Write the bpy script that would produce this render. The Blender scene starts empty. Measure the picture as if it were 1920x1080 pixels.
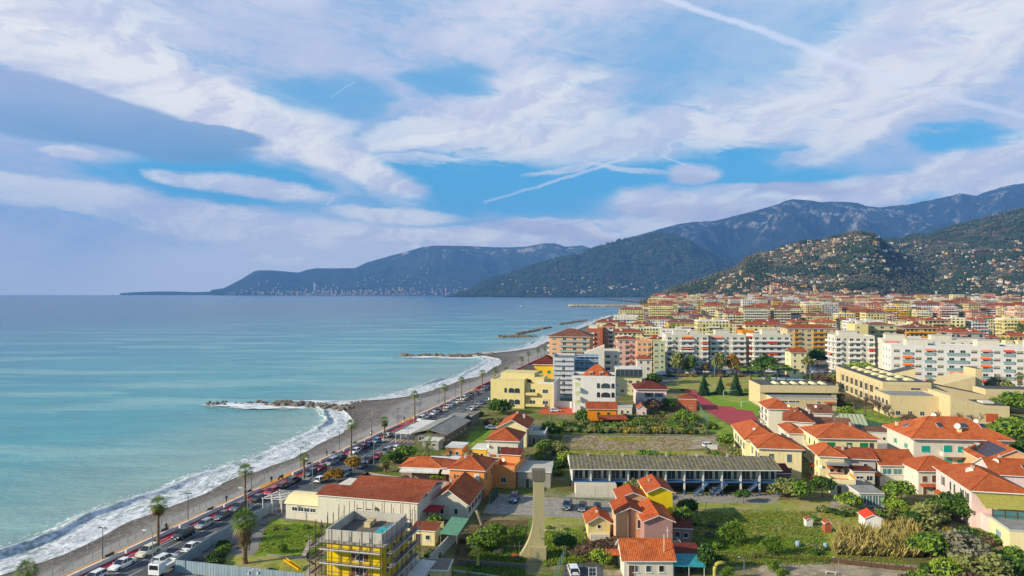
import bpy, math, random
import numpy as np
from mathutils import Vector
C = bpy.context.scene.collection
scn = bpy.context.scene
# ------------------------------------------------------------------ camera
F, HZ, CAM, SEA = 1280.0, 549.0, 45.0, -3.0
cam = bpy.data.objects.new('camera', bpy.data.cameras.new('camera'))
C.objects.link(cam); scn.camera = cam
cam.location = (0, 0, CAM); cam.rotation_euler = (math.radians(90), 0, 0)
cam.data.sensor_width = 36; cam.data.lens = 24; cam.data.shift_y = 9/1920
cam.data.clip_start = 1; cam.data.clip_end = 60000
# ------------------------------------------------------------------ light
SUN_EL, SUN_AZ = 24.0, -110.0         # azimuth measured from the view direction (+Y), negative to the left
sl = bpy.data.lights.new('sun', 'SUN'); sun = bpy.data.objects.new('sun', sl); C.objects.link(sun)
sl.energy = 5.0; sl.angle = math.radians(0.5); sl.color = (1.0, .88, .70)
e_, a_ = math.radians(SUN_EL), math.radians(SUN_AZ)
sdir = Vector((math.sin(a_)*math.cos(e_), math.cos(a_)*math.cos(e_), math.sin(e_)))
sun.rotation_euler = sdir.to_track_quat('Z', 'Y').to_euler()
scn.view_settings.view_transform = 'Standard'; scn.view_settings.look = 'None'
scn.view_settings.exposure = 0.36; scn.view_settings.gamma = 1
scn.cycles.max_bounces = 5; scn.cycles.diffuse_bounces = 2; scn.cycles.glossy_bounces = 2
scn.cycles.transparent_max_bounces = 6; scn.cycles.volume_bounces = 0; scn.cycles.transmission_bounces = 2
# ------------------------------------------------------------------ sky
def hexc(h):
 h = h.lstrip('#'); r = [int(h[i:i+2], 16)/255 for i in (0, 2, 4)]
 return tuple((x/12.92 if x <= .04045 else ((x+.055)/1.055)**2.4) for x in r)
world = bpy.data.worlds.new('World'); scn.world = world; world.use_nodes = True
NT = world.node_tree; NT.nodes.clear()
def nn(nt, t, **k):
 n = nt.nodes.new(t)
 for a, b in k.items():
  if a == 'i':
   for kk, v in b.items(): n.inputs[kk].default_value = v
  else: setattr(n, a, b)
 return n
def sky():
 N = lambda t, **k: nn(NT, t, **k)
 L = NT.links.new
 S = 0.1
 def mth(op, a, b=None, c=None, clamp=False):
  n = N('ShaderNodeMath', operation=op); n.use_clamp = clamp
  for i, v in enumerate((a, b, c)):
   if v is None: continue
   if hasattr(v, 'links'): L(v, n.inputs[i])
   else: n.inputs[i].default_value = v
  return n.outputs[0]
 def ss(x, a, b):
  n = N('ShaderNodeMapRange', interpolation_type='SMOOTHSTEP'); L(x, n.inputs[0])
  n.inputs[1].default_value = a; n.inputs[2].default_value = b
  return n.outputs[0]
 def mixc(f, a, b):
  n = N('ShaderNodeMix', data_type='RGBA')
  if hasattr(f, 'links'): L(f, n.inputs[0])
  else: n.inputs[0].default_value = f
  for i, v in ((6, a), (7, b)):
   if hasattr(v, 'links'): L(v, n.inputs[i])
   else: n.inputs[i].default_value = (*[x for x in v], 1)
  return n.outputs[2]
 tc = N('ShaderNodeTexCoord'); d = N('ShaderNodeSeparateXYZ'); L(tc.outputs['Generated'], d.inputs[0])
 az = mth('ARCTAN2', d.outputs[0], d.outputs[1])
 hyp = mth('SQRT', mth('ADD', mth('MULTIPLY', d.outputs[0], d.outputs[0]), mth('MULTIPLY', d.outputs[1], d.outputs[1])))
 el = mth('ARCTAN2', d.outputs[2], hyp)
 P0 = N('ShaderNodeCombineXYZ'); L(az, P0.inputs[0]); L(el, P0.inputs[1]); P0 = P0.outputs[0]
 def noise(vec, sx, sy, rot, detail=5, rough=.55, off=(0, 0)):
  m = N('ShaderNodeMapping', vector_type='POINT'); L(vec, m.inputs[0])
  m.inputs['Scale'].default_value = (sx, sy, 1); m.inputs['Rotation'].default_value = (0, 0, 0)
  m0 = N('ShaderNodeMapping', vector_type='POINT'); L(vec, m0.inputs[0]); m0.inputs['Rotation'].default_value = (0, 0, math.radians(rot))
  L(m0.outputs[0], m.inputs[0]); m.inputs['Location'].default_value = (off[0], off[1], 0)
  n = N('ShaderNodeTexNoise'); n.noise_dimensions = '2D'; L(m.outputs[0], n.inputs['Vector'])
  n.inputs['Scale'].default_value = 1; n.inputs['Detail'].default_value = detail; n.inputs['Roughness'].default_value = rough
  return n
 def warp(vec, amt, sx, sy, rot=0, off=(0, 0), detail=5):
  n = noise(vec, sx, sy, rot, detail, .6, off)
  s = N('ShaderNodeVectorMath', operation='SUBTRACT'); L(n.outputs['Color'], s.inputs[0]); s.inputs[1].default_value = (.5, .5, .5)
  m = N('ShaderNodeVectorMath', operation='MULTIPLY'); L(s.outputs[0], m.inputs[0]); m.inputs[1].default_value = (amt[0], amt[1], 0)
  a = N('ShaderNodeVectorMath', operation='ADD'); L(vec, a.inputs[0]); L(m.outputs[0], a.inputs[1])
  return a.outputs[0]
 PW = warp(P0, (.16, .05), 5, 16, 8, (3.1, 1.7))          # wispy edges
 PF = warp(P0, (.05, .018), 14, 30, 0, (7.3, 2.2), 7)     # small lumpy edges
 PS = warp(P0, (.04, .014), 9, 22, 0, (1.3, 9.2), 4)
 def toae(px, py):
  u, v = (px-960)/F, (HZ-py)/F
  return math.atan(u), math.atan(v/math.sqrt(1+u*u))
 def blob(vec, px, py, ax, ay, rot=0):
  a0, e0 = toae(px, py); c2 = math.cos(a0)
  m = N('ShaderNodeMapping', vector_type='TEXTURE'); L(vec, m.inputs[0])
  m.inputs['Location'].default_value = (a0, e0, 0); m.inputs['Rotation'].default_value = (0, 0, math.radians(-rot))
  m.inputs['Scale'].default_value = (ax/F*c2**1.5, ay/F*c2, 1)
  g = N('ShaderNodeTexGradient', gradient_type='SPHERICAL'); L(m.outputs[0], g.inputs[0])
  return g.outputs['Fac'] if 'Fac' in g.outputs else g.outputs[1]
 def union(items, lo=0.0, hi=.45):
  acc = None
  for vec, w, *b in items:
   v = mth('MULTIPLY', ss(blob(vec, *b), lo, hi), w)
   acc = v if acc is None else mth('MAXIMUM', acc, v)
  return acc
 # base blue from the physical sky
 st = N('ShaderNodeTexSky', sky_type='NISHITA'); st.sun_disc = False
 st.sun_elevation = math.radians(SUN_EL); st.sun_rotation = math.radians(SUN_AZ)
 st.altitude = 40; st.air_density = 1.0; st.dust_density = .6; st.ozone_density = 2.5
 tint = N('ShaderNodeMix', data_type='RGBA', blend_type='MULTIPLY'); tint.inputs[0].default_value = 1
 L(st.outputs[0], tint.inputs[6]); tint.inputs[7].default_value = (.62, 1.08, 1.18, 1)
 blue = tint.outputs[2]
 # keep the photo's clear cyan in the open patches whatever the azimuth
 front = mth('MULTIPLY', ss(mth('ABSOLUTE', az), 1.5, .85), ss(el, 1.0, .5))      # unseen sky overhead and behind kept clear and darker to cut fill light
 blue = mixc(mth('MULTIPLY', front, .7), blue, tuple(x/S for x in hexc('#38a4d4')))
 # veil: streaky cirrus
 n1 = noise(P0, 2.2, 9, 9, 6, .62, (.4, .2)); n2 = noise(PW, 5, 30, 12, 6, .6, (5, 3)); n3 = noise(P0, 1.6, 3.2, -25, 5, .6, (2.5, 7))
 n4 = noise(PW, 9, 26, -22, 6, .62, (1, 8))
 str_ = mth('ADD', mth('ADD', mth('MULTIPLY', n1.outputs[0], .5), mth('MULTIPLY', n2.outputs[0], .28)), mth('MULTIPLY', n3.outputs[0], .32))
 n5 = noise(PW, 16, 95, 10, 4, .65, (3, 3)); n6 = noise(PW, 14, 60, -24, 4, .65, (6, 2))
 str_ = mth('ADD', str_, mth('MULTIPLY', mth('SUBTRACT', mth('MAXIMUM', n5.outputs[0], n6.outputs[0]), .55), .42))
 veil = ss(str_, .36, .62)
 veil = mth('ADD', mth('MULTIPLY', veil, .42), .55)
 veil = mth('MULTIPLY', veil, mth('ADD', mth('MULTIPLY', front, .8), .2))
 # open blue holes
 holes = union([
  (PW, 1.0, 410, 338, 290, 62, 3), (PW, 1.0, 900, 345, 330, 88, 4), (PW, 1.0, 1190, 322, 420, 62, -3),
  (PW, .62, 620, 190, 170, 62, 0), (PW, .62, 840, 150, 120, 42, 0), (PW, .95, 1360, 345, 330, 60, 0),
  (PW, .55, 1560, 330, 220, 50, 0), (PW, .85, 1810, 262, 130, 36, 0), (PW, .75, 1745, 370, 110, 36, 0), (PW, .7, 700, 385, 330, 30, 0),
  (PW, .5, 780, 408, 380, 26, 0), (PW, .42, 1330, 120, 420, 130, -8), (PW, .42, 640, 240, 260, 60, 5), (PW, .45, 260, 320, 170, 26, -3)], 0, .5)
 veil = mth('MULTIPLY', veil, mth('SUBTRACT', 1.0, holes), clamp=True)
 # bright cloud bodies
 br = union([
  (PW, .95, 650, 305, 230, 42, 20), (PF, .85, 735, 352, 90, 34, 26),
  (PF, .8, 735, 403, 150, 19, 3), (PW, .9, 780, 300, 180, 16, -4), (PW, .95, 350, 170, 560, 85, 18), (PW, .8, 120, 90, 420, 160, 0),
  (PW, .8, 120, 365, 260, 46, 6), (PW, .8, 300, 392, 480, 32, 4), (PW, .75, 480, 430, 460, 24, 4), (PW, .8, 1010, 215, 240, 110, -12),
  (PW, .75, 1330, 240, 460, 70, -8), (PW, .85, 1640, 225, 240, 52, -22), (PW, .85, 1830, 300, 260, 46, -20), (PF, .9, 1590, 365, 230, 34, -4),
  (PF, .9, 1870, 352, 190, 38, -6), (PF, .95, 1295, 388, 190, 40, 5), (PF, .85, 1225, 378, 110, 34, 0), (PF, .9, 1294, 327, 60, 24, 0),
  (PF, .75, 1440, 358, 190, 20, 3), (PF, .95, 860, 446, 300, 26, 1), (PF, .9, 800, 455, 150, 20, 0), (PF, .8, 488, 481, 48, 14, 0),
  (PF, .75, 570, 490, 90, 12, 0), (PW, .8, 1080, 425, 300, 26, -4), (PF, .8, 130, 286, 60, 16, 0), (PW, .7, 1750, 90, 460, 150, -22),
  (PW, .7, 850, 245, 300, 46, -10), (PF, .5, 1050, 325, 90, 8, -4), (PF, .6, 1180, 318, 120, 8, 8)], 0, .55)
 # grey undersides / darker bodies
 gr = union([
  (PF, .75, 1310, 402, 200, 26, 4), (PF, .9, 1500, 352, 120, 17, 4), (PW, .75, 1050, 440, 190, 22, 8), (PF, .5, 1390, 388, 130, 18, 0),
  (PF, .45, 900, 459, 240, 9, 0), (PF, .8, 1030, 432, 150, 12, 6), (PF, .5, 1294, 336, 60, 14, 0)], 0, .6)
 lent = union([(PS, 1.0, 170, 222, 350, 56, 9), (PS, 1.0, 370, 251, 150, 25, 3), (PS, .85, 40, 200, 300, 62, 4), (PS, .8, 230, 258, 300, 22, 1)], .02, .22)
 cu = [0]
 def cc(h, k=1.0): return tuple(x/S*k for x in hexc(h))
 # veil colour varies lavender <-> pale
 vcol = mixc(ss(n3.outputs[0], .35, .65), cc('#b0b9d2'), cc('#d2d2dc'))
 bcol = mixc(ss(n4.outputs[0], .35, .62), cc('#cbcad8'), cc('#f0ece4'))
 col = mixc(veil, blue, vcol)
 col = mixc(mth('MULTIPLY', mth('MULTIPLY', br, ss(mth('ADD', mth('ADD', n2.outputs[0], mth('MULTIPLY', mth('SUBTRACT', n5.outputs[0], .5), .6)), mth('MULTIPLY', br, .35)), .38, .66)), .9), col, bcol)
 core = union([(PW, 1.0, 400, 336, 270, 40, 3), (PW, 1.0, 900, 350, 330, 62, 2), (PW, 1.0, 1230, 330, 340, 50, -2), (PW, .9, 1470, 338, 200, 34, -3), (PW, .8, 1810, 262, 110, 26, 0), (PW, .22, 620, 190, 150, 44, 0), (PW, .35, 840, 152, 110, 30, 0), (PW, .6, 1748, 368, 90, 24, 0), (PW, .12, 1400, 110, 300, 70, -8)], .05, .6)
 col = mixc(core, col, blue)
 crisp = union([(PF, .85, 850, 449, 270, 19, 1), (PF, .8, 800, 441, 110, 14, 0), (PF, .8, 1060, 436, 150, 16, 6), (PF, 1.0, 478, 352, 190, 24, 5), (PF, .9, 350, 338, 90, 17, 8), (PF, 1.0, 690, 322, 150, 34, 22), (PF, .9, 640, 300, 170, 26, 14), (PF, .8, 735, 403, 150, 19, 3), (PF, 1.0, 1295, 386, 190, 42, 5), (PF, .95, 1225, 378, 110, 36, 0), (PF, .95, 1294, 327, 62, 26, 0), (PF, .8, 1440, 358, 190, 20, 3), (PF, .9, 1600, 362, 190, 34, -4), (PF, .9, 1870, 350, 150, 36, -6), (PF, .8, 1790, 315, 150, 22, -12), (PF, .6, 1060, 318, 100, 7, -8), (PF, .6, 1180, 318, 120, 8, 8), (PF, .7, 800, 262, 160, 14, -10)], 0, .5)
 col = mixc(mth('MULTIPLY', crisp, .92), col, bcol)
 # lenticular shadowed cloud: darkest and bluest along its lower rim
 a0, e0 = toae(200, 262); a1, e1 = toae(200, 165)
 lcol = mixc(ss(mth('SUBTRACT', el, mth('MULTIPLY', az, .1)), e0-.02+.05, e1+.07), cc('#6a96ba'), cc('#98a9c8'))
 col = mixc(mth('MULTIPLY', lent, .9), col, lcol)
 col = mixc(mth('MULTIPLY', gr, .7), col, cc('#a3a2bd'))
 # contrails
 def trail(x0, y0, x1, y1, w, amt, vec):
  cx, cy = (x0+x1)/2, (y0+y1)/2; A = toae(x0, y0); B = toae(x1, y1)
  ln = math.hypot(B[0]-A[0], B[1]-A[1])/2; rot = math.atan2(B[1]-A[1], B[0]-A[0])
  m = N('ShaderNodeMapping', vector_type='TEXTURE'); L(vec, m.inputs[0])
  m.inputs['Location'].default_value = ((A[0]+B[0])/2, (A[1]+B[1])/2, 0); m.inputs['Rotation'].default_value = (0, 0, rot)
  s = N('ShaderNodeSeparateXYZ'); L(m.outputs[0], s.inputs[0])
  yy = mth('ABSOLUTE', s.outputs[1]); xx = mth('ABSOLUTE', s.outputs[0])
  v = mth('MULTIPLY', ss(yy, w/F, w/F*.2), ss(xx, ln, ln*.93))
  return mth('MULTIPLY', v, amt)
 PT = warp(P0, (.006, .006), 40, 40, 0, (2, 5), 4)
 tr = None
 for t in [(1240, -6, 1440, 60, 7.5, .6, PT), (1415, 51, 1650, 140, 9, .55, PT), (1625, 130, 1810, 190, 9, .4, PT), (1790, 184, 1925, 220, 6, .5, PT),
    (1000, 352, 1198, 289, 4.5, .55, PT), (905, 380, 1005, 350, 4, .4, PT), (1238, 290, 1290, 313, 2.5, .45, PT), (620, 182, 665, 152, 2, .25, PT),
    (612, 385, 628, 368, 4, .5, PT), (788, 222, 794, 205, 3, .3, PT)]:
  v = trail(*t); tr = v if tr is None else mth('MAXIMUM', tr, v)
 col = mixc(tr, col, cc('#dcdfec'))
 # horizon murk
 hz = ss(el, .095, .0)
 col = mixc(mth('MULTIPLY', hz, .78), col, cc('#c4ccdc'))
 col = mixc(ss(el, .0, -.06), col, cc('#54758c'))
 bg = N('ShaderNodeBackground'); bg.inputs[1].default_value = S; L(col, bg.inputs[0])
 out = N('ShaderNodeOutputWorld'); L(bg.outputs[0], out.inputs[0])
sky()
world.cycles.sampling_method = 'MANUAL'; world.cycles.sample_map_resolution = 256
# ------------------------------------------------------------------ geometry helpers
rnd = random.Random(7)
def G(px, py, z=0.0):
 D = (CAM-z)*F/(py-HZ); return Vector(((px-960)/F*D, D, z))
def GD(px, D, z=0.0): return Vector(((px-960)/F*D, D, z))
RA = Vector((.2425, .9701)); RP = Vector((.9701, -.2425)); RO = Vector((-98.5, 0))
def R(s, q, z=0.0):
 v = RO + RA*s + RP*q; return Vector((v.x, v.y, z))
def RD(D, q, z=0.0):                # point on the road frame at view depth D
 s = (D + .2425*q)/.9701; return R(s, q, z)
ROAD_ROT = -math.atan2(.2425, .9701)
def sq(p): v = Vector((p[0]+98.5, p[1])); return v.dot(RA), v.dot(RP)
class MB:
 def __init__(s): s.v = []; s.f = []; s.m = []
 def add(s, vs, fs, mi=0):
  b = len(s.v); s.v += [tuple(p) for p in vs]; s.f += [tuple(b+i for i in f) for f in fs]; s.m += [mi]*len(fs); return s
 def box(s, x0, y0, z0, x1, y1, z1, mi=0):
  return s.add([(x0,y0,z0),(x1,y0,z0),(x1,y1,z0),(x0,y1,z0),(x0,y0,z1),(x1,y0,z1),(x1,y1,z1),(x0,y1,z1)],
    [(0,3,2,1),(4,5,6,7),(0,1,5,4),(1,2,6,5),(2,3,7,6),(3,0,4,7)], mi)
 def poly(s, pts, mi=0): return s.add(pts, [tuple(range(len(pts)))], mi)
 def prism(s, pts, z0, z1, mi=0, top=None):
  n = len(pts); zs1 = z1 if isinstance(z1, (list, tuple)) else [z1]*n
  a = sum(pts[i][0]*pts[(i+1)%n][1]-pts[(i+1)%n][0]*pts[i][1] for i in range(n))
  if a < 0: pts = pts[::-1]; zs1 = list(zs1)[::-1]
  vs = [(p[0], p[1], z0) for p in pts]+[(p[0], p[1], zs1[i]) for i, p in enumerate(pts)]
  s.add(vs, [tuple(range(n))[::-1]]+[(i, (i+1)%n, n+(i+1)%n, n+i) for i in range(n)], mi)
  s.add(vs, [tuple(range(n, 2*n))], mi if top is None else top); return s
 def obox(s, c, d, hw, z0, z1, mi=0):      # wall between two ground points
  c = Vector(c[:2]); d = Vector(d[:2]); t = (d-c).normalized(); p = Vector((-t.y, t.x))*hw
  return s.prism([c-p, d-p, d+p, c+p], z0, z1, mi)
 def ring(s, pts, rs, n=6, mi=0, cap=True):
  pts = [Vector(p) for p in pts]; rs = rs if isinstance(rs, (list, tuple)) else [rs]*len(pts)
  vs = []; up0 = None
  for i, p in enumerate(pts):
   t = (pts[min(i+1, len(pts)-1)]-pts[max(i-1, 0)]).normalized()
   ref = Vector((0, 0, 1)) if abs(t.z) < .9 else Vector((1, 0, 0))
   a = t.cross(ref).normalized(); b = t.cross(a).normalized()
   for k in range(n):
    an = 2*math.pi*k/n; vs.append(p+(a*math.cos(an)+b*math.sin(an))*rs[i])
  fs = [(i*n+k, i*n+(k+1)%n, (i+1)*n+(k+1)%n, (i+1)*n+k) for i in range(len(pts)-1) for k in range(n)]
  if cap: fs += [tuple(range(n)), tuple(range((len(pts)-1)*n, len(pts)*n))]
  return s.add(vs, fs, mi)
 def cyl(s, x, y, z0, z1, r0, r1=None, n=8, mi=0):
  return s.ring([(x, y, z0), (x, y, z1)], [r0, r0 if r1 is None else r1], n, mi)
 def build(s, name, mats, parent=None, loc=(0, 0, 0), smooth=False, uv=True):
  me = bpy.data.meshes.new(name); me.from_pydata(s.v, [], s.f);
  for m in (mats if isinstance(mats, (list, tuple)) else [mats]): me.materials.append(M[m] if isinstance(m, str) else m)
  me.polygons.foreach_set('material_index', s.m)
  if smooth: me.polygons.foreach_set('use_smooth', [True]*len(s.f))
  me.update()
  if uv:
   l = me.uv_layers.new(name='UVMap'); out = np.zeros((len(me.loops), 2)); V = s.v
   for p in me.polygons:
    n = p.normal; t = Vector((-n.y, n.x, 0))
    t = Vector((1, 0, 0)) if t.length < .05 else t.normalized()
    b = n.cross(t)
    for li in p.loop_indices:
     q = V[me.loops[li].vertex_index]
     out[li] = (q[0]*t.x+q[1]*t.y+q[2]*t.z, q[0]*b.x+q[1]*b.y+q[2]*b.z)
   l.data.foreach_set('uv', out.ravel())
  o = bpy.data.objects.new(name, me); C.objects.link(o); o.location = loc
  if parent: o.parent = parent
  return o
LABELS = {}
def tag(o, label, cat, group=None, kind=None):
 if label:
  o['label'] = label
  n = len(label.split())
  if n > 16 or n < 4: print('LABEL LEN', n, label)
  if label in LABELS and not (group and LABELS[label] == group): print('DUP LABEL', label)
  LABELS[label] = group
 if cat: o['category'] = cat
 if group: o['group'] = group
 if kind: o['kind'] = kind
 return o
def empty(name, loc, rz=0.0):
 o = bpy.data.objects.new(name, None); C.objects.link(o); o.location = loc; o.rotation_euler = (0, 0, rz); o.empty_display_size = .5
 return o
def thing(name, label, cat, loc=(0, 0, 0), rz=0.0, group=None):
 return tag(empty(name, loc, rz), label, cat, group)
KIDS = {}
def kids(o):
 return KIDS.get(o.name) if o.name in KIDS else list(o.children)
def copy_tree(o, parent=None):
 c = o.copy(); C.objects.link(c)
 if parent: c.parent = parent
 ch = kids(o); KIDS[o.name] = ch
 for k in ch: copy_tree(k, c)
 return c
def dup(proto, label, loc, rz=0.0, group=None, scale=None):
 """copy a thing; the first use takes the prototype itself"""
 if not proto.get('used'):
  KIDS[proto.name] = list(proto.children)
  for c in proto.children: KIDS[c.name] = list(c.children)
  proto['used'] = 1; o = copy_tree(proto);
 else: o = copy_tree(proto)
 if 'used' in o: del o['used']
 o.location = loc; o.rotation_euler = (0, 0, rz)
 if scale is not None: o.scale = scale if isinstance(scale, (tuple, list)) else (scale,)*3
 for k in ('label', 'group'):
  if k in o: del o[k]
 tag(o, label, None, group); return o
PROTOS = []
def drop_protos():
 for p in PROTOS:
  for c in list(p.children):
   for g in list(c.children): bpy.data.objects.remove(g)
   bpy.data.objects.remove(c)
  bpy.data.objects.remove(p)
def inst(me, name, parent, loc=(0, 0, 0), rz=0.0, scale=None):
 o = bpy.data.objects.new(name, me); C.objects.link(o); o.location = loc; o.rotation_euler = (0, 0, rz)
 if scale is not None: o.scale = scale
 if parent: o.parent = parent
 return o
# noise for terrain
def hash2(ix, iy, seed):
 h = (ix*374761393 + iy*668265263 + seed*1442695041) & 0xffffffff
 h = ((h ^ (h >> 13))*1274126177) & 0xffffffff
 return ((h ^ (h >> 16)) & 0xffff)/65535.0
def vnoise(x, y, seed=0):
 x = np.asarray(x, float); y = np.asarray(y, float)
 ix = np.floor(x).astype(np.int64); iy = np.floor(y).astype(np.int64); fx = x-ix; fy = y-iy
 fx = fx*fx*(3-2*fx); fy = fy*fy*(3-2*fy)
 a = hash2(ix, iy, seed); b = hash2(ix+1, iy, seed); c = hash2(ix, iy+1, seed); d = hash2(ix+1, iy+1, seed)
 return a+(b-a)*fx+(c-a)*fy+(a-b-c+d)*fx*fy
def fbm(x, y, o=5, seed=0, ridge=False):
 s = 0; a = .5; t = 0
 for i in range(o):
  n = vnoise(x, y, seed+i)
  if ridge: n = 1-np.abs(2*n-1)
  s = s+a*n; t += a; a *= .5; x = x*2.03+11.3; y = y*2.03+5.7
 return s/t
def grid_mesh(name, P, mats, uv=None, smooth=True, wrapu=False):
 h, w, _ = P.shape
 me = bpy.data.meshes.new(name)
 idx = np.arange(h*w).reshape(h, w)
 f = np.stack([idx[:-1, :-1], idx[:-1, 1:], idx[1:, 1:], idx[1:, :-1]], -1).reshape(-1, 4)
 me.vertices.add(h*w); me.vertices.foreach_set('co', P.reshape(-1))
 me.loops.add(len(f)*4); me.loops.foreach_set('vertex_index', f.ravel().astype(np.int32))
 me.polygons.add(len(f)); me.polygons.foreach_set('loop_start', np.arange(len(f), dtype=np.int32)*4)
 me.polygons.foreach_set('use_smooth', np.full(len(f), smooth))
 for m in mats: me.materials.append(M[m])
 me.update(calc_edges=True); me.validate()
 if uv is not None:
  l = me.uv_layers.new(name='UVMap'); l.data.foreach_set('uv', uv.reshape(-1, 2)[f.ravel()].ravel())
 o = bpy.data.objects.new(name, me); C.objects.link(o); return o
M = {}
# ------------------------------------------------------------------ materials
class NB:
 def __init__(s, name):
  m = bpy.data.materials.new(name); m.use_nodes = True; s.m = m; s.t = m.node_tree; s.t.nodes.clear()
  s.b = nn(s.t, 'ShaderNodeBsdfPrincipled'); s.o = nn(s.t, 'ShaderNodeOutputMaterial'); s.L = s.t.links.new
  s.L(s.b.outputs[0], s.o.inputs[0]); M[name] = m
  s.tc = nn(s.t, 'ShaderNodeTexCoord'); s.geo = None
  s.b.inputs['Specular IOR Level'].default_value = .3
 def set(s, k, v):
  if hasattr(v, 'links'): s.L(v, s.b.inputs[k])
  else: s.b.inputs[k].default_value = (*v, 1) if isinstance(v, tuple) and len(v) == 3 else v
 def val(s, inp, v):
  if hasattr(v, 'links'): s.L(v, inp)
  elif isinstance(v, tuple) and len(v) == 3 and inp.type == 'RGBA': inp.default_value = (*v, 1)
  else: inp.default_value = v
 def co(s, which='Object', scale=(1, 1, 1), rot=0, loc=(0, 0, 0)):
  m = nn(s.t, 'ShaderNodeMapping'); s.L(s.tc.outputs[which], m.inputs[0])
  m.inputs['Scale'].default_value = scale; m.inputs['Rotation'].default_value = (0, 0, rot); m.inputs['Location'].default_value = loc
  return m.outputs[0]
 def pos(s, scale=(1, 1, 1), rot=0):
  if s.geo is None: s.geo = nn(s.t, 'ShaderNodeNewGeometry')
  m = nn(s.t, 'ShaderNodeMapping'); s.L(s.geo.outputs['Position'], m.inputs[0])
  m.inputs['Scale'].default_value = scale; m.inputs['Rotation'].default_value = (0, 0, rot); return m.outputs[0]
 def noise(s, vec, sc, det=4, rough=.55, out=0):
  n = nn(s.t, 'ShaderNodeTexNoise'); s.L(vec, n.inputs['Vector']); n.inputs['Scale'].default_value = sc
  n.inputs['Detail'].default_value = det; n.inputs['Roughness'].default_value = rough; return n.outputs[out]
 def white(s, vec, dim='3D'):
  n = nn(s.t, 'ShaderNodeTexWhiteNoise'); n.noise_dimensions = dim; s.L(vec, n.inputs['Vector']); return n.outputs
 def ma(s, op, a, b=0.0, c=None, clamp=False):
  n = nn(s.t, 'ShaderNodeMath', operation=op); n.use_clamp = clamp
  s.val(n.inputs[0], a); s.val(n.inputs[1], b)
  if c is not None: s.val(n.inputs[2], c)
  return n.outputs[0]
 def ss(s, x, a, b, lin=False):
  n = nn(s.t, 'ShaderNodeMapRange', interpolation_type='LINEAR' if lin else 'SMOOTHSTEP'); s.L(x, n.inputs[0])
  n.inputs[1].default_value = a; n.inputs[2].default_value = b; return n.outputs[0]
 def mix(s, f, a, b, bt='MIX'):
  n = nn(s.t, 'ShaderNodeMix', data_type='RGBA', blend_type=bt); s.val(n.inputs[0], f); s.val(n.inputs[6], a); s.val(n.inputs[7], b); return n.outputs[2]
 def sep(s, v): n = nn(s.t, 'ShaderNodeSeparateXYZ'); s.L(v, n.inputs[0]); return n.outputs
 def com(s, x, y, z=0.0):
  n = nn(s.t, 'ShaderNodeCombineXYZ'); s.val(n.inputs[0], x); s.val(n.inputs[1], y); s.val(n.inputs[2], z); return n.outputs[0]
 def bump(s, h, st=.5, dist=.1):
  n = nn(s.t, 'ShaderNodeBump'); s.L(h, n.inputs['Height']); n.inputs['Strength'].default_value = st; n.inputs['Distance'].default_value = dist
  s.L(n.outputs[0], s.b.inputs['Normal']); return n
 def rand(s): return nn(s.t, 'ShaderNodeObjectInfo').outputs['Random']
 def island(s):
  if s.geo is None: s.geo = nn(s.t, 'ShaderNodeNewGeometry')
  return s.geo.outputs['Random Per Island']
def plain(name, col, rough=.7, var=.12, sc=1.5, metal=0.0, spec=.3, bump=0.0):
 n = NB(name); c = hexc(col) if isinstance(col, str) else col
 a = tuple(min(1, x*(1+var)) for x in c); b = tuple(x*(1-var) for x in c)
 f = n.noise(n.pos(), sc, 5, .65)
 n.set('Base Color', n.mix(n.ss(f, .32, .68), b, a)); n.set('Roughness', rough); n.set('Metallic', metal); n.set('Specular IOR Level', spec)
 if bump: n.bump(n.noise(n.pos(), sc*6, 3), bump, .05)
 return n.m
def stucco(name, col, dirt='#6b6152', amt=.42):
 n = NB(name); c = hexc(col); d = hexc(dirt)
 f = n.noise(n.pos(), .5, 6, .7); st = n.noise(n.pos((2.2, 2.2, .22)), 1.0, 5, .7)
 col_ = n.mix(n.ma('MULTIPLY', n.ss(st, .5, .78), amt), c, d)
 col_ = n.mix(n.ma('MULTIPLY', n.ss(f, .45, .75), amt*.6), col_, tuple(x*.72 for x in c))
 n.set('Base Color', col_); n.set('Roughness', .85); n.set('Specular IOR Level', .15); n.bump(n.noise(n.pos(), 9, 3), .15, .02)
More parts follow.
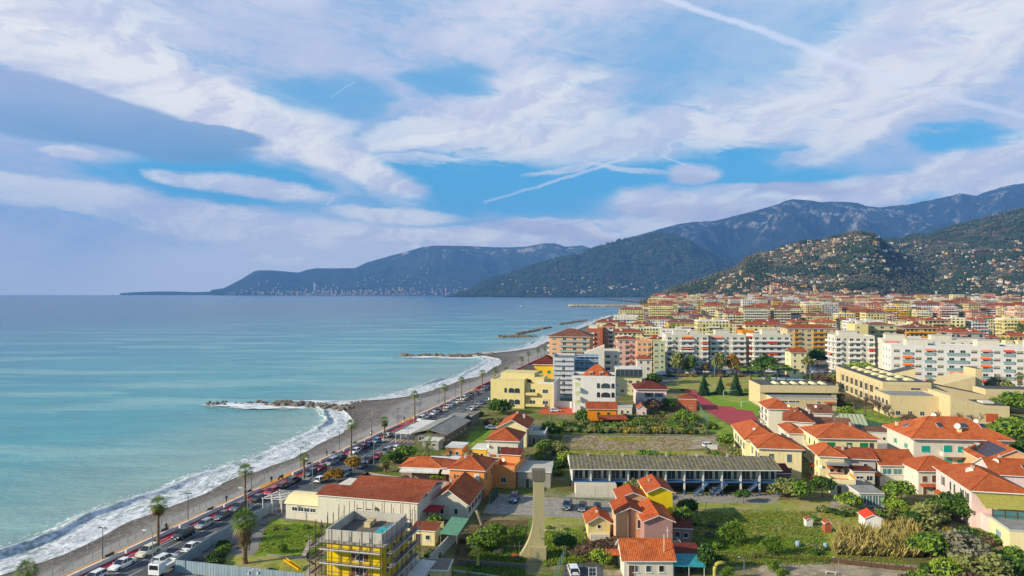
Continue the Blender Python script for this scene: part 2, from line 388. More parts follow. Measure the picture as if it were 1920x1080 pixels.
def tiles(name, base, dark, light, wu=.30, wv=.42, ribs=False):
 n = NB(name); u = n.sep(n.co('UV'));
 cu = n.ma('FLOOR', n.ma('DIVIDE', u[0], wu)); cv = n.ma('FLOOR', n.ma('DIVIDE', u[1], wv))
 w = n.white(n.com(cu, cv, 0.0))[0]
 big = n.noise(n.pos(), .35, 5, .65); mid = n.noise(n.pos(), 1.7, 4, .6)
 c = n.mix(w, hexc(base), hexc(light)); c = n.mix(n.ma('MULTIPLY', n.ss(big, .42, .72), .55), c, hexc(dark))
 c = n.mix(n.ma('MULTIPLY', n.ss(mid, .5, .72), .45), c, hexc(dark))
 fu = n.ma('FRACT', n.ma('DIVIDE', u[0], wu)); fv = n.ma('FRACT', n.ma('DIVIDE', u[1], wv))
 hu = n.ma('SINE', n.ma('MULTIPLY', fu, math.pi)); gap = n.ss(hu, .0, .45)
 c = n.mix(n.ma('MULTIPLY', n.ma('SUBTRACT', 1.0, gap), .5), c, hexc(dark))
 c = n.mix(n.ma('MULTIPLY', n.ss(fv, .12, .0), .4), c, hexc(dark))
 c = n.mix(n.ma('MULTIPLY', n.rand(), .4), c, hexc(dark)); c = n.mix(n.ma('MULTIPLY', n.ss(n.noise(n.pos((1, 1, .4)), .55, 7, .75), .54, .7), .5), c, hexc('#8c7a5e'))
 if ribs:
  fr = n.ma('FRACT', n.ma('DIVIDE', u[0], 1.05)); c = n.mix(n.ma('MULTIPLY', n.ss(fr, .16, .05), .75), c, hexc('#4a1509'))
 n.set('Base Color', c); n.set('Roughness', .8); n.set('Specular IOR Level', .2)
 n.bump(n.ma('ADD', hu, n.ma('MULTIPLY', fv, -.6)), .7, .06)
tiles('tile_orange', '#bd5827', '#80381a', '#d0743c')
tiles('tile_red', '#ac4d26', '#6f2f18', '#bd6236')
tiles('tile_rust', '#984423', '#5f2a18', '#b06038')
tiles('tile_brown', '#84503a', '#553226', '#9c6a4c')
tiles('tile_maroon', '#6a2a1e', '#451a13', '#803a28')
tiles('tile_ribbed', '#c25520', '#83341a', '#d46c30', ribs=True)
for k, c in dict(wall_white='#d2cab8', wall_cream='#e3d3a0', wall_lemon='#d8c688', wall_yellow='#e2ac22', wall_ochre='#d2952f', wall_salmon='#df9556',
     wall_peach='#dda779', wall_pink='#cfa594', wall_mauve='#a98279', wall_grey='#a9a69f', wall_beige='#cbb489', wall_sand='#cdb98c', wall_green='#b6bd94',
     wall_brick='#a85a3a', wall_orange='#e08a16', wall_blue='#8fb3c4', wall_pale='#d8d3cc', wall_tan='#b89a6a', wall_rose='#e0c3bb').items():
 stucco(k, c)
stucco('concrete', '#9b958a', '#4b4740', .5); stucco('concrete_light', '#b9b4a6', '#6a655a', .45); stucco('concrete_olive', '#b0a47a', '#6f6748', .6)
stucco('concrete_dark', '#6e675c', '#3a352e', .5); stucco('plaster_yellow', '#e3c21b', '#8f7a20', .3)
plain('white_paint', '#dedad2', .5, .05); plain('white_roof', '#d6d1c6', .7, .1, .8); plain('grey_roof', '#8b8880', .8, .2, .6); plain('dark_roof', '#4d4f4a', .85, .3, .5)
plain('green_shutter', '#1f7a4a', .5, .1); plain('teal_shutter', '#0f9a88', .5, .1); plain('grey_shutter', '#53636a', .5, .1); plain('brown_shutter', '#6a4630', .6, .15)
plain('dark_green_shutter', '#2b4a38', .5, .15); plain('beige_blind', '#a89a78', .6, .1)
plain('steel_grey', '#7c8288', .45, .12, 2, .6); plain('galvanised', '#9fa5a8', .4, .1, 2, .5); plain('rust_pipe', '#5d4a44', .6, .3, 4, .3)
plain('lamp_dark', '#3f4347', .5, .1); plain('blue_paint', '#3a628f', .5, .12); plain('dark_iron', '#26282a', .5, .1); plain('wood_grey', '#7d7263', .8, .3, 3); plain('wood_brown', '#5a4431', .8, .35, 3)
plain('plank', '#8a8178', .8, .3, 2); plain('awning_red', '#d8401f', .8, .1); plain('awning_orange', '#e0661f', .8, .1); plain('awning_salmon', '#d8836a', .8, .1)
plain('awning_olive', '#a39a45', .8, .15); plain('tarp_teal', '#2f8f94', .6, .2); plain('tarp_green', '#5e8f70', .6, .15); plain('tarp_blue', '#3478b8', .5, .15); plain('metal_blue', '#8ea6b8', .5, .15, 1, .2)
plain('glass_rail', '#7f9c98', .25, .1, 1, 0, .6); plain('net_white', '#c9c9ca', .9, .15, .8); plain('net_blue', '#4f8db0', .8, .25, .9); plain('rubber', '#1c1c1d', .8, .1); plain('rim', '#a7aaad', .35, .1, 3, .7)
plain('cloth_dark', '#23242b', .9, .2); plain('cloth_red', '#a8242a', .9, .2); plain('cloth_blue', '#2a3c68', .9, .2); plain('skin', '#b98566', .6, .05); plain('hair', '#2a1d15', .7, .1)
plain('bark', '#5f4c38', .9, .35, 5, 0, .1, .4); plain('bark_pale', '#8d8069', .9, .3, 5, 0, .1, .4); plain('palm_trunk', '#7d6a4f', .95, .3, 6, 0, .1, .5); plain('twig', '#6f5a4c', .9, .3, 4)
plain('rock', '#7d7263', .9, .35, 1.2, 0, .2, .6); plain('rock_wet', '#4c463d', .5, .3, 1.2, 0, .4, .6); plain('plastic_yellow', '#f0b800', .4, .05); plain('terracotta', '#b8532c', .8, .2)
plain('stone_tan', '#b39a6c', .9, .3, .05); plain('solar', '#1c2430', .2, .1, 1, .2, .6); plain('buoy', '#e8e8e0', .4, .05)
n = NB('glass_dark'); n.set('Base Color', n.mix(n.rand(), hexc('#1b2328'), hexc('#3d4a50'))); n.set('Roughness', .12); n.set('Specular IOR Level', .6)
n = NB('glass_teal'); n.set('Base Color', n.mix(n.noise(n.pos(), 1.2), hexc('#2d5c5c'), hexc('#5b8a86'))); n.set('Roughness', .12); n.set('Specular IOR Level', .7)
n = NB('car_glass'); n.set('Base Color', hexc('#20262c')); n.set('Roughness', .08); n.set('Specular IOR Level', .8)
for k, c, mt in [('car_white', '#e4e3e0', 0), ('car_silver', '#a6abad', .5), ('car_grey', '#596066', .4), ('car_dark', '#22262b', .2), ('car_blue', '#233a66', .3), ('car_red', '#a8152a', 0),
    ('car_cream', '#d8cfb4', 0), ('car_light', '#7fa3b4', .3), ('car_maroon', '#6d1f24', .2), ('car_bluegreen', '#3c5560', .4)]:
 n = NB(k); n.set('Base Color', hexc(c)); n.set('Roughness', .28); n.set('Metallic', mt); n.set('Coat Weight', .6); n.set('Coat Roughness', .06)
n = NB('lens'); n.set('Base Color', hexc('#d8dde0')); n.set('Roughness', .1); n = NB('lens_red'); n.set('Base Color', hexc('#8a1015')); n.set('Roughness', .2)
# corrugated fibre cement
n = NB('corrugated'); u = n.sep(n.co('UV')); fu = n.ma('FRACT', n.ma('DIVIDE', u[0], .95)); w = n.white(n.com(n.ma('FLOOR', n.ma('DIVIDE', u[0], .95)), n.ma('FLOOR', n.ma('DIVIDE', u[1], 2.4))))[0]
c = n.mix(w, hexc('#625d50'), hexc('#7b7566')); c = n.mix(n.ma('MULTIPLY', n.ss(n.noise(n.pos(), 1.1, 6, .7), .48, .66), .8), c, hexc('#a8953c')); c = n.mix(n.ss(fu, .38, .12), c, hexc('#5f5a4d'))
n.set('Base Color', c); n.set('Roughness', .9); n.bump(n.ma('SINE', n.ma('MULTIPLY', fu, math.pi)), .8, .12)
# ribbed metal sheet
n = NB('sheet_metal'); u = n.sep(n.co('UV')); fu = n.ma('FRACT', n.ma('DIVIDE', u[0], .5))
n.set('Base Color', n.mix(n.noise(n.pos(), .8, 5), hexc('#7f95a3'), hexc('#a3b1b8'))); n.set('Roughness', .5); n.set('Metallic', .2); n.bump(n.ss(n.ma('ABSOLUTE', n.ma('SUBTRACT', fu, .5)), .1, .3), .6, .05)
# far facade: openings, shutters, blinds, balconies read as storey bands
def facade(name, col, glass=.66, accent='#3f5d4a', pu=3.1, wu=(.22, .74), blind='#b8a67c', band=.0):
 n = NB(name); c = hexc(col); u = n.sep(n.co('UV')); r = n.rand()
 uu = n.ma('ADD', n.ma('MULTIPLY', u[0], n.ma('ADD', .26, n.ma('MULTIPLY', r, .16))), n.ma('MULTIPLY', r, 7.0)); vv = n.ma('DIVIDE', u[1], 3.1)
 fu = n.ma('FRACT', uu); fv = n.ma('FRACT', vv); cell = n.com(n.ma('FLOOR', uu), n.ma('FLOOR', vv), r); w = n.white(cell)
 h = n.sep(w[1]);
 wd = n.ma('ADD', n.ma('MULTIPLY', h[2], .12), wu[1]-.06)
 m = n.ma('MULTIPLY', n.ma('GREATER_THAN', fu, wu[0]), n.ma('LESS_THAN', fu, wd)); m = n.ma('MULTIPLY', m, n.ma('MULTIPLY', n.ma('GREATER_THAN', fv, .2), n.ma('LESS_THAN', fv, .82)))
 geo = n.geo or nn(n.t, 'ShaderNodeNewGeometry'); n.geo = geo
 nz = n.ma('ABSOLUTE', n.sep(geo.outputs['Normal'])[2]); m = n.ma('MULTIPLY', m, n.ma('LESS_THAN', nz, .5))
 base = n.mix(n.ma('MULTIPLY', n.ss(n.noise(n.pos(), .18, 5, .7), .42, .7), .35), c, tuple(x*.6 for x in c))
 if band: base = n.mix(n.ma('MULTIPLY', n.ma('LESS_THAN', fv, .12), band), base, tuple(min(1, x*1.3+.08) for x in c))
 win = n.mix(n.ma('GREATER_THAN', h[0], glass), hexc('#252b30'), hexc(accent)); win = n.mix(n.ma('GREATER_THAN', h[1], .72), win, hexc(blind))
 n.set('Base Color', n.mix(m, base, win)); n.set('Roughness', .8)
FAC = {}
for k, c, ac in [('white', '#dcd5c8', '#4f5d5a'), ('cream', '#e2cf97', '#3f5d4a'), ('lemon', '#d6c684', '#3f5d4a'), ('yellow', '#d4aa50', '#4a5d3a'), ('ochre', '#c49a58', '#5d4030'), ('orange', '#c98a50', '#4a3a2a'),
    ('peach', '#d9a682', '#5d4030'), ('pink', '#cc9c8a', '#3f5d4a'), ('grey', '#a9a49a', '#4f4f4a'), ('sand', '#cbb07c', '#4f4636'), ('brick', '#a5644a', '#3a3030'), ('pale', '#e0dfd8', '#7a5a40')]:
 facade('fac_'+k, c, accent=ac, band=.4); FAC[k] = 'fac_'+k
# leaves
def leaf(name, a, b, c2, tr=.25, sheen=.0):
 n = NB(name); c = n.mix(n.island(), hexc(a), hexc(b)); c = n.mix(n.ma('MULTIPLY', n.rand(), .5), c, hexc(c2))
 n.set('Base Color', c); n.set('Roughness', .6); n.set('Specular IOR Level', .2)
 t = nn(n.t, 'ShaderNodeBsdfTranslucent'); n.L(c, t.inputs[0]); mx = nn(n.t, 'ShaderNodeMixShader'); mx.inputs[0].default_value = tr
 n.L(n.b.outputs[0], mx.inputs[1]); n.L(t.outputs[0], mx.inputs[2]); n.L(mx.outputs[0], n.o.inputs[0])
leaf('leaf_green', '#4f7422', '#8ba23c', '#6f8a2c'); leaf('leaf_dark', '#2f5220', '#5d7a30', '#4f6a24'); leaf('leaf_olive', '#6a7440', '#a3a462', '#8a8a4a'); leaf('leaf_yellow', '#8a8a24', '#b5a834', '#a0702a')
leaf('leaf_autumn', '#a0702a', '#b58a34', '#8a7a2a'); leaf('leaf_palm', '#4f6e26', '#7d8e3a', '#5d7a2a'); leaf('frond_dead', '#8a7550', '#a8946a', '#93805a'); leaf('leaf_conifer', '#1c3a22', '#33532c', '#28452a')
leaf('reed', '#a39352', '#c2b06c', '#99914a', .3); leaf('leaf_bright', '#6f9226', '#a3b040', '#8a9a2e'); leaf('leaf_grey', '#75725c', '#989478', '#857a62'); leaf('leaf_brown', '#6d5443', '#8a6f56', '#5d4838')
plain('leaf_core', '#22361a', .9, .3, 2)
# ground
def ground_mat(name, layers, bumpsc=1.2, bst=.4):
 n = NB(name); c = hexc(layers[0][0])
 for i, (col, sc, lo, hi) in enumerate(layers[1:]):
  f = n.noise(n.pos((1, 1, 0), .3*i), sc, 7, .68); c = n.mix(n.ss(f, lo, hi), c, hexc(col))
 n.set('Base Color', c); n.set('Roughness', .95); n.set('Specular IOR Level', .08); n.bump(n.noise(n.pos(), bumpsc, 6, .7), bst, .25)
ground_mat('ground_mix', [('#6d6a3a',), ('#66762e', .06, .42, .6), ('#8f8160', .12, .46, .62), ('#4c4a33', .9, .5, .7)])
ground_mat('town_ground', [('#6c6a66',), ('#8a857c', .05, .4, .6), ('#4f4d4a', .3, .5, .6)])
ground_mat('grass', [('#6a8a26',), ('#8f9c3c', .16, .4, .62), ('#4f6f1e', .6, .48, .64), ('#94895a', .33, .54, .66)], 3)
ground_mat('grass_dry', [('#8f9440',), ('#a89a62', .12, .42, .6), ('#66802a', .3, .5, .66), ('#b3a684', .4, .56, .7)], 3)
ground_mat('pitch', [('#6f9428',), ('#9a9a52', .05, .46, .62), ('#527d1c', .2, .5, .7)], 3)
ground_mat('dirt', [('#a5977e',), ('#8a7d66', .3, .4, .6), ('#c0b49c', .7, .5, .7), ('#7f8040', .25, .6, .7)], 4)
ground_mat('gravel', [('#8f8a80',), ('#a59f92', .8, .4, .6), ('#6f6a60', 2.2, .5, .7)], 8)
ground_mat('soil', [('#5d5038',), ('#73643f', .5, .4, .6), ('#5f7a28', .22, .54, .66), ('#42381f', 1.4, .5, .7)], 3)
ground_mat('asphalt', [('#56585b',), ('#64666a', .2, .4, .6), ('#484a4d', 1.1, .5, .7)], 12, .2)
ground_mat('asphalt_dark', [('#45474a',), ('#54565a', .3, .4, .6)], 12, .2)
plain('paving_orange', '#c98d45', .85, .12, .8); plain('path_red', '#a02c38', .85, .14, .7); plain('marking', '#d5d2c8', .7, .12, 2); plain('court_blue', '#9db7bc', .8, .1); plain('marking_faded', '#b8a08a', .8, .15)
n = NB('running_track'); pp = n.sep(n.co('UV')); fu = n.ma('FRACT', n.ma('DIVIDE', pp[0], 1.22)); c = n.mix(n.noise(n.pos(), .12, 4), hexc('#94282f'), hexc('#a83c40')); c = n.mix(n.ma('LESS_THAN', fu, .06), c, hexc('#c9909a')); n.set('Base Color', c); n.set('Roughness', .9)
# beach: uv.x along, uv.y = 0 at waterline .. 1 at promenade
n = NB('beach'); u = n.sep(n.co('UV')); v = n.ma('ADD', u[1], n.ma('MULTIPLY', n.ma('SUBTRACT', n.noise(n.pos((.6, .25, 1), .25), .12, 6, .65), .5), .26))
c = n.mix(n.ss(v, .04, .40), hexc('#41392f'), hexc('#675e53')); c = n.mix(n.ss(v, .42, .7), c, hexc('#8f8b85'))
c = n.mix(n.ma('MULTIPLY', n.ss(n.noise(n.pos(), .9, 7, .75), .45, .65), .6), c, hexc('#a39f98')); c = n.mix(n.ma('MULTIPLY', n.ss(n.noise(n.pos((1, .3, 1), .2), .22, 7, .7), .5, .62), .55), c, hexc('#5c544a'))
n.set('Base Color', c); n.set('Roughness', .85); n.bump(n.noise(n.pos(), 1.8, 8, .75), .8, .35)
# sea
def sea_col(n):
 p = n.sep(n.pos()); q = n.ma('SUBTRACT', n.ma('MULTIPLY', n.ma('ADD', p[0], 98.5), .9701), n.ma('MULTIPLY', p[1], .2425))
 off = n.ma('MULTIPLY', q, -1.0); wob = n.noise(n.pos((1, 3.2, 1)), .0045, 5, .6); wob2 = n.noise(n.pos((1, 3.5, 1)), .02, 5, .65)
 o2 = n.ma('ADD', off, n.ma('MULTIPLY', n.ma('SUBTRACT', wob, .5), 420.0)); o3 = n.ma('ADD', off, n.ma('MULTIPLY', n.ma('SUBTRACT', wob2, .5), 60.0))
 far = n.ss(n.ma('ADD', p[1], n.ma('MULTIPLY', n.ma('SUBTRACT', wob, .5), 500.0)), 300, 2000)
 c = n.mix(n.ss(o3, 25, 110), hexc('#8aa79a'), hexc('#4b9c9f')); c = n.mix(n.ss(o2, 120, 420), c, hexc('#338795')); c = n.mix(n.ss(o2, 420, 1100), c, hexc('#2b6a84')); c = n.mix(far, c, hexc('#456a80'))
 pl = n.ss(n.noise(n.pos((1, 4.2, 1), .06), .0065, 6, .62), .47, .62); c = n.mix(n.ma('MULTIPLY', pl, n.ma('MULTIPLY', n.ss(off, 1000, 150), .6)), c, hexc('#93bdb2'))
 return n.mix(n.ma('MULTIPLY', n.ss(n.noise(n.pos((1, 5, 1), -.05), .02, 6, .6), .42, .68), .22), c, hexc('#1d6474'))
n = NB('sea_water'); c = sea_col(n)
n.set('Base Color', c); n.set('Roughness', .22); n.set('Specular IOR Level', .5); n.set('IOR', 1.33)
w1 = n.noise(n.pos((1, 2.2, 1), -.35), .06, 7, .68); w2 = n.noise(n.pos((1.0, 1.6, 1), .2), .5, 5, .6)
b = n.bump(n.ma('ADD', w1, n.ma('MULTIPLY', w2, .12)), .55, 2.2)
# surf: uv = (along metres, metres offshore)
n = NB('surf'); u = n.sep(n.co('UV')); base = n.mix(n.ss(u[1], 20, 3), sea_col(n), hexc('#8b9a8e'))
nv = n.com(n.ma('MULTIPLY', u[0], .5), u[1]); l1 = n.noise(nv, .55, 7, .72); l2 = n.noise(nv, .12, 4, .6); l3 = n.noise(nv, 1.6, 4, .65)
lace = n.ma('ADD', n.ma('MULTIPLY', l1, .6), n.ma('MULTIPLY', l3, .4))
cr = n.ma('ADD', 10.5, n.ma('MULTIPLY', n.ma('SUBTRACT', l2, .5), 4.0)); dd = n.ma('SUBTRACT', u[1], cr)
inn = n.ma('MULTIPLY', n.ss(dd, 1.2, -.5), n.ss(n.ma('ADD', lace, n.ma('MULTIPLY', n.ma('SUBTRACT', l2, .5), .5)), .36, .50));
lipthr = n.ma('ADD', .48, n.ma('MULTIPLY', n.ss(dd, .0, 15, True), .22)); outm = n.ss(n.ma('SUBTRACT', lace, lipthr), -.02, .05); outm = n.ma('MULTIPLY', outm, n.ss(u[1], 27, 18))
thin = n.ss(n.ma('ADD', u[1], n.ma('MULTIPLY', l2, 6)), 9, 6.5)
fo = n.ma('MAXIMUM', inn, outm, clamp=True); c = n.mix(fo, base, n.mix(n.ss(lace, .4, .62), hexc('#aab2b4'), hexc('#f0efee')))
n.set('Base Color', c); n.set('Roughness', n.ma('ADD', .22, n.ma('MULTIPLY', fo, .6))); w1 = n.noise(n.pos((1, 2.2, 1), -.35), .06, 7, .68); n.bump(n.ma('ADD', w1, n.ma('MULTIPLY', n.ma('ADD', l1, n.ma('MULTIPLY', l3, .5)), n.ma('ADD', .03, n.ma('MULTIPLY', fo, .12)))), .55, 2.2)
n.set('IOR', 1.33); n.set('Specular IOR Level', .5)
# hills
def hill(name, dark, mid, light, rock, sc=1.0, patch=.5, bst=1.0, bd=30.0):
 n = NB(name); a = n.noise(n.pos(), .0022*sc, 8, .65); b = n.noise(n.pos(), .012*sc, 7, .7); f = n.noise(n.pos(), .05*sc, 5, .7)
 c = n.mix(n.ss(a, .38, .62), hexc(dark), hexc(mid)); c = n.mix(n.ma('MULTIPLY', n.ss(b, .5, .68), patch), c, hexc(light)); c = n.mix(n.ma('MULTIPLY', n.ss(f, .5, .7), .5), c, hexc(dark))
 g = nn(n.t, 'ShaderNodeNewGeometry'); z = n.ma('ADD', n.sep(g.outputs['Position'])[2], n.ma('MULTIPLY', a, 300.0*min(1, 1/sc)))
 rk = n.ss(n.noise(n.pos((1, 1, .5)), .006*sc, 8, .75), .52, .64);
 if rock: c = n.mix(n.ma('MULTIPLY', rk, n.ss(z, rock[1], rock[2])), c, hexc(rock[0]))
 n.set('Base Color', c); n.set('Roughness', .95); n.set('Specular IOR Level', .05); n.bump(n.ma('ADD', b, n.ma('MULTIPLY', f, .4)), bst, bd)
hill('hill_far', '#2a3a34', '#3a483c', '#5f6450', ('#b8aa9c', 650, 1200), .6, .4, 1, 90)
hill('hill_blue', '#1d2a2c', '#2a3634', '#454438', ('#a39a8e', 850, 1350), .6, .3, 1, 80)
hill('hill_cape', '#202c1c', '#444628', '#7a7048', ('#8a8264', 500, 900), 1, .45, 1, 40)
hill('hill_town', '#363c2a', '#57533a', '#9c8a66', ('#c5b088', 90, 300), 3.2, .85, 1, 12)
hill('hill_right', '#2a2e1e', '#504a34', '#968462', None, 1.9, .55, 1, 18)
hill('cliff', '#8f8262', '#a5987a', '#5c6340', None, 12, .5, 1, 3)
# ------------------------------------------------------------------ setting: sea, beach, ground, hills
# the waterline as a function of distance along the coast road
WL = []
for px, py in [(0,1078.6),(75,1053.6),(155.6,1021.7),(194.4,1002),(250,974),(311,951),(369,931),(400,913),(450,891),(483,882.8),(555.6,857.8),(589,837),(636,813),(651,802),(655,793),(652,784),(643,774),
    (630,767),(650,758),(673,753),(706.7,751),(742,746.7),(778,740),(800,733),(833,722),(866.7,711),(893,706.7),(911,698),(929,686.7),(935,678),(930,673),(915,670),(895,667),(925,662),(955.5,659),(1000,652),(1020,642),(1040,630)]:
 WL.append(sq(G(px, py, SEA)))
WL.sort(); WL = [(-60, -27)] + WL + [(900, -40), (1300, -46), (2600, -60)]
ws_ = np.array([a for a, b in WL]); wq_ = np.array([b for a, b in WL])
k_ = np.exp(-np.linspace(-2, 2, 9)**2); k_ /= k_.sum()
SS = np.concatenate([np.arange(-60, 700, 1.5), np.arange(700, 2600, 8)])
QW = np.interp(SS, ws_, wq_); QW = np.convolve(np.pad(QW, 4, 'edge'), k_, 'valid') + (fbm(SS*.12, SS*0, 4, 5)-.5)*2.4*(SS < 700)
def qw(s): return float(np.interp(s, SS, QW))
DQ = np.abs(np.gradient(QW, SS)); CS = 1/np.sqrt(1+np.minimum(DQ, 3)**2)
ra = np.array([RA.x, RA.y]); rp = np.array([RP.x, RP.y]); ro = np.array([RO.x, RO.y])
def RN(s, q): return ro + s[..., None]*ra + q[..., None]*rp
# beach
T = np.linspace(-.05, 1, 40); S2, T2 = np.meshgrid(SS, T)
Q2 = QW[None, :]*(1-T2)
zz = SEA-.15 + np.clip(T2, -.1, 1)**.8*2.75 if False else SEA-.12 + (np.sign(T2)*np.abs(T2)**.75)*2.8
xy = RN(S2, Q2); zz = zz + (fbm(xy[..., 0]*.25, xy[..., 1]*.12, 4, 9)-.5)*.7*np.clip(T2*(1-T2)*4, 0, 1)
P = np.concatenate([xy, zz[..., None]], -1)
# a submerged apron in front so the sheet has no edge
beach = grid_mesh('beach', P, ['beach'], np.stack([S2, T2], -1)); tag(beach, None, None, None, 'structure')
# sea
m = MB(); m.poly([(-26000, -200, SEA-.35), (9000, -200, SEA-.35), (9000, 15300, SEA-.35), (-26000, 15300, SEA-.35)])
sea = m.build('sea', ['sea_water']); sea['kind'] = 'structure'
# surf
TT = np.array([-2.5, -1, 0, 1.5, 3, 5, 7, 8.2, 9.2, 9.8, 10.4, 11, 11.8, 13, 15, 18, 22, 28]); S2, T2 = np.meshgrid(SS[SS < 1500], TT); cs = CS[:S2.shape[1]][None, :]
Q2 = QW[None, :S2.shape[1]] - T2*cs
cr = 10.5 + (fbm(S2*.06, S2*0, 3, 3)-.5)*3
amp = np.clip(.35+1.6*(fbm(S2*.035, S2*0, 3, 21)-.3), .15, 1.25)
zz = SEA-.02 + np.where(T2 < 0, -T2*.16, 0) + amp*np.exp(-((T2-cr)/np.where(T2 > cr, 1.7, 1.0))**2) + .12*np.exp(-((T2-5)/1.5)**2) + (fbm(S2*.5, T2*.8, 4, 31)-.5)*.35*np.exp(-((T2-8)/5)**2)
zz = np.where(T2 > 18, SEA-.12-(T2-18)*.026, zz)
xy = RN(S2, Q2); surf = grid_mesh('sea_surf', np.concatenate([xy, zz[..., None]], -1), ['surf'], np.stack([S2, T2], -1)); surf['kind'] = 'structure'
# ground: one sheet right of the promenade edge
m = MB(); e0 = R(-60, 0); e1 = R(2900, 0)
m.poly([(e0.x, e0.y, -.02), (6000, -80, -.02), (6000, 5200, -.02), (e1.x+60, 5200, -.02), (e1.x, e1.y, -.02)])
g = m.build('ground', ['town_ground']); g['kind'] = 'structure'
m = MB(); m.obox(e0, e1, .25, SEA-1, .0); o = m.build('sea_wall', ['concrete_light']); tag(o, 'low concrete retaining wall holding the promenade above the pebble beach', 'wall')
def patch(name, pts, mat, z=.0, px=True):
 m = MB(); P = [G(*p) if px else p for p in pts]; m.poly([(p[0], p[1], z) for p in P]); o = m.build(name, [mat]); o['kind'] = 'structure'; return o
def strip(name, s0, s1, q0, q1, z0, z1, mat):
 m = MB(); a, b, c, d = R(s0, q0), R(s1, q0), R(s1, q1), R(s0, q1); m.prism([a, b, c, d], z0, z1); o = m.build(name, [mat]); o['kind'] = 'structure'; return o
SEND = 560
patch('garden_ground', [(300, 1180), (1950, 1180), (2100, 700), (1600, 690), (1240, 697), (880, 770), (640, 905)], 'ground_mix', .004)
strip('promenade', 40, 330, .25, 2.0, -.02, .14, 'paving_orange'); strip('promenade_far', 330, 620, .25, 2.2, -.02, .14, 'path_red')
strip('cycle_path', 40, 620, 2.55, 5.0, -.02, .10, 'path_red');
patch('coast_road', [R(40, 5.05), R(1800, 5.05), R(1800, 13.8), R(560, 13.8), R(330, 19), R(176, 18.2), R(168, 13.6), R(40, 13.6)], 'asphalt', .012, False)
# road paint: parking line, dashes, echelon ticks, crossing
m = MB()
def mk(s0, q0, s1, q1, w=.12, z=.02, mb=None):
 a, b = R(s0, q0), R(s1, q1); t = (b-a).normalized(); p = Vector((-t.y, t.x, 0))*w/2
 (mb or m).poly([(a-p).xy.to_3d()+Vector((0, 0, z)), (b-p).xy.to_3d()+Vector((0, 0, z)), (b+p).xy.to_3d()+Vector((0, 0, z)), (a+p).xy.to_3d()+Vector((0, 0, z))])
mk(90, 7.55, 560, 7.55, .13); mk(90, 5.4, 560, 5.4, .12, .024)
for s in range(92, 560, 11): mk(s, 5.5, s+.9, 7.4, .11, .028)
for s in range(96, 560, 9): mk(s, 10.3, s+3.2, 10.3, .12)
for s in range(182, 330, 9): mk(s, 14.6, s+.8, 17.6, .11)
o = m.build('road_markings', ['marking']); o['kind'] = 'structure'
m = MB()
for k in range(9):
 a = 5.6+k*1.35; m.poly([(R(215, a).x, R(215, a).y, .022), (R(219, a).x, R(219, a).y, .022), (R(219, a+.7).x, R(219, a+.7).y, .022), (R(215, a+.7).x, R(215, a+.7).y, .022)])
o = m.build('crossing_markings', ['marking_faded']); o['kind'] = 'structure'
m = MB(); mk(60, 2.68, 600, 2.68, .1, .112); mk(60, 4.9, 600, 4.9, .12, .112);
for s in range(64, 600, 8): mk(s, 3.75, s+2.2, 3.75, .1, .112)
o = m.build('cycle_path_markings', ['marking']); o['kind'] = 'structure'
# low white wall between promenade and cycle path: separate cast blocks
wall_me = None
for i, s in enumerate(range(96, 330, 13)):
 if i % 6 == 5: continue
 m = MB(); m.box(-.17, 0, -.02, .17, 12.6, .62); m.box(-.21, 0, .62, .21, 12.6, .72)
 if wall_me is None: o = m.build('low_wall', ['white_paint']); wall_me = o.data
 else: o = inst(wall_me, 'low_wall', None)
 o.location = R(s, 2.3); o.rotation_euler = (0, 0, ROAD_ROT)
 tag(o, 'low white wall section between orange promenade and red cycle path', 'wall', 'white wall sections along the promenade')
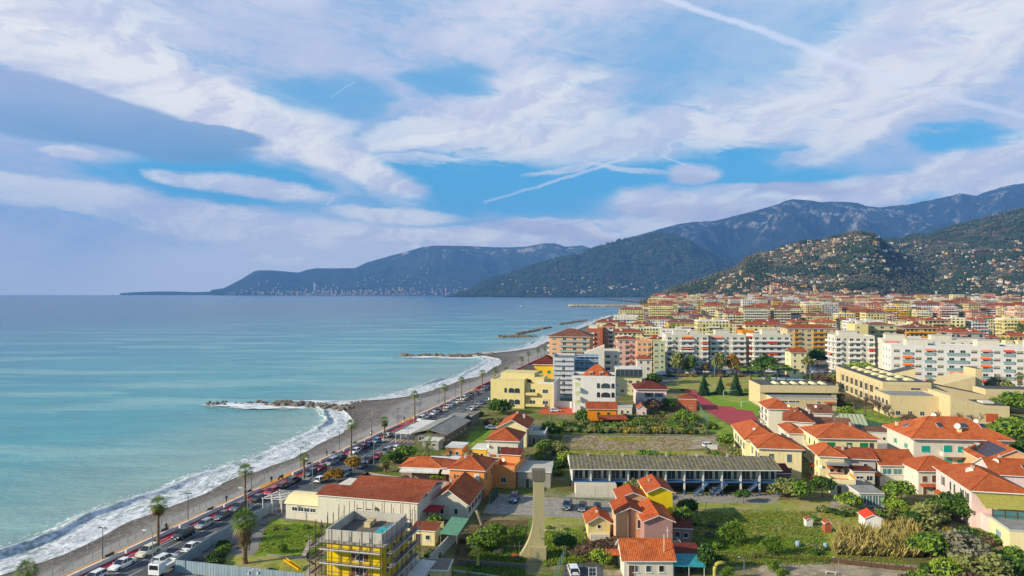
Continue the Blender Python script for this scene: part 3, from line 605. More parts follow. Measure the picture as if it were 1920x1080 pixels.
# ---- hills: ridge profile (pixels, turned into metres at the ridge's distance) x cross profile
TER = {}
def terrain(key, name, mat, sky, Df, Dr, Db, x0, x1, nx=420, ny=110, amp=.16, gul=1.0, seed=0, basez=SEA-4, foot=None, pw=1.15, mats=None):
 px = np.array([p[0] for p in sky], float); py = np.array([p[1] for p in sky], float)
 gx = np.arange(x0-200, x1+200, 2.0); gy = np.interp(gx, [f[0] for f in foot], [f[1] for f in foot]) if foot else gx*0+Df
 kk = np.hanning(61); kk /= kk.sum(); gy = np.convolve(np.pad(gy, 30, 'edge'), kk, 'valid')
 def height(X, Y):
  U = X/Y*F+960
  fd = np.interp(U, gx, gy)
  rid = (HZ-np.interp(U, px, py))*Dr/F + CAM
  t = (Y-fd)/(Dr-fd); tb = (Y-Dr)/(Db-Dr)
  wx = X+ (fbm(X*gul/900, Y*gul/900, 3, seed+9)-.5)*500/gul; wy = Y+(fbm(X*gul/900, Y*gul/900, 3, seed+19)-.5)*500/gul
  g1 = fbm(wx*gul/1100, wy*gul/1700, 6, seed, True)
  prof = np.where(t < 1, np.clip(t, 0, 1)**pw, 1-np.clip(tb, 0, 1)**1.4)
  env = np.clip(np.minimum(t*3.0, 1), 0, 1)*np.clip(1-np.abs(t-1)*0, 0, 1)
  cut = np.where(t < 1, np.clip((1-t)*3, 0.03, 1), np.clip((t-1)*2, .03, .4))
  z = rid*prof*(1+amp*2.2*(g1-.62)*cut) + rid*.05*(fbm(wx*gul/260, wy*gul/260, 5, seed+40)-.5)*np.clip(t*4, 0, 1)*np.clip(cut+.12, 0, 1)
  return np.where(t < 0, basez, z+basez*(1-np.clip(t*20, 0, 1)))
 TER[key] = height
 yy = np.concatenate([np.linspace(Df if not foot else min(f[1] for f in foot), Dr, int(ny*.8)), np.linspace(Dr, Db, int(ny*.2)+2)[1:]])
 uu = np.linspace(x0, x1, nx); U2, Y2 = np.meshgrid(uu, yy); X2 = (U2-960)/F*Y2
 Z = height(X2, Y2); Z[0, :] = basez-2; o = grid_mesh(name, np.stack([X2, Y2, Z], -1), [mat]); o['kind'] = 'structure'
 return o
terrain('far', 'hills_far_coast', 'hill_far', [(380,546),(420,540),(432,534),(455,522),(476,509),(486,507),(510,507),(535,509),(560,511),(575,506),(592,503),(640,503),(665,503),(690,491),(715,484),(740,477),(790,464),(815,461),(850,461),(900,462),(950,463),(985,462),(1003,459),(1020,456),(1040,457),(1060,463),(1090,460),(1110,466),(1160,478),(1300,500)],
  12500, 15000, 15290, 395, 1300, 480, 120, .4, .8, 3, pw=.95)
terrain('isle', 'hills_distant_headland', 'hill_far', [(230,549.5),(250,548),(290,546.5),(330,546.5),(360,548),(390,547),(420,546),(450,549.5)], 14200, 14900, 15280, 225, 460, 120, 24, .1, .4, 8)
terrain('blue', 'mountains_blue', 'hill_blue', [(1080,478),(1105,470),(1130,460),(1160,452),(1200,440),(1240,428),(1270,420),(1300,415),(1340,414),(1360,410),(1380,404),(1430,392),(1460,382),(1475,375),(1487,372),(1500,374),(1515,374),(1540,379),(1560,378),(1580,379),(1608,380),(1625,386),(1645,388),(1670,385),(1700,382),(1740,376),(1780,369),(1803,364),(1830,368),(1850,360),(1880,351),(1900,347),(1920,345),(2060,335),(2300,330)],
  8300, 12000, 14500, 1080, 2250, 600, 150, .5, 1.3, 17)
terrain('cape', 'hill_cape', 'hill_cape', [(835,556),(850,553),(880,545),(905,527),(925,520),(960,511),(1000,497),(1040,486),(1063,480),(1078,477),(1085,480),(1100,470),(1120,461),(1140,456),(1160,450),(1200,443),(1235,438),(1262,440),(1290,451),(1330,474),(1380,492),(1440,505),(1600,520)],
  6900, 8600, 9600, 832, 1620, 480, 140, .45, 1.6, 31, foot=[(830,7500),(1000,7300),(1240,7100),(1500,5200)])
terrain('right', 'hill_right_slope', 'hill_right', [(1380,540),(1450,520),(1500,500),(1600,462),(1640,452),(1690,447),(1715,441),(1735,443),(1760,433),(1800,421),(1850,407),(1900,394),(1920,390),(2060,368),(2300,350)],
  2250, 4200, 5200, 1400, 2250, 440, 140, .3, 2.2, 47, foot=[(1380,2350),(1700,2250),(2000,1900),(2300,1400)])
terrain('near', 'hill_old_town', 'hill_town', [(1205,562),(1222,556),(1250,545),(1275,535),(1290,530),(1330,519),(1360,508),(1385,497),(1395,486),(1400,482),(1425,474),(1455,466),(1470,462),(1500,455),(1515,454),(1535,452),(1560,447),(1580,440),(1600,436),(1615,434),(1635,438),(1655,450),(1680,468),(1720,492),(1800,535),(1850,560)],
  2050, 2900, 3500, 1200, 1860, 460, 150, .34, 3.2, 61, foot=[(1200,2850),(1290,2500),(1400,2150),(1640,1950),(1850,2500)])
terrain('bank', 'hill_edge_bank', 'cliff', [(1870,598),(1890,584),(1905,576),(1925,566),(2000,545),(2200,520)], 1000, 1120, 1400, 1868, 2150, 80, 40, .2, 9, 71, basez=-1)
patch('far_coast_ground', [(7.5, 0)]*3, 'stone_tan', 0, False) if False else None
# haze: even air over land and sea
n = bpy.data.materials.new('haze_air'); n.use_nodes = True; t = n.node_tree; t.nodes.clear(); o_ = nn(t, 'ShaderNodeOutputMaterial'); v_ = nn(t, 'ShaderNodeVolumePrincipled')
v_.inputs['Color'].default_value = (.19, .46, 1.0, 1); v_.inputs['Density'].default_value = 5.6e-5; v_.inputs['Anisotropy'].default_value = .0
t.links.new(v_.outputs[0], o_.inputs['Volume']); M['haze_air'] = n
m = MB(); m.box(-26100, -300, SEA-6, 9100, 15320, 1950); hz = m.build('haze', ['haze_air'], uv=False); hz['kind'] = 'stuff'; hz.display_type = 'WIRE'
# ------------------------------------------------------------------ building kit (local frame: x along the front, y away, origin front-left)
WINC = {}
def win_mesh(w, h, style):
 k = (round(w, 2), round(h, 2), style)
 if k in WINC: return WINC[k]
 fr = 'white_paint'; m = MB()
 hw = w/2
 if style.startswith('arch'):
  n = 8; pts = [(-hw, 0), (hw, 0)]+[(hw*math.cos(math.pi*i/n), h-hw*.55+hw*.55*math.sin(math.pi*i/n)) for i in range(n+1)]
  m.add([(x, -.02, z) for x, z in pts]+[(x, .02, z) for x, z in pts], [tuple(range(len(pts)))], 1)
  m.box(-hw, -.10, -.06, hw, 0, 0, 0)
 else:
  f = .07
  m.box(-hw, -.05, 0, -hw+f, .03, h); m.box(hw-f, -.05, 0, hw, .03, h); m.box(-hw+f, -.05, h-f, hw-f, .03, h); m.box(-hw+f, -.05, 0, hw-f, .03, f)
  m.box(-hw+f, -.02, f, hw-f, .02, h-f, 1)
  if w > 1.0: m.box(-.03, -.045, f, .03, -.02, h-f)
  m.box(-hw-.08, -.12, -.08, hw+.08, .0, 0)
 o = m.build('window', [fr, 'glass_dark' if 'teal' not in style else 'glass_teal']); me = o.data; bpy.data.objects.remove(o)
 sh = []
 if ':' in style:
  mode, col = style.split(':')[1:3]
  if mode == 'open':
   for sx in (-1, 1):
    m = MB(); x0 = sx*(hw+.03); x1 = sx*(hw+.03+w*.48); m.box(min(x0, x1), -.07, 0, max(x0, x1), -.02, h)
    for q in range(1, 5): m.box(min(x0, x1)+.05, -.085, h*q/5-.03, max(x0, x1)-.05, -.07, h*q/5)
    o = m.build('shutter', [col]); sh.append(o.data); bpy.data.objects.remove(o)
  elif mode == 'shut':
   m = MB(); m.box(-hw+.02, -.09, 0.02, hw-.02, -.055, h-.02)
   for q in range(1, 6): m.box(-hw+.08, -.1, h*q/6-.03, hw-.08, -.09, h*q/6)
   o = m.build('shutter', [col]); sh.append(o.data); bpy.data.objects.remove(o)
  elif mode == 'half':
   m = MB(); m.box(-hw+.05, -.08, h*.42, hw-.05, -.055, h-.04); o = m.build('blind', [col]); sh.append(o.data); bpy.data.objects.remove(o)
 WINC[k] = (me, sh); return WINC[k]
class Bld:
 def __init__(s, name, label, cat, loc, rz, W, D, H, group=None):
  s.r = thing(name, label, cat, loc, rz, group); s.W, s.D, s.H = W, D, H; s.nw = 0
 @staticmethod
 def px(name, label, cat, x0, x1, ytop, ybase, depth, rot=0.0, group=None, D=None, H=None, W=None, z=0.0):
  D = D or (CAM-z)*F/(ybase-HZ); p = GD(x0, D, z); a = math.radians(rot)
  if W is None:      # width so that the front-right corner falls on column x1
   u = (x1-960)/F; W = (u*D-p.x)/(math.cos(a)-u*math.sin(a))
  if H is None: H = (CAM-z)-(ytop-HZ)*D/F
  return Bld(name, label, cat, p, a, W, depth, H, group)
 def face(s, f, u, z=0.0, out=0.0):
  W, D = s.W, s.D
  return {'f': ((u, -out, z), 0), 'l': ((-out, D-u, z), -math.pi/2), 'r': ((W+out, u, z), math.pi/2), 'b': ((W-u, D+out, z), math.pi)}[f]
 def flen(s, f): return s.W if f in 'fb' else s.D
 def body(s, mat, gable=None, rise=0, name='wall', z0=0.0, H=None):
  H = H or s.H; W, D = s.W, s.D; m = MB(); m.box(0, 0, z0, W, D, H)
  if gable == 'y': m.add([(0, 0, H), (W, 0, H), (W/2, 0, H+rise), (0, D, H), (W, D, H), (W/2, D, H+rise)], [(0, 1, 2), (3, 5, 4), (0, 2, 5, 3), (1, 4, 5, 2)])
  if gable == 'x': m.add([(0, 0, H), (0, D, H), (0, D/2, H+rise), (W, 0, H), (W, D, H), (W, D/2, H+rise)], [(0, 1, 2), (3, 5, 4), (0, 2, 5, 3), (1, 4, 5, 2)])
  s.wall = m.build(name, [mat], s.r); return s
 def add(s, name, mats, m, parent=None, loc=(0, 0, 0)): return m.build(name, mats, parent or s.r, loc)
 def roof(s, kind, rise, mat, ov=.5, z=None, W=None, D=None, x0=0, y0=0, soffit='white_paint', name='roof', t=.16, inset=None):
  z = s.H if z is None else z; W = W or s.W; D = D or s.D; m = MB()
  a, b, c, d = x0-ov, y0-ov, x0+W+ov, y0+D+ov; z0 = z-.02; z1 = z+t
  B = [(a, b), (c, b), (c, d), (a, d)]; w, dd = c-a, d-b
  zr = z1+rise
  if kind == 'hip':
   if w >= dd: k = dd/2*(inset or 1); r0, r1 = (a+k, (b+d)/2, zr), (c-k, (b+d)/2, zr); fs = [(0, 1, 5, 4), (1, 2, 5), (2, 3, 4, 5), (3, 0, 4)]
   else: k = w/2*(inset or 1); r0, r1 = ((a+c)/2, b+k, zr), ((a+c)/2, d-k, zr); fs = [(0, 1, 4), (1, 2, 5, 4), (2, 3, 5), (3, 0, 4, 5)]
  elif kind == 'gx': r0, r1 = (a, (b+d)/2, zr), (c, (b+d)/2, zr); fs = [(0, 1, 5, 4), (2, 3, 4, 5)]
  elif kind == 'gy': r0, r1 = ((a+c)/2, b, zr), ((a+c)/2, d, zr); fs = [(1, 2, 5, 4), (3, 0, 4, 5)]
  elif kind == 'mono':   # rises to the back
   vs = [(a, b, z1), (c, b, z1), (c, d, zr), (a, d, zr)]; lo = [(p[0], p[1], p[2]-t) for p in vs]
   m.add(vs, [(0, 1, 2, 3)], 0); m.add(lo+vs, [(3, 2, 1, 0), (0, 1, 5, 4), (1, 2, 6, 5), (2, 3, 7, 6), (3, 0, 4, 7)], 1)
   return m.build(name, [mat, soffit], s.r)
  elif kind == 'monox':  # rises to the right
   vs = [(a, b, z1), (c, b, zr), (c, d, zr), (a, d, z1)]; lo = [(p[0], p[1], p[2]-t) for p in vs]
   m.add(vs, [(0, 1, 2, 3)], 0); m.add(lo+vs, [(3, 2, 1, 0), (0, 1, 5, 4), (1, 2, 6, 5), (2, 3, 7, 6), (3, 0, 4, 7)], 1)
   return m.build(name, [mat, soffit], s.r)
  elif kind == 'flat':
   m.box(a, b, z0, c, d, z1, 1); m.box(a+.15, b+.15, z1, c-.15, d-.15, z1+.03, 0); return m.build(name, [mat, soffit], s.r)
  elif kind == 'parapet':
   m.box(x0+.25, y0+.25, z, x0+W-.25, y0+D-.25, z+.05, 0)
   for bx in ((x0-.04, y0-.04, x0+W+.04, y0+.22), (x0-.04, y0+D-.22, x0+W+.04, y0+D+.04), (x0-.04, y0+.22, x0+.22, y0+D-.22), (x0+W-.22, y0+.22, x0+W+.04, y0+D-.22)):
    m.box(bx[0], bx[1], z, bx[2], bx[3], z+rise, 1)
   return m.build(name, [mat, soffit], s.r)
  if kind in ('gx', 'gy'):
   zb = z-.0; k_ = rise/((dd if kind == 'gx' else w)/2)*ov; e = zb-k_+.02; zt = zb+rise+.02   # eave drops below the wall head
   for sgn in (0, 1):
    if kind == 'gx': P = [(a, b if sgn == 0 else d, e), (c, b if sgn == 0 else d, e), (c, (b+d)/2, zt), (a, (b+d)/2, zt)]
    else: P = [(a if sgn == 0 else c, b, e), (a if sgn == 0 else c, d, e), ((a+c)/2, d, zt), ((a+c)/2, b, zt)]
    if (kind == 'gx') == (sgn == 1): P = P[::-1]
    Q = [(p[0], p[1], p[2]+t) for p in P]; m.add(Q, [(0, 1, 2, 3)], 0); m.add(P+Q, [(3, 2, 1, 0), (0, 1, 5, 4), (1, 2, 6, 5), (2, 3, 7, 6), (3, 0, 4, 7)], 1)
   r0 = (a, (b+d)/2, zt+t) if kind == 'gx' else ((a+c)/2, b, zt+t); r1 = (c, (b+d)/2, zt+t) if kind == 'gx' else ((a+c)/2, d, zt+t)
   m.ring([r0, r1], .12, 5, 0); return m.build(name, [mat, soffit], s.r)
  T = [(p[0], p[1], z1) for p in B]+[r0, r1]; m.add(T, fs, 0)
  Lo = [(p[0], p[1], z0) for p in B]; m.add(Lo+T[:4], [(3, 2, 1, 0), (0, 1, 5, 4), (1, 2, 6, 5), (2, 3, 7, 6), (3, 0, 4, 7)], 1)
  # ridge and hip caps
  def cap(p, q): m.ring([p, q], .11, 5, 0)
  cap(r0, r1)
  if kind == 'hip':
   ends = {0: r0, 3: r0, 1: r1, 2: r1} if w >= dd else {0: r0, 1: r0, 2: r1, 3: r1}
   for i in range(4): cap(T[i], ends[i])
  return m.build(name, [mat, soffit], s.r)
 def win(s, f, u, z, w=1.0, h=1.3, style='plain', label=None, name='window'):
  if s.nw >= 100: return
  me, sh = win_mesh(w, h, style); p, rz = s.face(f, u, z, .0); o = inst(me, name, s.r, p, rz)
  for sm in sh: inst(sm, sm.name.split('.')[0], o)
  s.nw += 1; return o
 def wins(s, f, n, zs, w=1.0, h=1.3, style='plain', m0=.8, styles=None):
  L = s.flen(f); k = 0
  for z in zs:
   for i in range(n):
    st = style if styles is None else styles[(i*7+k*3) % len(styles)]
    s.win(f, m0+(L-2*m0)*((i+.5)/n), z, w, h, st); k += 1
  return s
 def door(s, f, u, w=.9, h=2.1, mat='wood_brown', z=0.0):
  m = MB(); m.box(-w/2, -.05, 0, w/2, .02, h, 0); m.box(-w/2-.08, -.07, 0, -w/2, .02, h+.08, 1); m.box(w/2, -.07, 0, w/2+.08, .02, h+.08, 1); m.box(-w/2, -.07, h, w/2, .02, h+.08, 1)
  p, rz = s.face(f, u, z); o = m.build('door', [mat, 'white_paint'], s.r); o.location = p; o.rotation_euler = (0, 0, rz)
  m = MB(); m.box(w/2-.16, -.1, 1.0, w/2-.1, -.05, 1.12); m.build('handle', ['galvanised'], o); return o
 def balcony(s, f, u0, u1, z, dp=1.2, par='solid', mat='white_paint', h=1.0, sm=None):
  key = ('bal', round(u1-u0, 2), dp, par, mat, h)
  if key not in WINC:
   w = u1-u0; m = MB(); m.box(0, -dp, -.16, w, -.005, 0, 0)
   if par == 'solid': m.box(0, -dp-.06, -.16, w, -dp, h, 0); m.box(0, -dp, 0, .08, -.01, h, 0); m.box(w-.08, -dp, 0, w, -.01, h, 0)
   elif par == 'glass': m.box(0, -dp-.03, .05, w, -dp, h, 1); m.box(0, -dp, .05, .03, -.01, h, 1); m.box(w-.03, -dp, .05, w, -.01, h, 1); m.box(0, -dp-.05, h, w, -dp+.02, h+.05, 0)
   else:
    m.box(0, -dp-.03, h-.05, w, -dp+.01, h, 1); n = max(2, int(w/.35))
    for i in range(n+1): x = w*i/n; m.box(x-.012, -dp-.02, 0, x+.012, -dp, h-.05, 1)
    for x in (0, w-.03): m.box(x, -dp, h-.05, x+.03, -.01, h, 1)
   o = m.build('balcony', [mat, {'glass': 'glass_rail', 'rail': 'dark_iron', 'solid': mat}[par]]); WINC[key] = o.data; bpy.data.objects.remove(o)
  p, rz = s.face(f, u0, z); return inst(WINC[key], 'balcony', s.r, p, rz)
 def awning(s, f, u, z, w=2.5, dp=1.3, drop=.8, mat='awning_red', parent=None, name='awning'):
  key = ('awn', round(w, 2), dp, drop, mat)
  if key not in WINC:
   m = MB(); m.add([(-w/2, 0, 0), (w/2, 0, 0), (w/2, -dp, -drop), (-w/2, -dp, -drop), (-w/2, 0, -.05), (w/2, 0, -.05), (w/2, -dp, -drop-.05), (-w/2, -dp, -drop-.05), (w/2, -dp, -drop-.3), (-w/2, -dp, -drop-.3)],
       [(0, 1, 2, 3), (7, 6, 5, 4), (3, 2, 8, 9), (0, 3, 7, 4), (1, 5, 6, 2)]); o = m.build('awning', [mat]); WINC[key] = o.data; bpy.data.objects.remove(o)
  p, rz = s.face(f, u, z); return inst(WINC[key], name, s.r, p, rz)
 def tawning(s, f, u, z, w=2.5, dp=1.2, mat='tile_orange'):
  m = MB(); m.add([(-w/2, 0, 0), (w/2, 0, 0), (w/2, -dp, -.45), (-w/2, -dp, -.45), (-w/2, 0, -.12), (w/2, 0, -.12), (w/2, -dp, -.57), (-w/2, -dp, -.57)],
      [(0, 3, 2, 1), (7, 6, 5, 4), (3, 7, 6, 2), (0, 4, 7, 3), (1, 2, 6, 5)]); p, rz = s.face(f, u, z); o = m.build('canopy', [mat], s.r); o.location = p; o.rotation_euler = (0, 0, rz); return o
 def chimney(s, x, y, z, h=1.2, w=.5, mat='concrete_light'):
  m = MB(); m.box(x-w/2, y-w/2, z, x+w/2, y+w/2, z+h); m.box(x-w/2-.08, y-w/2-.08, z+h, x+w/2+.08, y+w/2+.08, z+h+.12); m.box(x-w/4, y-w/4, z+h+.12, x+w/4, y+w/4, z+h+.3, 1)
  return m.build('chimney', [mat, 'terracotta'], s.r)
 def skylight(s, p, ux, vy, w=.8, h=1.1):
  p = Vector(p); ux = Vector(ux).normalized(); vy = Vector(vy).normalized(); nrm = ux.cross(vy); q = [p-ux*w/2-vy*h/2, p+ux*w/2-vy*h/2, p+ux*w/2+vy*h/2, p-ux*w/2+vy*h/2]
  m = MB(); m.add([v+nrm*.02 for v in q]+[v+nrm*.14 for v in q], [(4, 5, 6, 7)], 1); m.add([v+nrm*.0 for v in q]+[v+nrm*.13 for v in q], [(0, 1, 5, 4), (1, 2, 6, 5), (2, 3, 7, 6), (3, 0, 4, 7)], 0)
  return m.build('skylight', ['white_paint', 'glass_dark'], s.r)
 def dish(s, x, y, z, r=.45):
  if 'dish' not in WINC:
   m = MB(); n = 10; rings = 3; vs = [(0, 0, 0)];
   for i in range(1, rings+1):
    for k in range(n): a = 2*math.pi*k/n; rr = i/rings; vs.append((rr*math.cos(a), -rr*rr*.28, rr*math.sin(a)))
   fs = [(0, 1+k, 1+(k+1) % n) for k in range(n)]+[(1+(i-1)*n+k, 1+(i-1)*n+(k+1) % n, 1+i*n+(k+1) % n, 1+i*n+k) for i in range(1, rings) for k in range(n)]
   m.add(vs, fs); m.box(-.05, -.55, -.05, .05, 0, .0); m.cyl(0, .1, -1.3, .1, .06, n=5); o = m.build('satellite_dish', ['white_paint']); WINC['dish'] = o.data; bpy.data.objects.remove(o)
  return inst(WINC['dish'], 'satellite_dish', s.r, (x, y, z), rnd.uniform(-.9, .2), (r, r, r))
 def antenna(s, x, y, z, h=2.5):
  m = MB(); m.cyl(x, y, z, z+h, .025, n=4)
  for k in (.7, .85, 1): m.box(x-.5, y-.02, z+h*k-.03, x+.5, y+.02, z+h*k)
  return m.build('antenna', ['galvanised'], s.r)
def shed(label, x0, x1, ytop, ybase, depth, rot, wall, roofmat, kind='flat', rise=.3, cat='shed', name='shed', group=None, ov=.25, door=True, **k):
 b = Bld.px(name, label, cat, x0, x1, ytop, ybase, depth, rot, group, **k)
 gb = {'gx': 'x', 'gy': 'y'}.get(kind)
 b.body(wall, gb, rise*.93 if gb else 0)
 b.roof(kind, rise, roofmat, ov)
 if door and b.W > 2.2: b.door('f', b.W*.3, .85, min(2.0, b.H-.3));
 if b.W > 3.2: b.win('f', b.W*.7, 1.0, .9, min(.9, max(.4, b.H-1.5)))
 return b
# ------------------------------------------------------------------ near buildings (left to right, front to back)
# --- yellow house inside scaffolding
rz = -13.0
b = Bld.px('scaffolded_house', 'bright yellow flat-roofed house wrapped in metal scaffolding, grey parapet, nearest in photo', 'house', 613, 716, 1018, 1125, 9.0, rz, D=100, W=8.6, H=8.6)
W, D, H = b.W, b.D, b.H
b.body('plaster_yellow')
m = MB(); m.box(-1.3, -.5, H, W+.9, D+.6, H+.28); b.add('roof_slab', ['concrete'], m)
m = MB(); m.box(-.1, .1, H+.285, W+.1, D, H+.4, 1)
for bx in ((-.2, 0, W+.2, .22), (-.2, D-.2, W+.2, D+.02), (-.2, .22, .02, D-.2), (W, .22, W+.22, D-.2)): m.box(bx[0], bx[1], H+.28, bx[2], bx[3], H+1.75, 0)
b.add('parapet', ['concrete_light', 'concrete_dark'], m)
for zf in (1.0, 4.0, 6.2): b.win('f', 5.2, zf, 1.3, 1.5, 'plain:open:brown_shutter')
b.win('f', 2.0, .8, 1.2, 1.5); b.wins('r', 3, [1.0, 4.0, 6.2], 1.0, 1.4); b.wins('l', 3, [1.0, 4.0, 6.2], 1.0, 1.4)
m = MB(); m.add([(3.6, 0, 4.0), (6.6, 0, 4.0), (6.9, -1.3, 3.3), (3.3, -1.3, 3.3), (3.6, 0, 3.85), (6.6, 0, 3.85), (6.9, -1.3, 3.15), (3.3, -1.3, 3.15)], [(0, 3, 2, 1), (7, 6, 5, 4), (3, 7, 6, 2), (0, 4, 7, 3), (1, 2, 6, 5)]); b.add('canopy', ['tile_red'], m)
t = thing('insulation_pack', 'yellow wrapped stack of insulation boards on the scaffolded house roof', 'building material', b.r.matrix_basis @ Vector((3.2, 5.6, H+.42)), b.r.rotation_euler.z)
m = MB(); m.box(0, 0, 0, 1.0, 2.4, .25); m.box(.03, .03, .25, .97, 2.37, .5); m.box(0, 0, .5, 1.0, 2.4, .75); m.build('boards', ['wall_sand'], t)
for y_ in (.5, 1.8): m = MB(); m.box(-.02, y_, 0, 1.02, y_+.1, .77); m.build('strap', ['dark_iron'], t)
t = thing('tarpaulin', 'crumpled turquoise and blue tarpaulin on the scaffolded house roof', 'tarpaulin', b.r.matrix_basis @ Vector((5.6, 3.0, H+.42)), b.r.rotation_euler.z)
for (x0, y0, w, d_, mt, sd) in ((0, 0, 2.6, 3.2, 'tarp_teal', 1), (1.0, 2.2, 1.6, 2.6, 'tarp_blue', 2)):
 X, Y = np.meshgrid(np.linspace(0, 1, 16), np.linspace(0, 1, 16)); Z = .12+.5*fbm(X*4+sd, Y*4, 4, sd)*np.sin(X*3.1)*np.sin(Y*3.1)
 o = grid_mesh('sheet', np.stack([x0+X*w+.3*fbm(Y*3, Y*0, 3, sd), y0+Y*d_+.3*fbm(X*3, X*0, 3, sd), Z], -1), [mt], smooth=False); o.parent = t
# scaffolding: its own thing
sc = thing('scaffolding', 'tube scaffolding with plank decks around the bright yellow house', 'scaffolding', b.r.location, b.r.rotation_euler.z)
def scaf_side(x0, y0, x1, y1, ox, oy, n, top, name='standard'):
 for i in range(n+1):
  x = x0+(x1-x0)*i/n; y = y0+(y1-y0)*i/n
  m = MB(); m.cyl(x, y, 0, top, .05, n=5); m.cyl(x+ox, y+oy, 0, top if i % 2 else top-.9, .05, n=5); m.build('standard', ['rust_pipe'], sc)
 for k, z in enumerate((1.9, 3.9, 5.9, 7.9)):
  m = MB(); m.prism([(x0, y0), (x1, y1), (x1+ox, y1+oy), (x0+ox, y0+oy)], z, z+.06); m.build('deck', ['plank'], sc)
  m = MB()
  m.ring([(x0+ox, y0+oy, z+.15), (x1+ox, y1+oy, z+.15)], .10, 4)
  m.build('toe_board', ['concrete_light'], sc)
  m = MB()
  for dz in (.55, 1.05): m.ring([(x0+ox, y0+oy, z+dz), (x1+ox, y1+oy, z+dz)], .042, 4)
  m.build('guard_rail', ['rust_pipe'], sc)
 for i in range(n):
  for k, z in enumerate((0, 2, 4, 6, 8)):
   if (i+k) % 3: continue
   xa = x0+(x1-x0)*i/n+ox; xb = x0+(x1-x0)*(i+1)/n+ox; ya = y0+(y1-y0)*i/n+oy; yb = y0+(y1-y0)*(i+1)/n+oy
   m = MB(); m.ring([(xa, ya, z), (xb, yb, z+2)], .035, 4); m.build('brace', ['galvanised'], sc)
scaf_side(-.4, -.75, W+.5, -.75, 0, -.9, 6, 10.9)
scaf_side(W+1.1, -.75, W+1.1, D+1.2, .9, 0, 6, 11.3)
scaf_side(-1.5, -.75, -1.5, D+1.2, -.9, 0, 6, 11.3)
scaf_side(-.4, D+.8, W+.5, D+.8, 0, .9, 6, 11.6)
for z in (0, 2, 4, 6):
 m = MB(); m.obox((-2.2, -.8), (-2.2, 1.8), .35, 0, .05); o = m.build('stair_flight', ['plank'], sc, (0, 0, z)); o.rotation_euler = (math.radians(38 if z % 4 else -38), 0, 0); o.location = (-1.2, 0 if z % 4 else 1.2, z+.9)
# --- restaurant with long white wall
b = Bld.px('restaurant_building', 'long white blank walled building with wide rust tile roof behind the scaffolding', 'building', 596, 785, 929, 990, 13, -14.5, D=134, W=20.9, H=5.3)
b.body('wall_white'); W, D = b.W, b.D
b.roof('mono', .9, 'tile_rust', .35, W=W, D=4.0);
m = MB(); m.box(4.5, 4.5, 5.3, W+.3, D, 5.9); b.add('rear_wall', ['wall_white'], m); b.roof('gx', 1.2, 'tile_rust', .4, z=5.5, W=W-4.5, D=D-2.5, x0=4.5, y0=4.2)
b.win('r', 5, 1.2, 1.2, 1.2); b.door('r', 9)
m = MB(); m.box(8.5, -.06, 3.3, 9.4, 0, 3.45); m.box(10.3, -.06, 3.25, 11.4, 0, 3.45); b.add('beam_end', ['wood_brown'], m)
m = MB(); m.ring([(12.5, -.1, 3.6), (12.5, -.35, 3.6)], [.35, .3], 10); b.add('vent', ['concrete_dark'], m)
m = MB(); m.box(W+.05, 2.5, 3.0, W+3.2, 6.5, 3.1); b.add('red_canopy', ['cloth_red'], m)
b = Bld.px('garden_room', 'cream barrel-roofed garden room with strip windows left of the long white wall', 'building', 536, 596, 945, 974, 6, -14.5, D=136.3, W=7.6, H=3.0)
b.body('wall_white'); W, D = b.W, b.D; m = MB(); n = 10
pts = [(-.3+(W+.0)*0, -.3+(D+.6)*i/n, 3.0+1.5*math.sin(math.pi*(.0+.95*i/n))**.8 if 0 < i < n else 3.0) for i in range(n+1)]
m.add([(-.3, p[1], p[2]) for p in pts]+[(W-.02, p[1], p[2]) for p in pts], [(i, n+1+i, n+2+i, i+1) for i in range(n)]+[tuple(range(n+1)), tuple(range(n+1, 2*n+2))]); b.add('roof', ['wall_cream'], m)
for i in range(4): b.win('f', 2.0+i*1.35, 1.6, 1.25, .85)
# pergola frame
t = thing('pergola', 'white open pergola frame beside the barrel-roofed garden room', 'pergola', GD(492, 140), math.radians(-14.5))
m = MB()
for x in (0, 2.2, 4.4):
 for y in (0, 3, 6): m.box(x, y, 0, x+.1, y+.1, 2.7)
m.build('posts', ['white_paint'], t); m = MB()
for x in (0, 2.2, 4.4): m.box(x, -.2, 2.7, x+.1, 6.3, 2.85)
for y in (0, 1, 2, 3, 4, 5, 6): m.box(-.2, y, 2.85, 4.7, y+.08, 2.93)
m.build('rafters', ['white_paint'], t)
# --- gable house
b = Bld.px('gable_house', 'low white house with steep orange and maroon gable roof beside red canopy', 'house', 808, 866, 0, 972, 13, -10, D=136, W=7.4, H=3.3)
b.body('wall_white', 'y', 2.5); b.roof('gy', 2.6, 'tile_orange', .55); b.wins('f', 2, [1.1], .8, 1.2); b.wins('r', 4, [1.0], .9, 1.2, 'plain:open:brown_shutter'); b.chimney(2.0, 8, 4.6, 1.4)
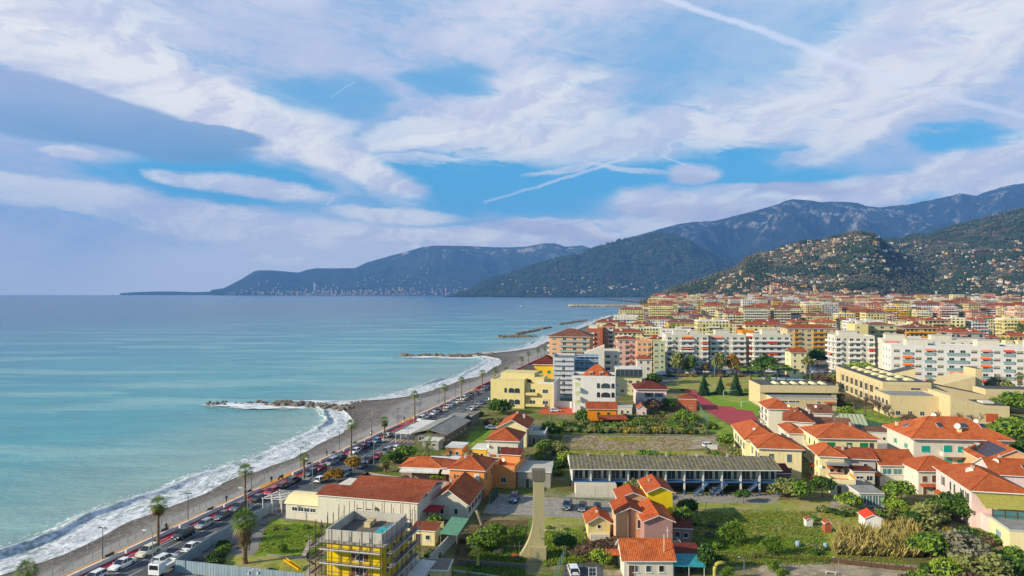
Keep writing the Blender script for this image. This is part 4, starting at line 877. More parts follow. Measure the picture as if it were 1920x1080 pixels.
# --- salmon house
b = Bld.px('salmon_house', 'salmon two-storey house with orange hip roof and white louvred window', 'house', 843, 907.5, 878, 930, 10, -12, H=6.0, D=151)
b.body('wall_salmon'); b.roof('hip', 1.9, 'tile_orange', .5); W, D = b.W, b.D
b.win('f', W-1.6, 3.6, 1.2, 1.7, 'plain:shut:white_paint'); b.win('r', 2.2, 3.5, .7, 1.5, 'plain:shut:dark_green_shutter'); b.win('r', 6.5, 3.5, .7, 1.5, 'plain:shut:dark_green_shutter'); b.win('f', 2.0, 3.6, 1.0, 1.3, 'plain:open:brown_shutter')
m = MB(); m.box(W-1.9, -.45, 2.55, W-1.0, -.02, 3.15); b.add('air_conditioner', ['white_paint'], m)
b.tawning('f', W*.45, 2.6, W*.9, 1.5, 'tile_red'); b.wins('l', 2, [3.5], .9, 1.2); b.antenna(W*.5, 3, 7.2, 2); b.chimney(W*.25, 6, 6.8, 1.0)
b = Bld.px('terrace_annex', 'salmon annex with rooftop terrace and red tiles behind the salmon house', 'house', 924, 952, 889, 928, 11, -14, D=158, W=5.2, H=4.2)
b.body('wall_salmon'); b.roof('parapet', 1.0, 'terracotta', 0, soffit='wall_salmon'); b.wins('r', 3, [1.3], .9, 1.2); W, D = b.W, b.D
m = MB(); m.box(.3, 6.2, 4.2, W-.3, D-.3, 6.3); b.add('upper_room', ['wall_salmon'], m); b.roof('gx', .9, 'tile_maroon', .4, z=6.3, W=W-.6, D=4.4, x0=.3, y0=6.2); b.dish(2, 2.2, 6.0, .5); b.win('f', 2.6, 1.2, 1.2, 1.3)
# --- white villa with balcony
b = Bld.px('balcony_villa', 'cream two-storey villa with red hip roof and flowered front balcony', 'villa', 914, 971, 824, 872, 10.5, -9, H=6.9, D=176)
b.body('wall_cream'.replace('cream', 'white')); b.roof('hip', 2.2, 'tile_orange', .6); W, D = b.W, b.D
b.win('f', W*.5, 3.4, 1.3, 2.1, 'plain:open:dark_green_shutter'); b.balcony('f', 0.1, W-.1, 2.95, 1.4, 'solid', 'wall_white', .9)
for k in (.2, .5, .8):
 m = MB(); m.box(W*k-.8, -1.6, 3.2, W*k+.8, -1.47, 3.75); b.add('balcony_panel', ['terracotta'], m)
b.wins('r', 3, [3.7, .9], .8, 1.7, 'plain:shut:grey_shutter'); b.win('f', W*.3, .8, 1.1, 1.5); b.win('f', W*.72, .8, 1.1, 1.5); b.win('l', 4, 3.7, .9, 1.4); b.dish(.3, -.3, 5.6, .4)
b = Bld.px('gable_villa', 'cream house with ribbed orange gable roof standing behind the balcony villa', 'house', 934, 985, 800, 838, 14, -9, D=200, W=8.4, H=5.6)
b.body('wall_cream', 'y', 2.1); b.roof('gy', 2.2, 'tile_ribbed', .6); b.wins('r', 4, [1.0, 3.4], .8, 1.3, 'plain:shut:grey_shutter'); b.wins('f', 2, [3.3], .9, 1.3); b.chimney(6.4, 9, 6.2, 1.7, .6, 'wall_white'); b.chimney(4.2, 10, 7.4, 1.1)
shed('grey roof terrace with white railing right of the ribbed roof house', 992, 1022, 822, 838, 9, -9, 'concrete', 'concrete_light', 'parapet', 1.0, cat='terrace', name='roof_terrace', H=2.8, D=203)
# --- low sheds and cabins
for i, (x0, x1, yb, D_, dp, wl, H_, lab) in enumerate([
 (836, 866, 846, 186, 6.5, 'wall_salmon', 2.9, 'flat white-roofed salmon cabin left of the small garden tree'),
 (886, 911, 852, 184, 6.5, 'wall_yellow', 2.9, 'flat white-roofed yellow cabin touching the balcony villa'),
 (796, 829, 866, 171, 5.5, 'wall_white', 2.7, 'flat white-roofed cabin right behind the wide rust-roofed bungalow'),
 (836, 872, 868, 171, 5.5, 'wall_peach', 2.7, 'flat white-roofed cabin just behind the salmon house roof'),
 (885, 915, 866, 168, 5.0, 'wall_cream', 2.7, 'flat white-roofed cream cabin between salmon house and balcony villa'),
 (930, 962, 885, 164, 6.5, 'wall_cream', 3.4, 'flat white-roofed cream garage below the balcony villa'),
 (792, 822, 838, 196, 4.5, 'wall_grey', 2.6, 'low flat white cabin roof behind the dark hedge palm')]):
 shed(lab, x0, x1, 0, yb, dp, -12, wl, 'white_roof', 'flat', .3, cat='cabin', name='cabin', group='white-roofed cabins', H=H_, D=D_)
b = shed('wide bungalow with rust hip roof and white front awning above concrete fence', 752, 828, 862, 884, 8, -8, 'wall_mauve', 'tile_orange', 'hip', 1.5, cat='bungalow', name='bungalow', ov=.6, D=165, H=2.9)
b.awning('f', b.W*.5, 2.9, b.W*.95, 2.2, .4, 'white_roof', name='front_awning')
b = shed('rust tiled lean-to joining the bungalow to the salmon house', 829, 862, 862, 884, 7, -8, 'wall_mauve', 'tile_rust', 'gx', 1.0, cat='bungalow', name='lean_to', D=163, H=3.2)
b.awning('f', b.W*.5, 2.8, b.W*.9, 1.8, .3, 'white_roof', name='front_awning')
# beach restaurant, grey pitched membranes
b = Bld.px('beach_club', 'grey and white low pitched beach club roof beside the road crossing', 'building', 778, 824, 822, 838, 22, -14, D=204, W=9.5, H=3.2)
b.body('concrete_dark'); b.roof('gy', 1.2, 'grey_roof', .9, soffit='wood_grey'); b.wins('r', 5, [1.0], 1.6, 1.3); b.wins('f', 3, [.9], 1.8, 1.4)
t = b.add('veranda', ['white_roof', 'white_paint'], (lambda m: (m.prism([(-6, -1), (-.8, -1), (-.8, 21), (-6, 21)], 2.9, 3.05, 0), [m.box(-5.9, y, 0, -5.8, y+.1, 2.9, 1) for y in (-.8, 3, 7, 11, 15, 20)], m)[-1])(MB()))
b = shed('brown flat roofed grey shed at the back of the beach club', 846, 884, 790, 806, 9, -14, 'wood_grey', 'wood_grey', 'flat', .3, H=3.4, D=232)
b = shed('grey metal roofed shed joined behind the beach club kitchen', 828, 858, 800, 822, 12, -14, 'concrete', 'grey_roof', 'mono', .6, H=3.2, D=222)
# --- long two-storey motel
t0 = GD(1073, 152.5); W = 45.8
b = Bld('motel_block', 'long two-storey motel with corrugated yellow-grey roof, balconies and blue posts', 'motel', t0, math.radians(-1.2), W, 8.2, 5.9)
L1 = 16.5
m = MB(); m.box(0, 1.6, 3.0, W, 8.2, 5.85); b.wall = m.build('wall', ['wall_white'], b.r)
m = MB(); m.box(0, 6.5, 0, W, 8.2, 3.0); b.add('rear_wall', ['concrete_dark'], m)
m = MB(); m.box(0, 0, 2.75, W, 8.2, 2.995); b.add('floor_slab', ['blue_paint'], m)
for x0_, x1_, zz_ in ((0, L1, 5.9), (L1+.15, W+.4, 5.85)):
 m = MB(); a, c = x0_-.5 if x0_ == 0 else x0_, x1_
 m.add([(a, -1.0, zz_), (c, -1.0, zz_), (c, 5.6, zz_+1.6), (a, 5.6, zz_+1.6), (c, 9.2, zz_+.7), (a, 9.2, zz_+.7)], [(0, 1, 2, 3), (3, 2, 4, 5)], 0)
 m.add([(a, -1.0, zz_), (c, -1.0, zz_), (c, -1.0, zz_-.18), (a, -1.0, zz_-.18), (a, 9.2, zz_-.18), (c, 9.2, zz_-.18)], [(3, 2, 1, 0), (2, 3, 4, 5)], 1); m.add([(a, -1, zz_-.18), (a, -1, zz_), (a, 5.6, zz_+1.6), (a, 9.2, zz_+.7), (a, 9.2, zz_-.18)], [(0, 1, 2, 3, 4)], 1)
 m.add([(c, -1, zz_-.18), (c, -1, zz_), (c, 5.6, zz_+1.6), (c, 9.2, zz_+.7), (c, 9.2, zz_-.18)], [(4, 3, 2, 1, 0)], 1); b.add('roof', ['corrugated', 'white_paint'], m)
bays = 11; bw = W/bays
for i in range(bays):
 x = i*bw
 m = MB(); m.box(x-.12, -.02, 2.995, x+.12, 1.6, 5.8); b.add('partition', ['white_paint'], m)
 me, sh = win_mesh(1.9, 2.2, 'plain'); o = inst(me, 'glass_door', b.r, (x+bw*.5-.55, 1.6, 3.05)); me, sh = win_mesh(.9, 2.1, 'plain'); inst(me, 'door', b.r, (x+bw*.5+1.25, 1.6, 3.05))
 m = MB(); m.box(x+.12, -.06, 3.95, x+bw-.12, 0, 4.0)
 for k in range(13): xx = x+.2+(bw-.4)*k/12; m.box(xx-.015, -.05, 3.0, xx+.015, -.02, 3.95)
 b.add('balcony_railing', ['dark_iron'], m)
 if i >= 4:
  m = MB(); m.box(x-.17, .1, 0, x+.17, .45, 1.2, 1); m.box(x-.16, .11, 1.2, x+.16, .44, 2.75, 0); b.add('column', ['white_paint', 'blue_paint'], m)
m = MB(); m.box(W-.33, .1, 0, W, .45, 1.2, 1); m.box(W-.32, .11, 1.2, W-.01, .44, 2.75, 0); b.add('column', ['white_paint', 'blue_paint'], m)
for i, (x, s_) in enumerate(((15.4, 1), (19.8, -1), (26.6, 1), (33.8, -1), (37.6, 1))):
 m = MB(); n = 9
 for k in range(n): xx = x+s_*k*.36; z = 2.9-(k+1)*2.9/n if s_ < 0 else 2.9*(k)/n; m.box(min(xx, xx+.36), -1.3, z, max(xx, xx+.36), -.35, z+.08)
 z0, z1 = (2.9, 0) if s_ < 0 else (0, 2.9)
 for yy in (-1.36, -.34): m.add([(x, yy, z0-.15), (x+s_*3.3, yy, z1-.15), (x+s_*3.3, yy, z1+.15), (x, yy, z0+.15), (x, yy+.05, z0-.15), (x+s_*3.3, yy+.05, z1-.15), (x+s_*3.3, yy+.05, z1+.15), (x, yy+.05, z0+.15)], [(0, 1, 2, 3), (7, 6, 5, 4), (3, 2, 6, 7), (0, 4, 5, 1)], 1)
 m.ring([(x, -1.33, z0+1.0), (x+s_*3.3, -1.33, z1+1.0)], .03, 4, 1); b.add('staircase', ['plank', 'blue_paint'], m)
m = MB(); m.box(.6, -2.2, 0, 9.6, 1.5, 2.7); b.add('ground_floor_annex', ['wall_white'], m)
for x in (4, 12, 22, 29, 36, 43): b.chimney(x, 5.2, 7.1, .8, .4)
for x in (19, 31): b.antenna(x, 4.5, 7.1, 2.2)
shed('maroon roofed garage attached to the right end of the motel', 1450, 1482, 895, 921, 7, 0, 'concrete_dark', 'tile_maroon', 'gx', 1.2, cat='garage', name='garage', H=3.2, D=158)
# --- tower cluster
gr = None
def cl(label, x0, x1, D_, H_, dp, wall, W=None, rise=1.0, rot=0, roof='tile_ribbed', kind='gy', ov=.5, wins=()):
 b = Bld.px('tower_house', label, 'house', x0, x1, 0, 0, dp, rot, None, D=D_, H=H_, W=W); b.body(wall, 'y' if kind == 'gy' else ('x' if kind == 'gx' else None), rise*.95); b.roof(kind, rise, roof, ov)
 for w in wins: b.win(*w)
 return b
b = cl('tall narrow bright yellow house with ribbed orange gable roof', 1215, 1261, 128, 7.6, 8, 'plaster_yellow', wins=[('l', 3, 4.5, .8, 1.0), ('r', 4, 4.5, .8, 1.0)]); b.chimney(1.2, 5, 8.0, .7, .35)
b = cl('mauve fronted tower house with ribbed orange roof below the yellow one', 1208, 1261, 117.5, 5.7, 8.4, 'wall_mauve', wins=[('r', 3, 3, .8, 1.0), ('f', 1.2, .6, .8, 1.4)])
m = MB(); m.cyl(3.9, -.4, 0, 4.8, .05, n=6); m.box(3.6, -.45, 4.2, 4.2, -.35, 4.25); b.add('roof_mast', ['white_paint'], m)
b = cl('cream tower house with ribbed orange roof and dark chimney pipe', 1157, 1205, 121, 5.9, 6.2, 'wall_peach', wins=[('f', 3.9, 3.2, .7, 1.6, 'plain'), ('l', 3, 3, .8, 1.0)])
m = MB(); m.box(2.0, -.35, 1.6, 2.35, -.01, 6.6); m.box(1.8, -.2, 7.0, 2.55, -.1, 7.1); b.add('chimney_pipe', ['rust_pipe'], m)
b = cl('small rear cream tower house with ribbed orange roof behind the chimney pipe', 1161, 1212, 128.5, 6.4, 5, 'wall_peach', wins=[('f', 3, 3.2, .7, 1.0)])
b = Bld.px('cottage', 'single-storey cottage with long orange tiled roof at bottom of tower houses', 'cottage', 1170, 1262, 0, 0, 6.2, 0, D=107.5, H=3.0); b.body('wall_white', 'x', 1.8); b.roof('gx', 2.0, 'tile_orange', .45)
b.wins('f', 3, [1.0], .9, 1.1); b.door('f', 1.2)
m = MB(); m.cyl(b.W-1.2, 1.0, 3.6, 6.6, .05, n=5); m.box(b.W-1.3, .9, 3.3, b.W-1.0, 1.2, 3.7); b.add('roof_pole', ['white_paint'], m)
b = Bld.px('small_cottage', 'tiny yellow cottage with orange gable roof and white vent, left of tower houses', 'cottage', 1103, 1144, 0, 0, 5, 0, D=125, H=2.9); b.body('wall_lemon', 'y', 1.1); b.roof('gy', 1.2, 'tile_orange', .5)
b.win('f', b.W*.5, 1.8, .7, .8); m = MB(); m.box(.3, -1.1, 0, b.W-.2, -.02, 1.1); b.add('front_annex', ['wall_white'], m); b.chimney(b.W*.45, 2, 3.9, .5, .35, 'white_paint')
b = shed('dark maroon lean-to roofs behind the mauve tower house', 1258, 1298, 0, 0, 6, -8, 'wall_mauve', 'tile_maroon', 'mono', .9, cat='lean-to', name='lean_to', H=2.6, D=123)
shed('yellow box annex with dark roof between lean-tos near mauve house', 1262, 1276, 0, 0, 3, 0, 'wall_lemon', 'dark_roof', 'flat', .2, cat='shed', H=2.2, D=116)
shed('maroon tiled porch right of the orange roof cottage', 1262, 1310, 0, 0, 3.4, -4, 'concrete_dark', 'tile_maroon', 'mono', .5, cat='porch', name='porch', H=2.3, D=111.5)
t = thing('awning_shelter', 'long teal tarpaulin shelter beside the orange roofed cottage', 'shelter', GD(1262, 107.5), 0)
m = MB(); m.add([(0, 0, 2.0), (5.2, 0, 1.8), (5.0, 3.6, 2.5), (0, 3.6, 2.6), (0, 0, 1.93), (5.2, 0, 1.73), (5.0, 3.6, 2.43), (0, 3.6, 2.53)], [(0, 1, 2, 3), (7, 6, 5, 4), (0, 4, 5, 1), (1, 5, 6, 2)]); m.build('sheet', ['tarp_teal'], t)
m = MB(); [m.box(x, y, 0, x+.08, y+.08, 1.8) for x in (.1, 2.5, 4.9) for y in (.1, 3.4)]; m.build('posts', ['white_paint'], t)
t = thing('lean_to_canopy', 'small bright orange ribbed canopy left of the orange roofed cottage', 'canopy', GD(1136, 111.5), 0)
m = MB(); m.add([(0, 0, 2.1), (3.4, 0, 2.2), (3.5, 1.7, 2.6), (.1, 1.7, 2.5), (0, 0, 2.03), (3.4, 0, 2.13), (3.5, 1.7, 2.53), (.1, 1.7, 2.43)], [(0, 1, 2, 3), (7, 6, 5, 4), (0, 4, 5, 1)]); m.build('roof_sheet', ['tile_orange'], t)
m = MB(); [m.box(x, y, 0, x+.08, y+.08, 2.05) for x in (.1, 3.2) for y in (.1, 1.6)]; m.build('posts', ['wood_grey'], t)
# --- concrete sculpture tower
t = thing('concrete_tower', 'tall slender ochre concrete chimney tower with flared curved base and dark cap', 'chimney tower', GD(1000, 115.5), 0)
m = MB(); n = 14; pr = []
for i in range(n+1):
 z = 7.6*(i/n); xl = -2.6*(1-i/n)**2.3; pr.append((xl, z))
pts = [(x, z) for x, z in pr]+[(0, 13.2), (1.85, 13.2), (1.85, 0)]
m.add([(x, 0, z) for x, z in pts]+[(x, 1.5, z) for x, z in pts], [tuple(range(len(pts))), tuple(range(2*len(pts)-1, len(pts)-1, -1))]+[(i, (i+1) % len(pts), len(pts)+(i+1) % len(pts), len(pts)+i)[::-1] for i in range(len(pts))]); m.build('shaft', ['concrete_olive'], t)
m = MB(); m.box(-.2, -.2, 13.2, 2.05, 1.7, 14.9); m.build('cap', ['concrete_dark'], t)
m = MB(); m.prism([(-.5, -1.1), (2.1, -1.1), (2.3, -.02), (-.3, -.02)], -.5, 2.2); m.build('base_block', ['concrete_olive'], t)
m = MB(); m.prism([(.9, -.03), (1.8, -.03), (1.8, -.06), (.9, -.06)], 3.6, [4.6, 4.0, 4.0, 4.6]); m.box(.95, -.35, 3.6, 1.85, -.06, 5.6); m.build('access_box', ['concrete_olive'], t)
m = MB(); m.prism([(-2.7, .3), (-4.0, .5), (-3.8, 1.0), (-2.6, 1.2)], .25, .45); m.build('spout', ['terracotta'], t)
# water tank behind
b = shed('ruined brown concrete barn with open flat roof behind the chimney tower', 970, 1032, 880, 915, 10, -6, 'concrete', 'concrete_light', 'flat', .35, cat='barn', name='ruined_barn', H=3.6, D=158)
# ------------------------------------------------------------------ right-hand cluster of houses
# A: long cream house right of the motel
b = Bld.px('townhouse', 'long cream two-storey house with layered red hip roofs right of the motel', 'house', 1423, 1503, 839, 893, 11, -8.6, D=166, H=7.2)
W = b.W; b.body('wall_cream'); b.roof('hip', 2.4, 'tile_orange', .7)
m = MB(); m.box(-1.2, 11, 0, W-2.6, 29, 7.0); b.add('rear_wing', ['wall_cream'], m); b.roof('hip', 2.6, 'tile_orange', .6, z=7.0, W=W-1.4, D=19.0, x0=-1.2, y0=10.2, name='rear_roof')
b.wins('f', 2, [.9, 4.1], 1.1, 1.9, 'plain:shut:grey_shutter'); b.win('f', W*.32, .9, 1.1, 1.9, 'plain:shut:green_shutter')
for y in (3, 8): b.win('l', 11-y, 4.1, 1.0, 1.8, 'plain:open:grey_shutter'); b.win('l', 11-y, .9, 1.0, 1.8, 'plain:open:grey_shutter')
for y in (13, 17, 21, 25):
 for z in (.9, 4.1):
  me, sh = win_mesh(1.0, 1.7, 'plain:open:grey_shutter'); o = inst(me, 'window', b.r, (-1.2, y, z), -math.pi/2); [inst(s_, 'shutter', o) for s_ in sh]
m = MB(); m.box(-2.2, 17, 3.6, -1.22, 21.5, 3.75); [m.box(-2.18, 17+k*.3, 3.75, -2.14, 17.04+k*.3, 4.6) for k in range(15)]; m.box(-2.2, 17, 4.6, -2.1, 21.5, 4.66); b.add('balcony', ['dark_iron'], m)
b.chimney(3, 18, 8.6, 1.1); b.chimney(6, 24, 8.2, 1.2); b.antenna(4, 20, 9, 2); b.dish(1.5, 14, 9.2, .4)
# low maroon roofs between A and B
b = Bld.px('annex', 'small house with a bright orange strip roof wedged between two cream houses', 'house', 1480, 1512, 0, 0, 12, -8, D=188, H=6.2); b.body('wall_white'); b.roof('hip', 1.2, 'tile_orange', .4); b.wins('l', 2, [3.6], .9, 1.2)
# J / K
b = Bld.px('villa', 'white villa with red hip roof and iron balcony just behind the running track', 'villa', 1441, 1486, 769, 0, 12, -8, D=216, H=8.2); b.body('wall_white'); b.roof('hip', 2.3, 'tile_orange', .6); b.wins('l', 2, [1, 4, 6.3], .9, 1.4, 'plain:open:dark_green_shutter'); b.balcony('l', 3, 9, 3.4, 1.1, 'rail'); b.balcony('l', 3, 9, 6.0, 1.1, 'rail'); b.dish(b.W-1, .5, 9.3, .5)
b = Bld.px('old_house', 'weathered orange hip roofed house with two dormers behind the long cream house', 'house', 1470, 1525, 0, 0, 14, -22, D=200, H=7.4); b.body('wall_white'); b.roof('hip', 2.6, 'tile_rust', .5); b.chimney(3, 5, 8.6, 1.2); b.dish(4.5, 4, 9.6, .5); b.chimney(7, 9, 8.6, 1.2); b.wins('l', 3, [1, 4.4], .9, 1.4); b.antenna(6, 7, 9.5, 1.5)
b = Bld.px('old_house', 'low house with brown roof and white gable left of the striped canopy', 'house', 1518, 1560, 0, 0, 9, -14, D=222, H=6.0); b.body('wall_white', 'x', 1.8); b.roof('gx', 1.9, 'tile_brown', .4); b.dish(2, 1, 8, .45); b.wins('f', 2, [3.2], 1, 1.2)
b = Bld.px('old_house', 'plain white house with brown mono-pitch roof behind the green-shuttered house', 'house', 1536, 1600, 0, 0, 7, -14, D=205, H=5.2); b.body('wall_white'); b.roof('mono', 1.2, 'tile_brown', .4); b.wins('f', 3, [3.0], 1, 1.1)
# B: cream house with green shutters
b = Bld.px('green_shutter_house', 'cream house with wide red hip roof and bright green closed shutters', 'house', 1534, 1645, 822, 878, 13, -6, D=176, H=7.5)
b.body('wall_cream'); b.roof('hip', 2.7, 'tile_orange', .7); W = b.W
for u, w in ((3.1, 2.0), (7.6, 1.4), (11.2, 2.0)): b.win('f', u, 4.7, w, 1.9, 'plain:shut:green_shutter'); b.win('f', u, 1.2, w, 1.7, 'plain:shut:green_shutter')
m = MB(); m.box(W-1.9, -.06, .8, W-.9, -.0, 6.6); b.add('stair_window', ['glass_dark'], m)
b.wins('l', 3, [1.2, 4.7], .9, 1.6, 'plain:shut:dark_green_shutter'); b.balcony('l', 5, 10, 3.9, 1.0, 'rail'); b.antenna(W*.4, 5, 9.8, 2.6); b.chimney(W*.75, 8, 9.2, 1.0)
# C: house with terraces
b = Bld.px('terrace_house', 'white and cream house with orange hip roof, small roof terrace and tiled awnings', 'house', 1537, 1583, 858, 907, 9.5, -10, D=161, H=6.4)
W = b.W; b.body('wall_beige'.replace('beige', 'cream')); b.roof('hip', 1.9, 'tile_orange', .55, W=W, D=9.5)
m = MB(); m.box(W, 1.2, 0, W+7.2, 8.6, 6.0); b.add('right_wing', ['wall_grey'], m); b.roof('gx', 1.6, 'tile_red', .4, z=6.0, W=7.6, D=8.2, x0=W-.3, y0=.9, name='wing_roof')
m = MB(); m.box(1.2, -2.6, 5.0, W+.3, -.02, 5.25);
for k in range(18): xx = 1.25+k*.28; m.box(xx, -2.6, 5.25, xx+.05, -2.55, 6.1)
m.box(1.2, -2.62, 6.1, W+.3, -2.52, 6.2); b.add('roof_terrace', ['galvanised'], m)
b.tawning('f', W*.6, 4.6, 3.6, 1.5); b.tawning('f', W*.65, 2.2, 3.6, 1.5); b.win('f', W*.5, 2.8, 1.0, 1.8); b.win('f', W*.8, 2.8, .8, 1.8); b.win('f', W*.7, .2, 1.6, 1.8)
b.balcony('f', W*.35, W, 2.6, 1.6, 'rail', 'terracotta'); b.wins('l', 3, [1.0, 3.8], .8, 1.3, 'plain:shut:brown_shutter'); b.tawning('l', 4, 3.4, 2.2, 1.0); b.tawning('l', 7, 1.2, 2.0, 1.4)
me, sh = win_mesh(1.0, 1.5, 'plain'); inst(me, 'window', b.r, (W+5.0, 1.2, 3.4)); b.chimney(W+.8, 4, 7.2, .9); b.chimney(W+2.6, 5, 7.2, .9); b.antenna(W*.4, 6, 8, 1.5); b.dish(.3, -.2, 4.2, .35)
b = Bld.px('terrace', 'raised terrace with garden table and orange panel below the tiled awnings', 'terrace', 1560, 1604, 0, 0, 4.5, -10, D=152, H=2.6); b.body('wall_white'); b.roof('parapet', .9, 'terracotta', 0, soffit='wall_cream'); b.door('f', 1.5)
m = MB(); m.box(b.W+.02, .5, 2.4, b.W+.12, 4.2, 4.1); b.add('side_panel', ['wall_orange'], m)
# D: terraced row
b = Bld.px('row_house', 'grey terraced house with smooth orange roof and wide green window band', 'terraced house', 1650, 1719, 885, 0, 9, -3, D=159, H=5.0); b.body('wall_white', 'x', 2.3); b.roof('gx', 2.4, 'tile_orange', .5)
for k in range(3): b.win('f', 1.6+k*2.4, 2.7, 2.1, 1.4, 'teal')
m = MB(); m.cyl(b.W-.3, -.15, 0, 5, .06, n=6); b.add('downpipe', ['white_paint'], m); b.tawning('f', -1.2, 3.1, 2.6, 1.1); b.win('f', 5.8, .4, 1.0, 1.6)
b = Bld.px('row_house', 'cream terraced house with orange roof, brown shutters and small tiled porch', 'terraced house', 1722, 1764, 884, 0, 9, -3, D=152.5, H=5.1); b.body('wall_cream'.replace('cream', 'white'), None, 0); b.roof('hip', 2.3, 'tile_orange', .4, W=b.W+5.5, D=9)
b.win('f', 1.3, 2.8, 1.0, 1.3, 'plain:shut:brown_shutter'); b.win('f', 3.5, 2.8, 1.2, 1.5, 'plain:shut:brown_shutter'); b.tawning('f', 1.8, 2.4, 3.2, 1.0); b.door('f', 1.4, .8, 2.0, 'brown_shutter'); b.win('f', 3.9, .3, 1.1, 1.4, 'plain:shut:brown_shutter'); b.skylight((3, 2.5, 6.4), (1, 0, 0), (0, .85, .5), .7, .8)
b = Bld.px('glass_annex', 'flat roofed annex with maroon awning and sliding teal glass doors', 'annex', 1600, 1640, 0, 0, 6, -4, D=157, H=3.9); b.body('wall_white'); b.roof('mono', .5, 'tile_maroon', .3)
b.win('f', 1.4, 2.2, 1.6, .7); b.win('f', 3.6, 1.8, 1.5, 1.2)
b = Bld.px('conservatory', 'grey flat-roofed conservatory with tall green glass doors under the trees', 'conservatory', 1612, 1655, 928, 949, 5.5, -4, D=144, H=2.7); b.body('concrete_light'); b.roof('flat', .3, 'grey_roof', .3)
for k in range(4): b.win('f', .8+k*1.2, .1, 1.15, 2.3, 'teal')
# F: pink long house
b = Bld.px('pink_villa', 'long pale pink villa with orange hip roof and glazed olive-roofed loggia', 'villa', 1822, 1925, 0, 0, 18, -13, D=131, H=7.0)
W = b.W; b.body('wall_rose'); b.roof('hip', 2.2, 'tile_orange', .6, W=9.5, D=18)
for u, st in ((2.0, 'open'), (4.4, 'open'), (8, 'shut'), (10.0, 'shut'), (14.0, 'open')): b.win('l', 18-u, 4.2, .8, 1.9, 'plain:%s:dark_green_shutter' % st)
for u in (3, 7, 11): b.win('l', 18-u, 1.0, .9, 1.3, 'plain:shut:green_shutter')
b.tawning('l', 12.5, 3.4, 6.0, 1.2); b.tawning('l', 2.2, 2.6, 2.4, 1.0); b.door('l', 9.6, .9, 2.1, 'green_shutter'); b.dish(3.0, 9, 8.8, .75); b.chimney(4.0, 10, 8.6, .9)
m = MB(); m.add([(.6, .5, 6.7), (W+2, .5, 6.9), (W+2, -5, 5.4), (.4, -5, 5.3), (.6, .5, 6.6), (W+2, .5, 6.8), (W+2, -5, 5.3), (.4, -5, 5.2)], [(0, 3, 2, 1), (4, 5, 6, 7), (3, 7, 6, 2), (0, 4, 7, 3)]); b.add('loggia_roof', ['awning_olive'], m)
m = MB(); m.box(1.5, -4.8, 0, W+1.8, -.02, 3.0); b.add('loggia_base', ['wall_rose'], m)
m = MB(); [m.box(x, -4.7, 3.0, x+.15, -4.55, 5.25) for x in (1.6, 3.6, 5.6, 7.6, 9.6, 11.6)]; m.box(1.6, -4.72, 3.9, W+1.7, -4.6, 4.0); m.box(1.6, -4.72, 4.9, W+1.7, -4.6, 5.0); b.add('loggia_frame', ['wood_brown'], m)
for k in range(5):
 m = MB(); m.box(1.78+k*2, -4.66, 3.05, 3.57+k*2, -4.62, 3.9); m.box(1.78+k*2, -4.66, 4.0, 3.57+k*2, -4.62, 4.88); b.add('glazing', ['glass_teal'], m)
b = Bld.px('garage_block', 'flat roofed cream garage with blue door and wire railing, lower right corner', 'garage', 1893, 1975, 0, 0, 8, -13, D=119, H=3.4); b.body('wall_cream'); b.roof('parapet', .35, 'grey_roof', 0, soffit='concrete_light');
m = MB(); m.box(-.06, 3.2, 0, 0, 5.0, 2.2); b.add('door', ['metal_blue'], m); m = MB(); [m.box(x, .1, 3.7, x+.04, .14, 4.8) for x in np.arange(.2, b.W, .9)]; m.box(.1, .1, 4.75, b.W, .14, 4.8); m.box(.1, .1, 4.25, b.W, .14, 4.29); b.add('railing', ['galvanised'], m)
# H: solar roof and neighbours
b = Bld.px('solar_house', 'house with a large dark solar panel array on its orange roof', 'house', 1848, 1960, 0, 0, 14, -13, D=158, H=6.0); b.body('wall_peach', 'y', 2.8); b.roof('gy', 2.9, 'tile_orange', .5)
sl_ = math.atan2(2.9, b.W/2); m = MB()
for i in range(5):
 for j in range(4):
  y0 = 1.5+i*2.0; x0 = .9+j*1.05; f = lambda x, y: (x, y, 6.0+2.9*x/(b.W/2)+.22)
  m.add([f(x0, y0), f(x0+.98, y0), f(x0+.98, y0+1.9), f(x0, y0+1.9)]+[(p[0], p[1], p[2]-.05) for p in (f(x0, y0), f(x0+.98, y0), f(x0+.98, y0+1.9), f(x0, y0+1.9))], [(0, 1, 2, 3), (0, 4, 5, 1), (0, 3, 7, 4), (1, 5, 6, 2), (3, 2, 6, 7)])
o = b.add('solar_panels', ['solar'], m)
b = Bld.px('corner_house', 'house with broad orange roof, skylight and dish below the solar panels', 'house', 1862, 1990, 0, 0, 9, -13, D=146, H=6.3); b.body('wall_rose', 'x', 2.2); b.roof('gx', 2.3, 'tile_orange', .5); b.dish(2.0, 3.5, 8.2, .7); b.skylight((7, 2.2, 7.6), (1, 0, 0), (0, .9, .45), 1.3, 1.0); b.chimney(3.4, 5, 8.2, 1.0)
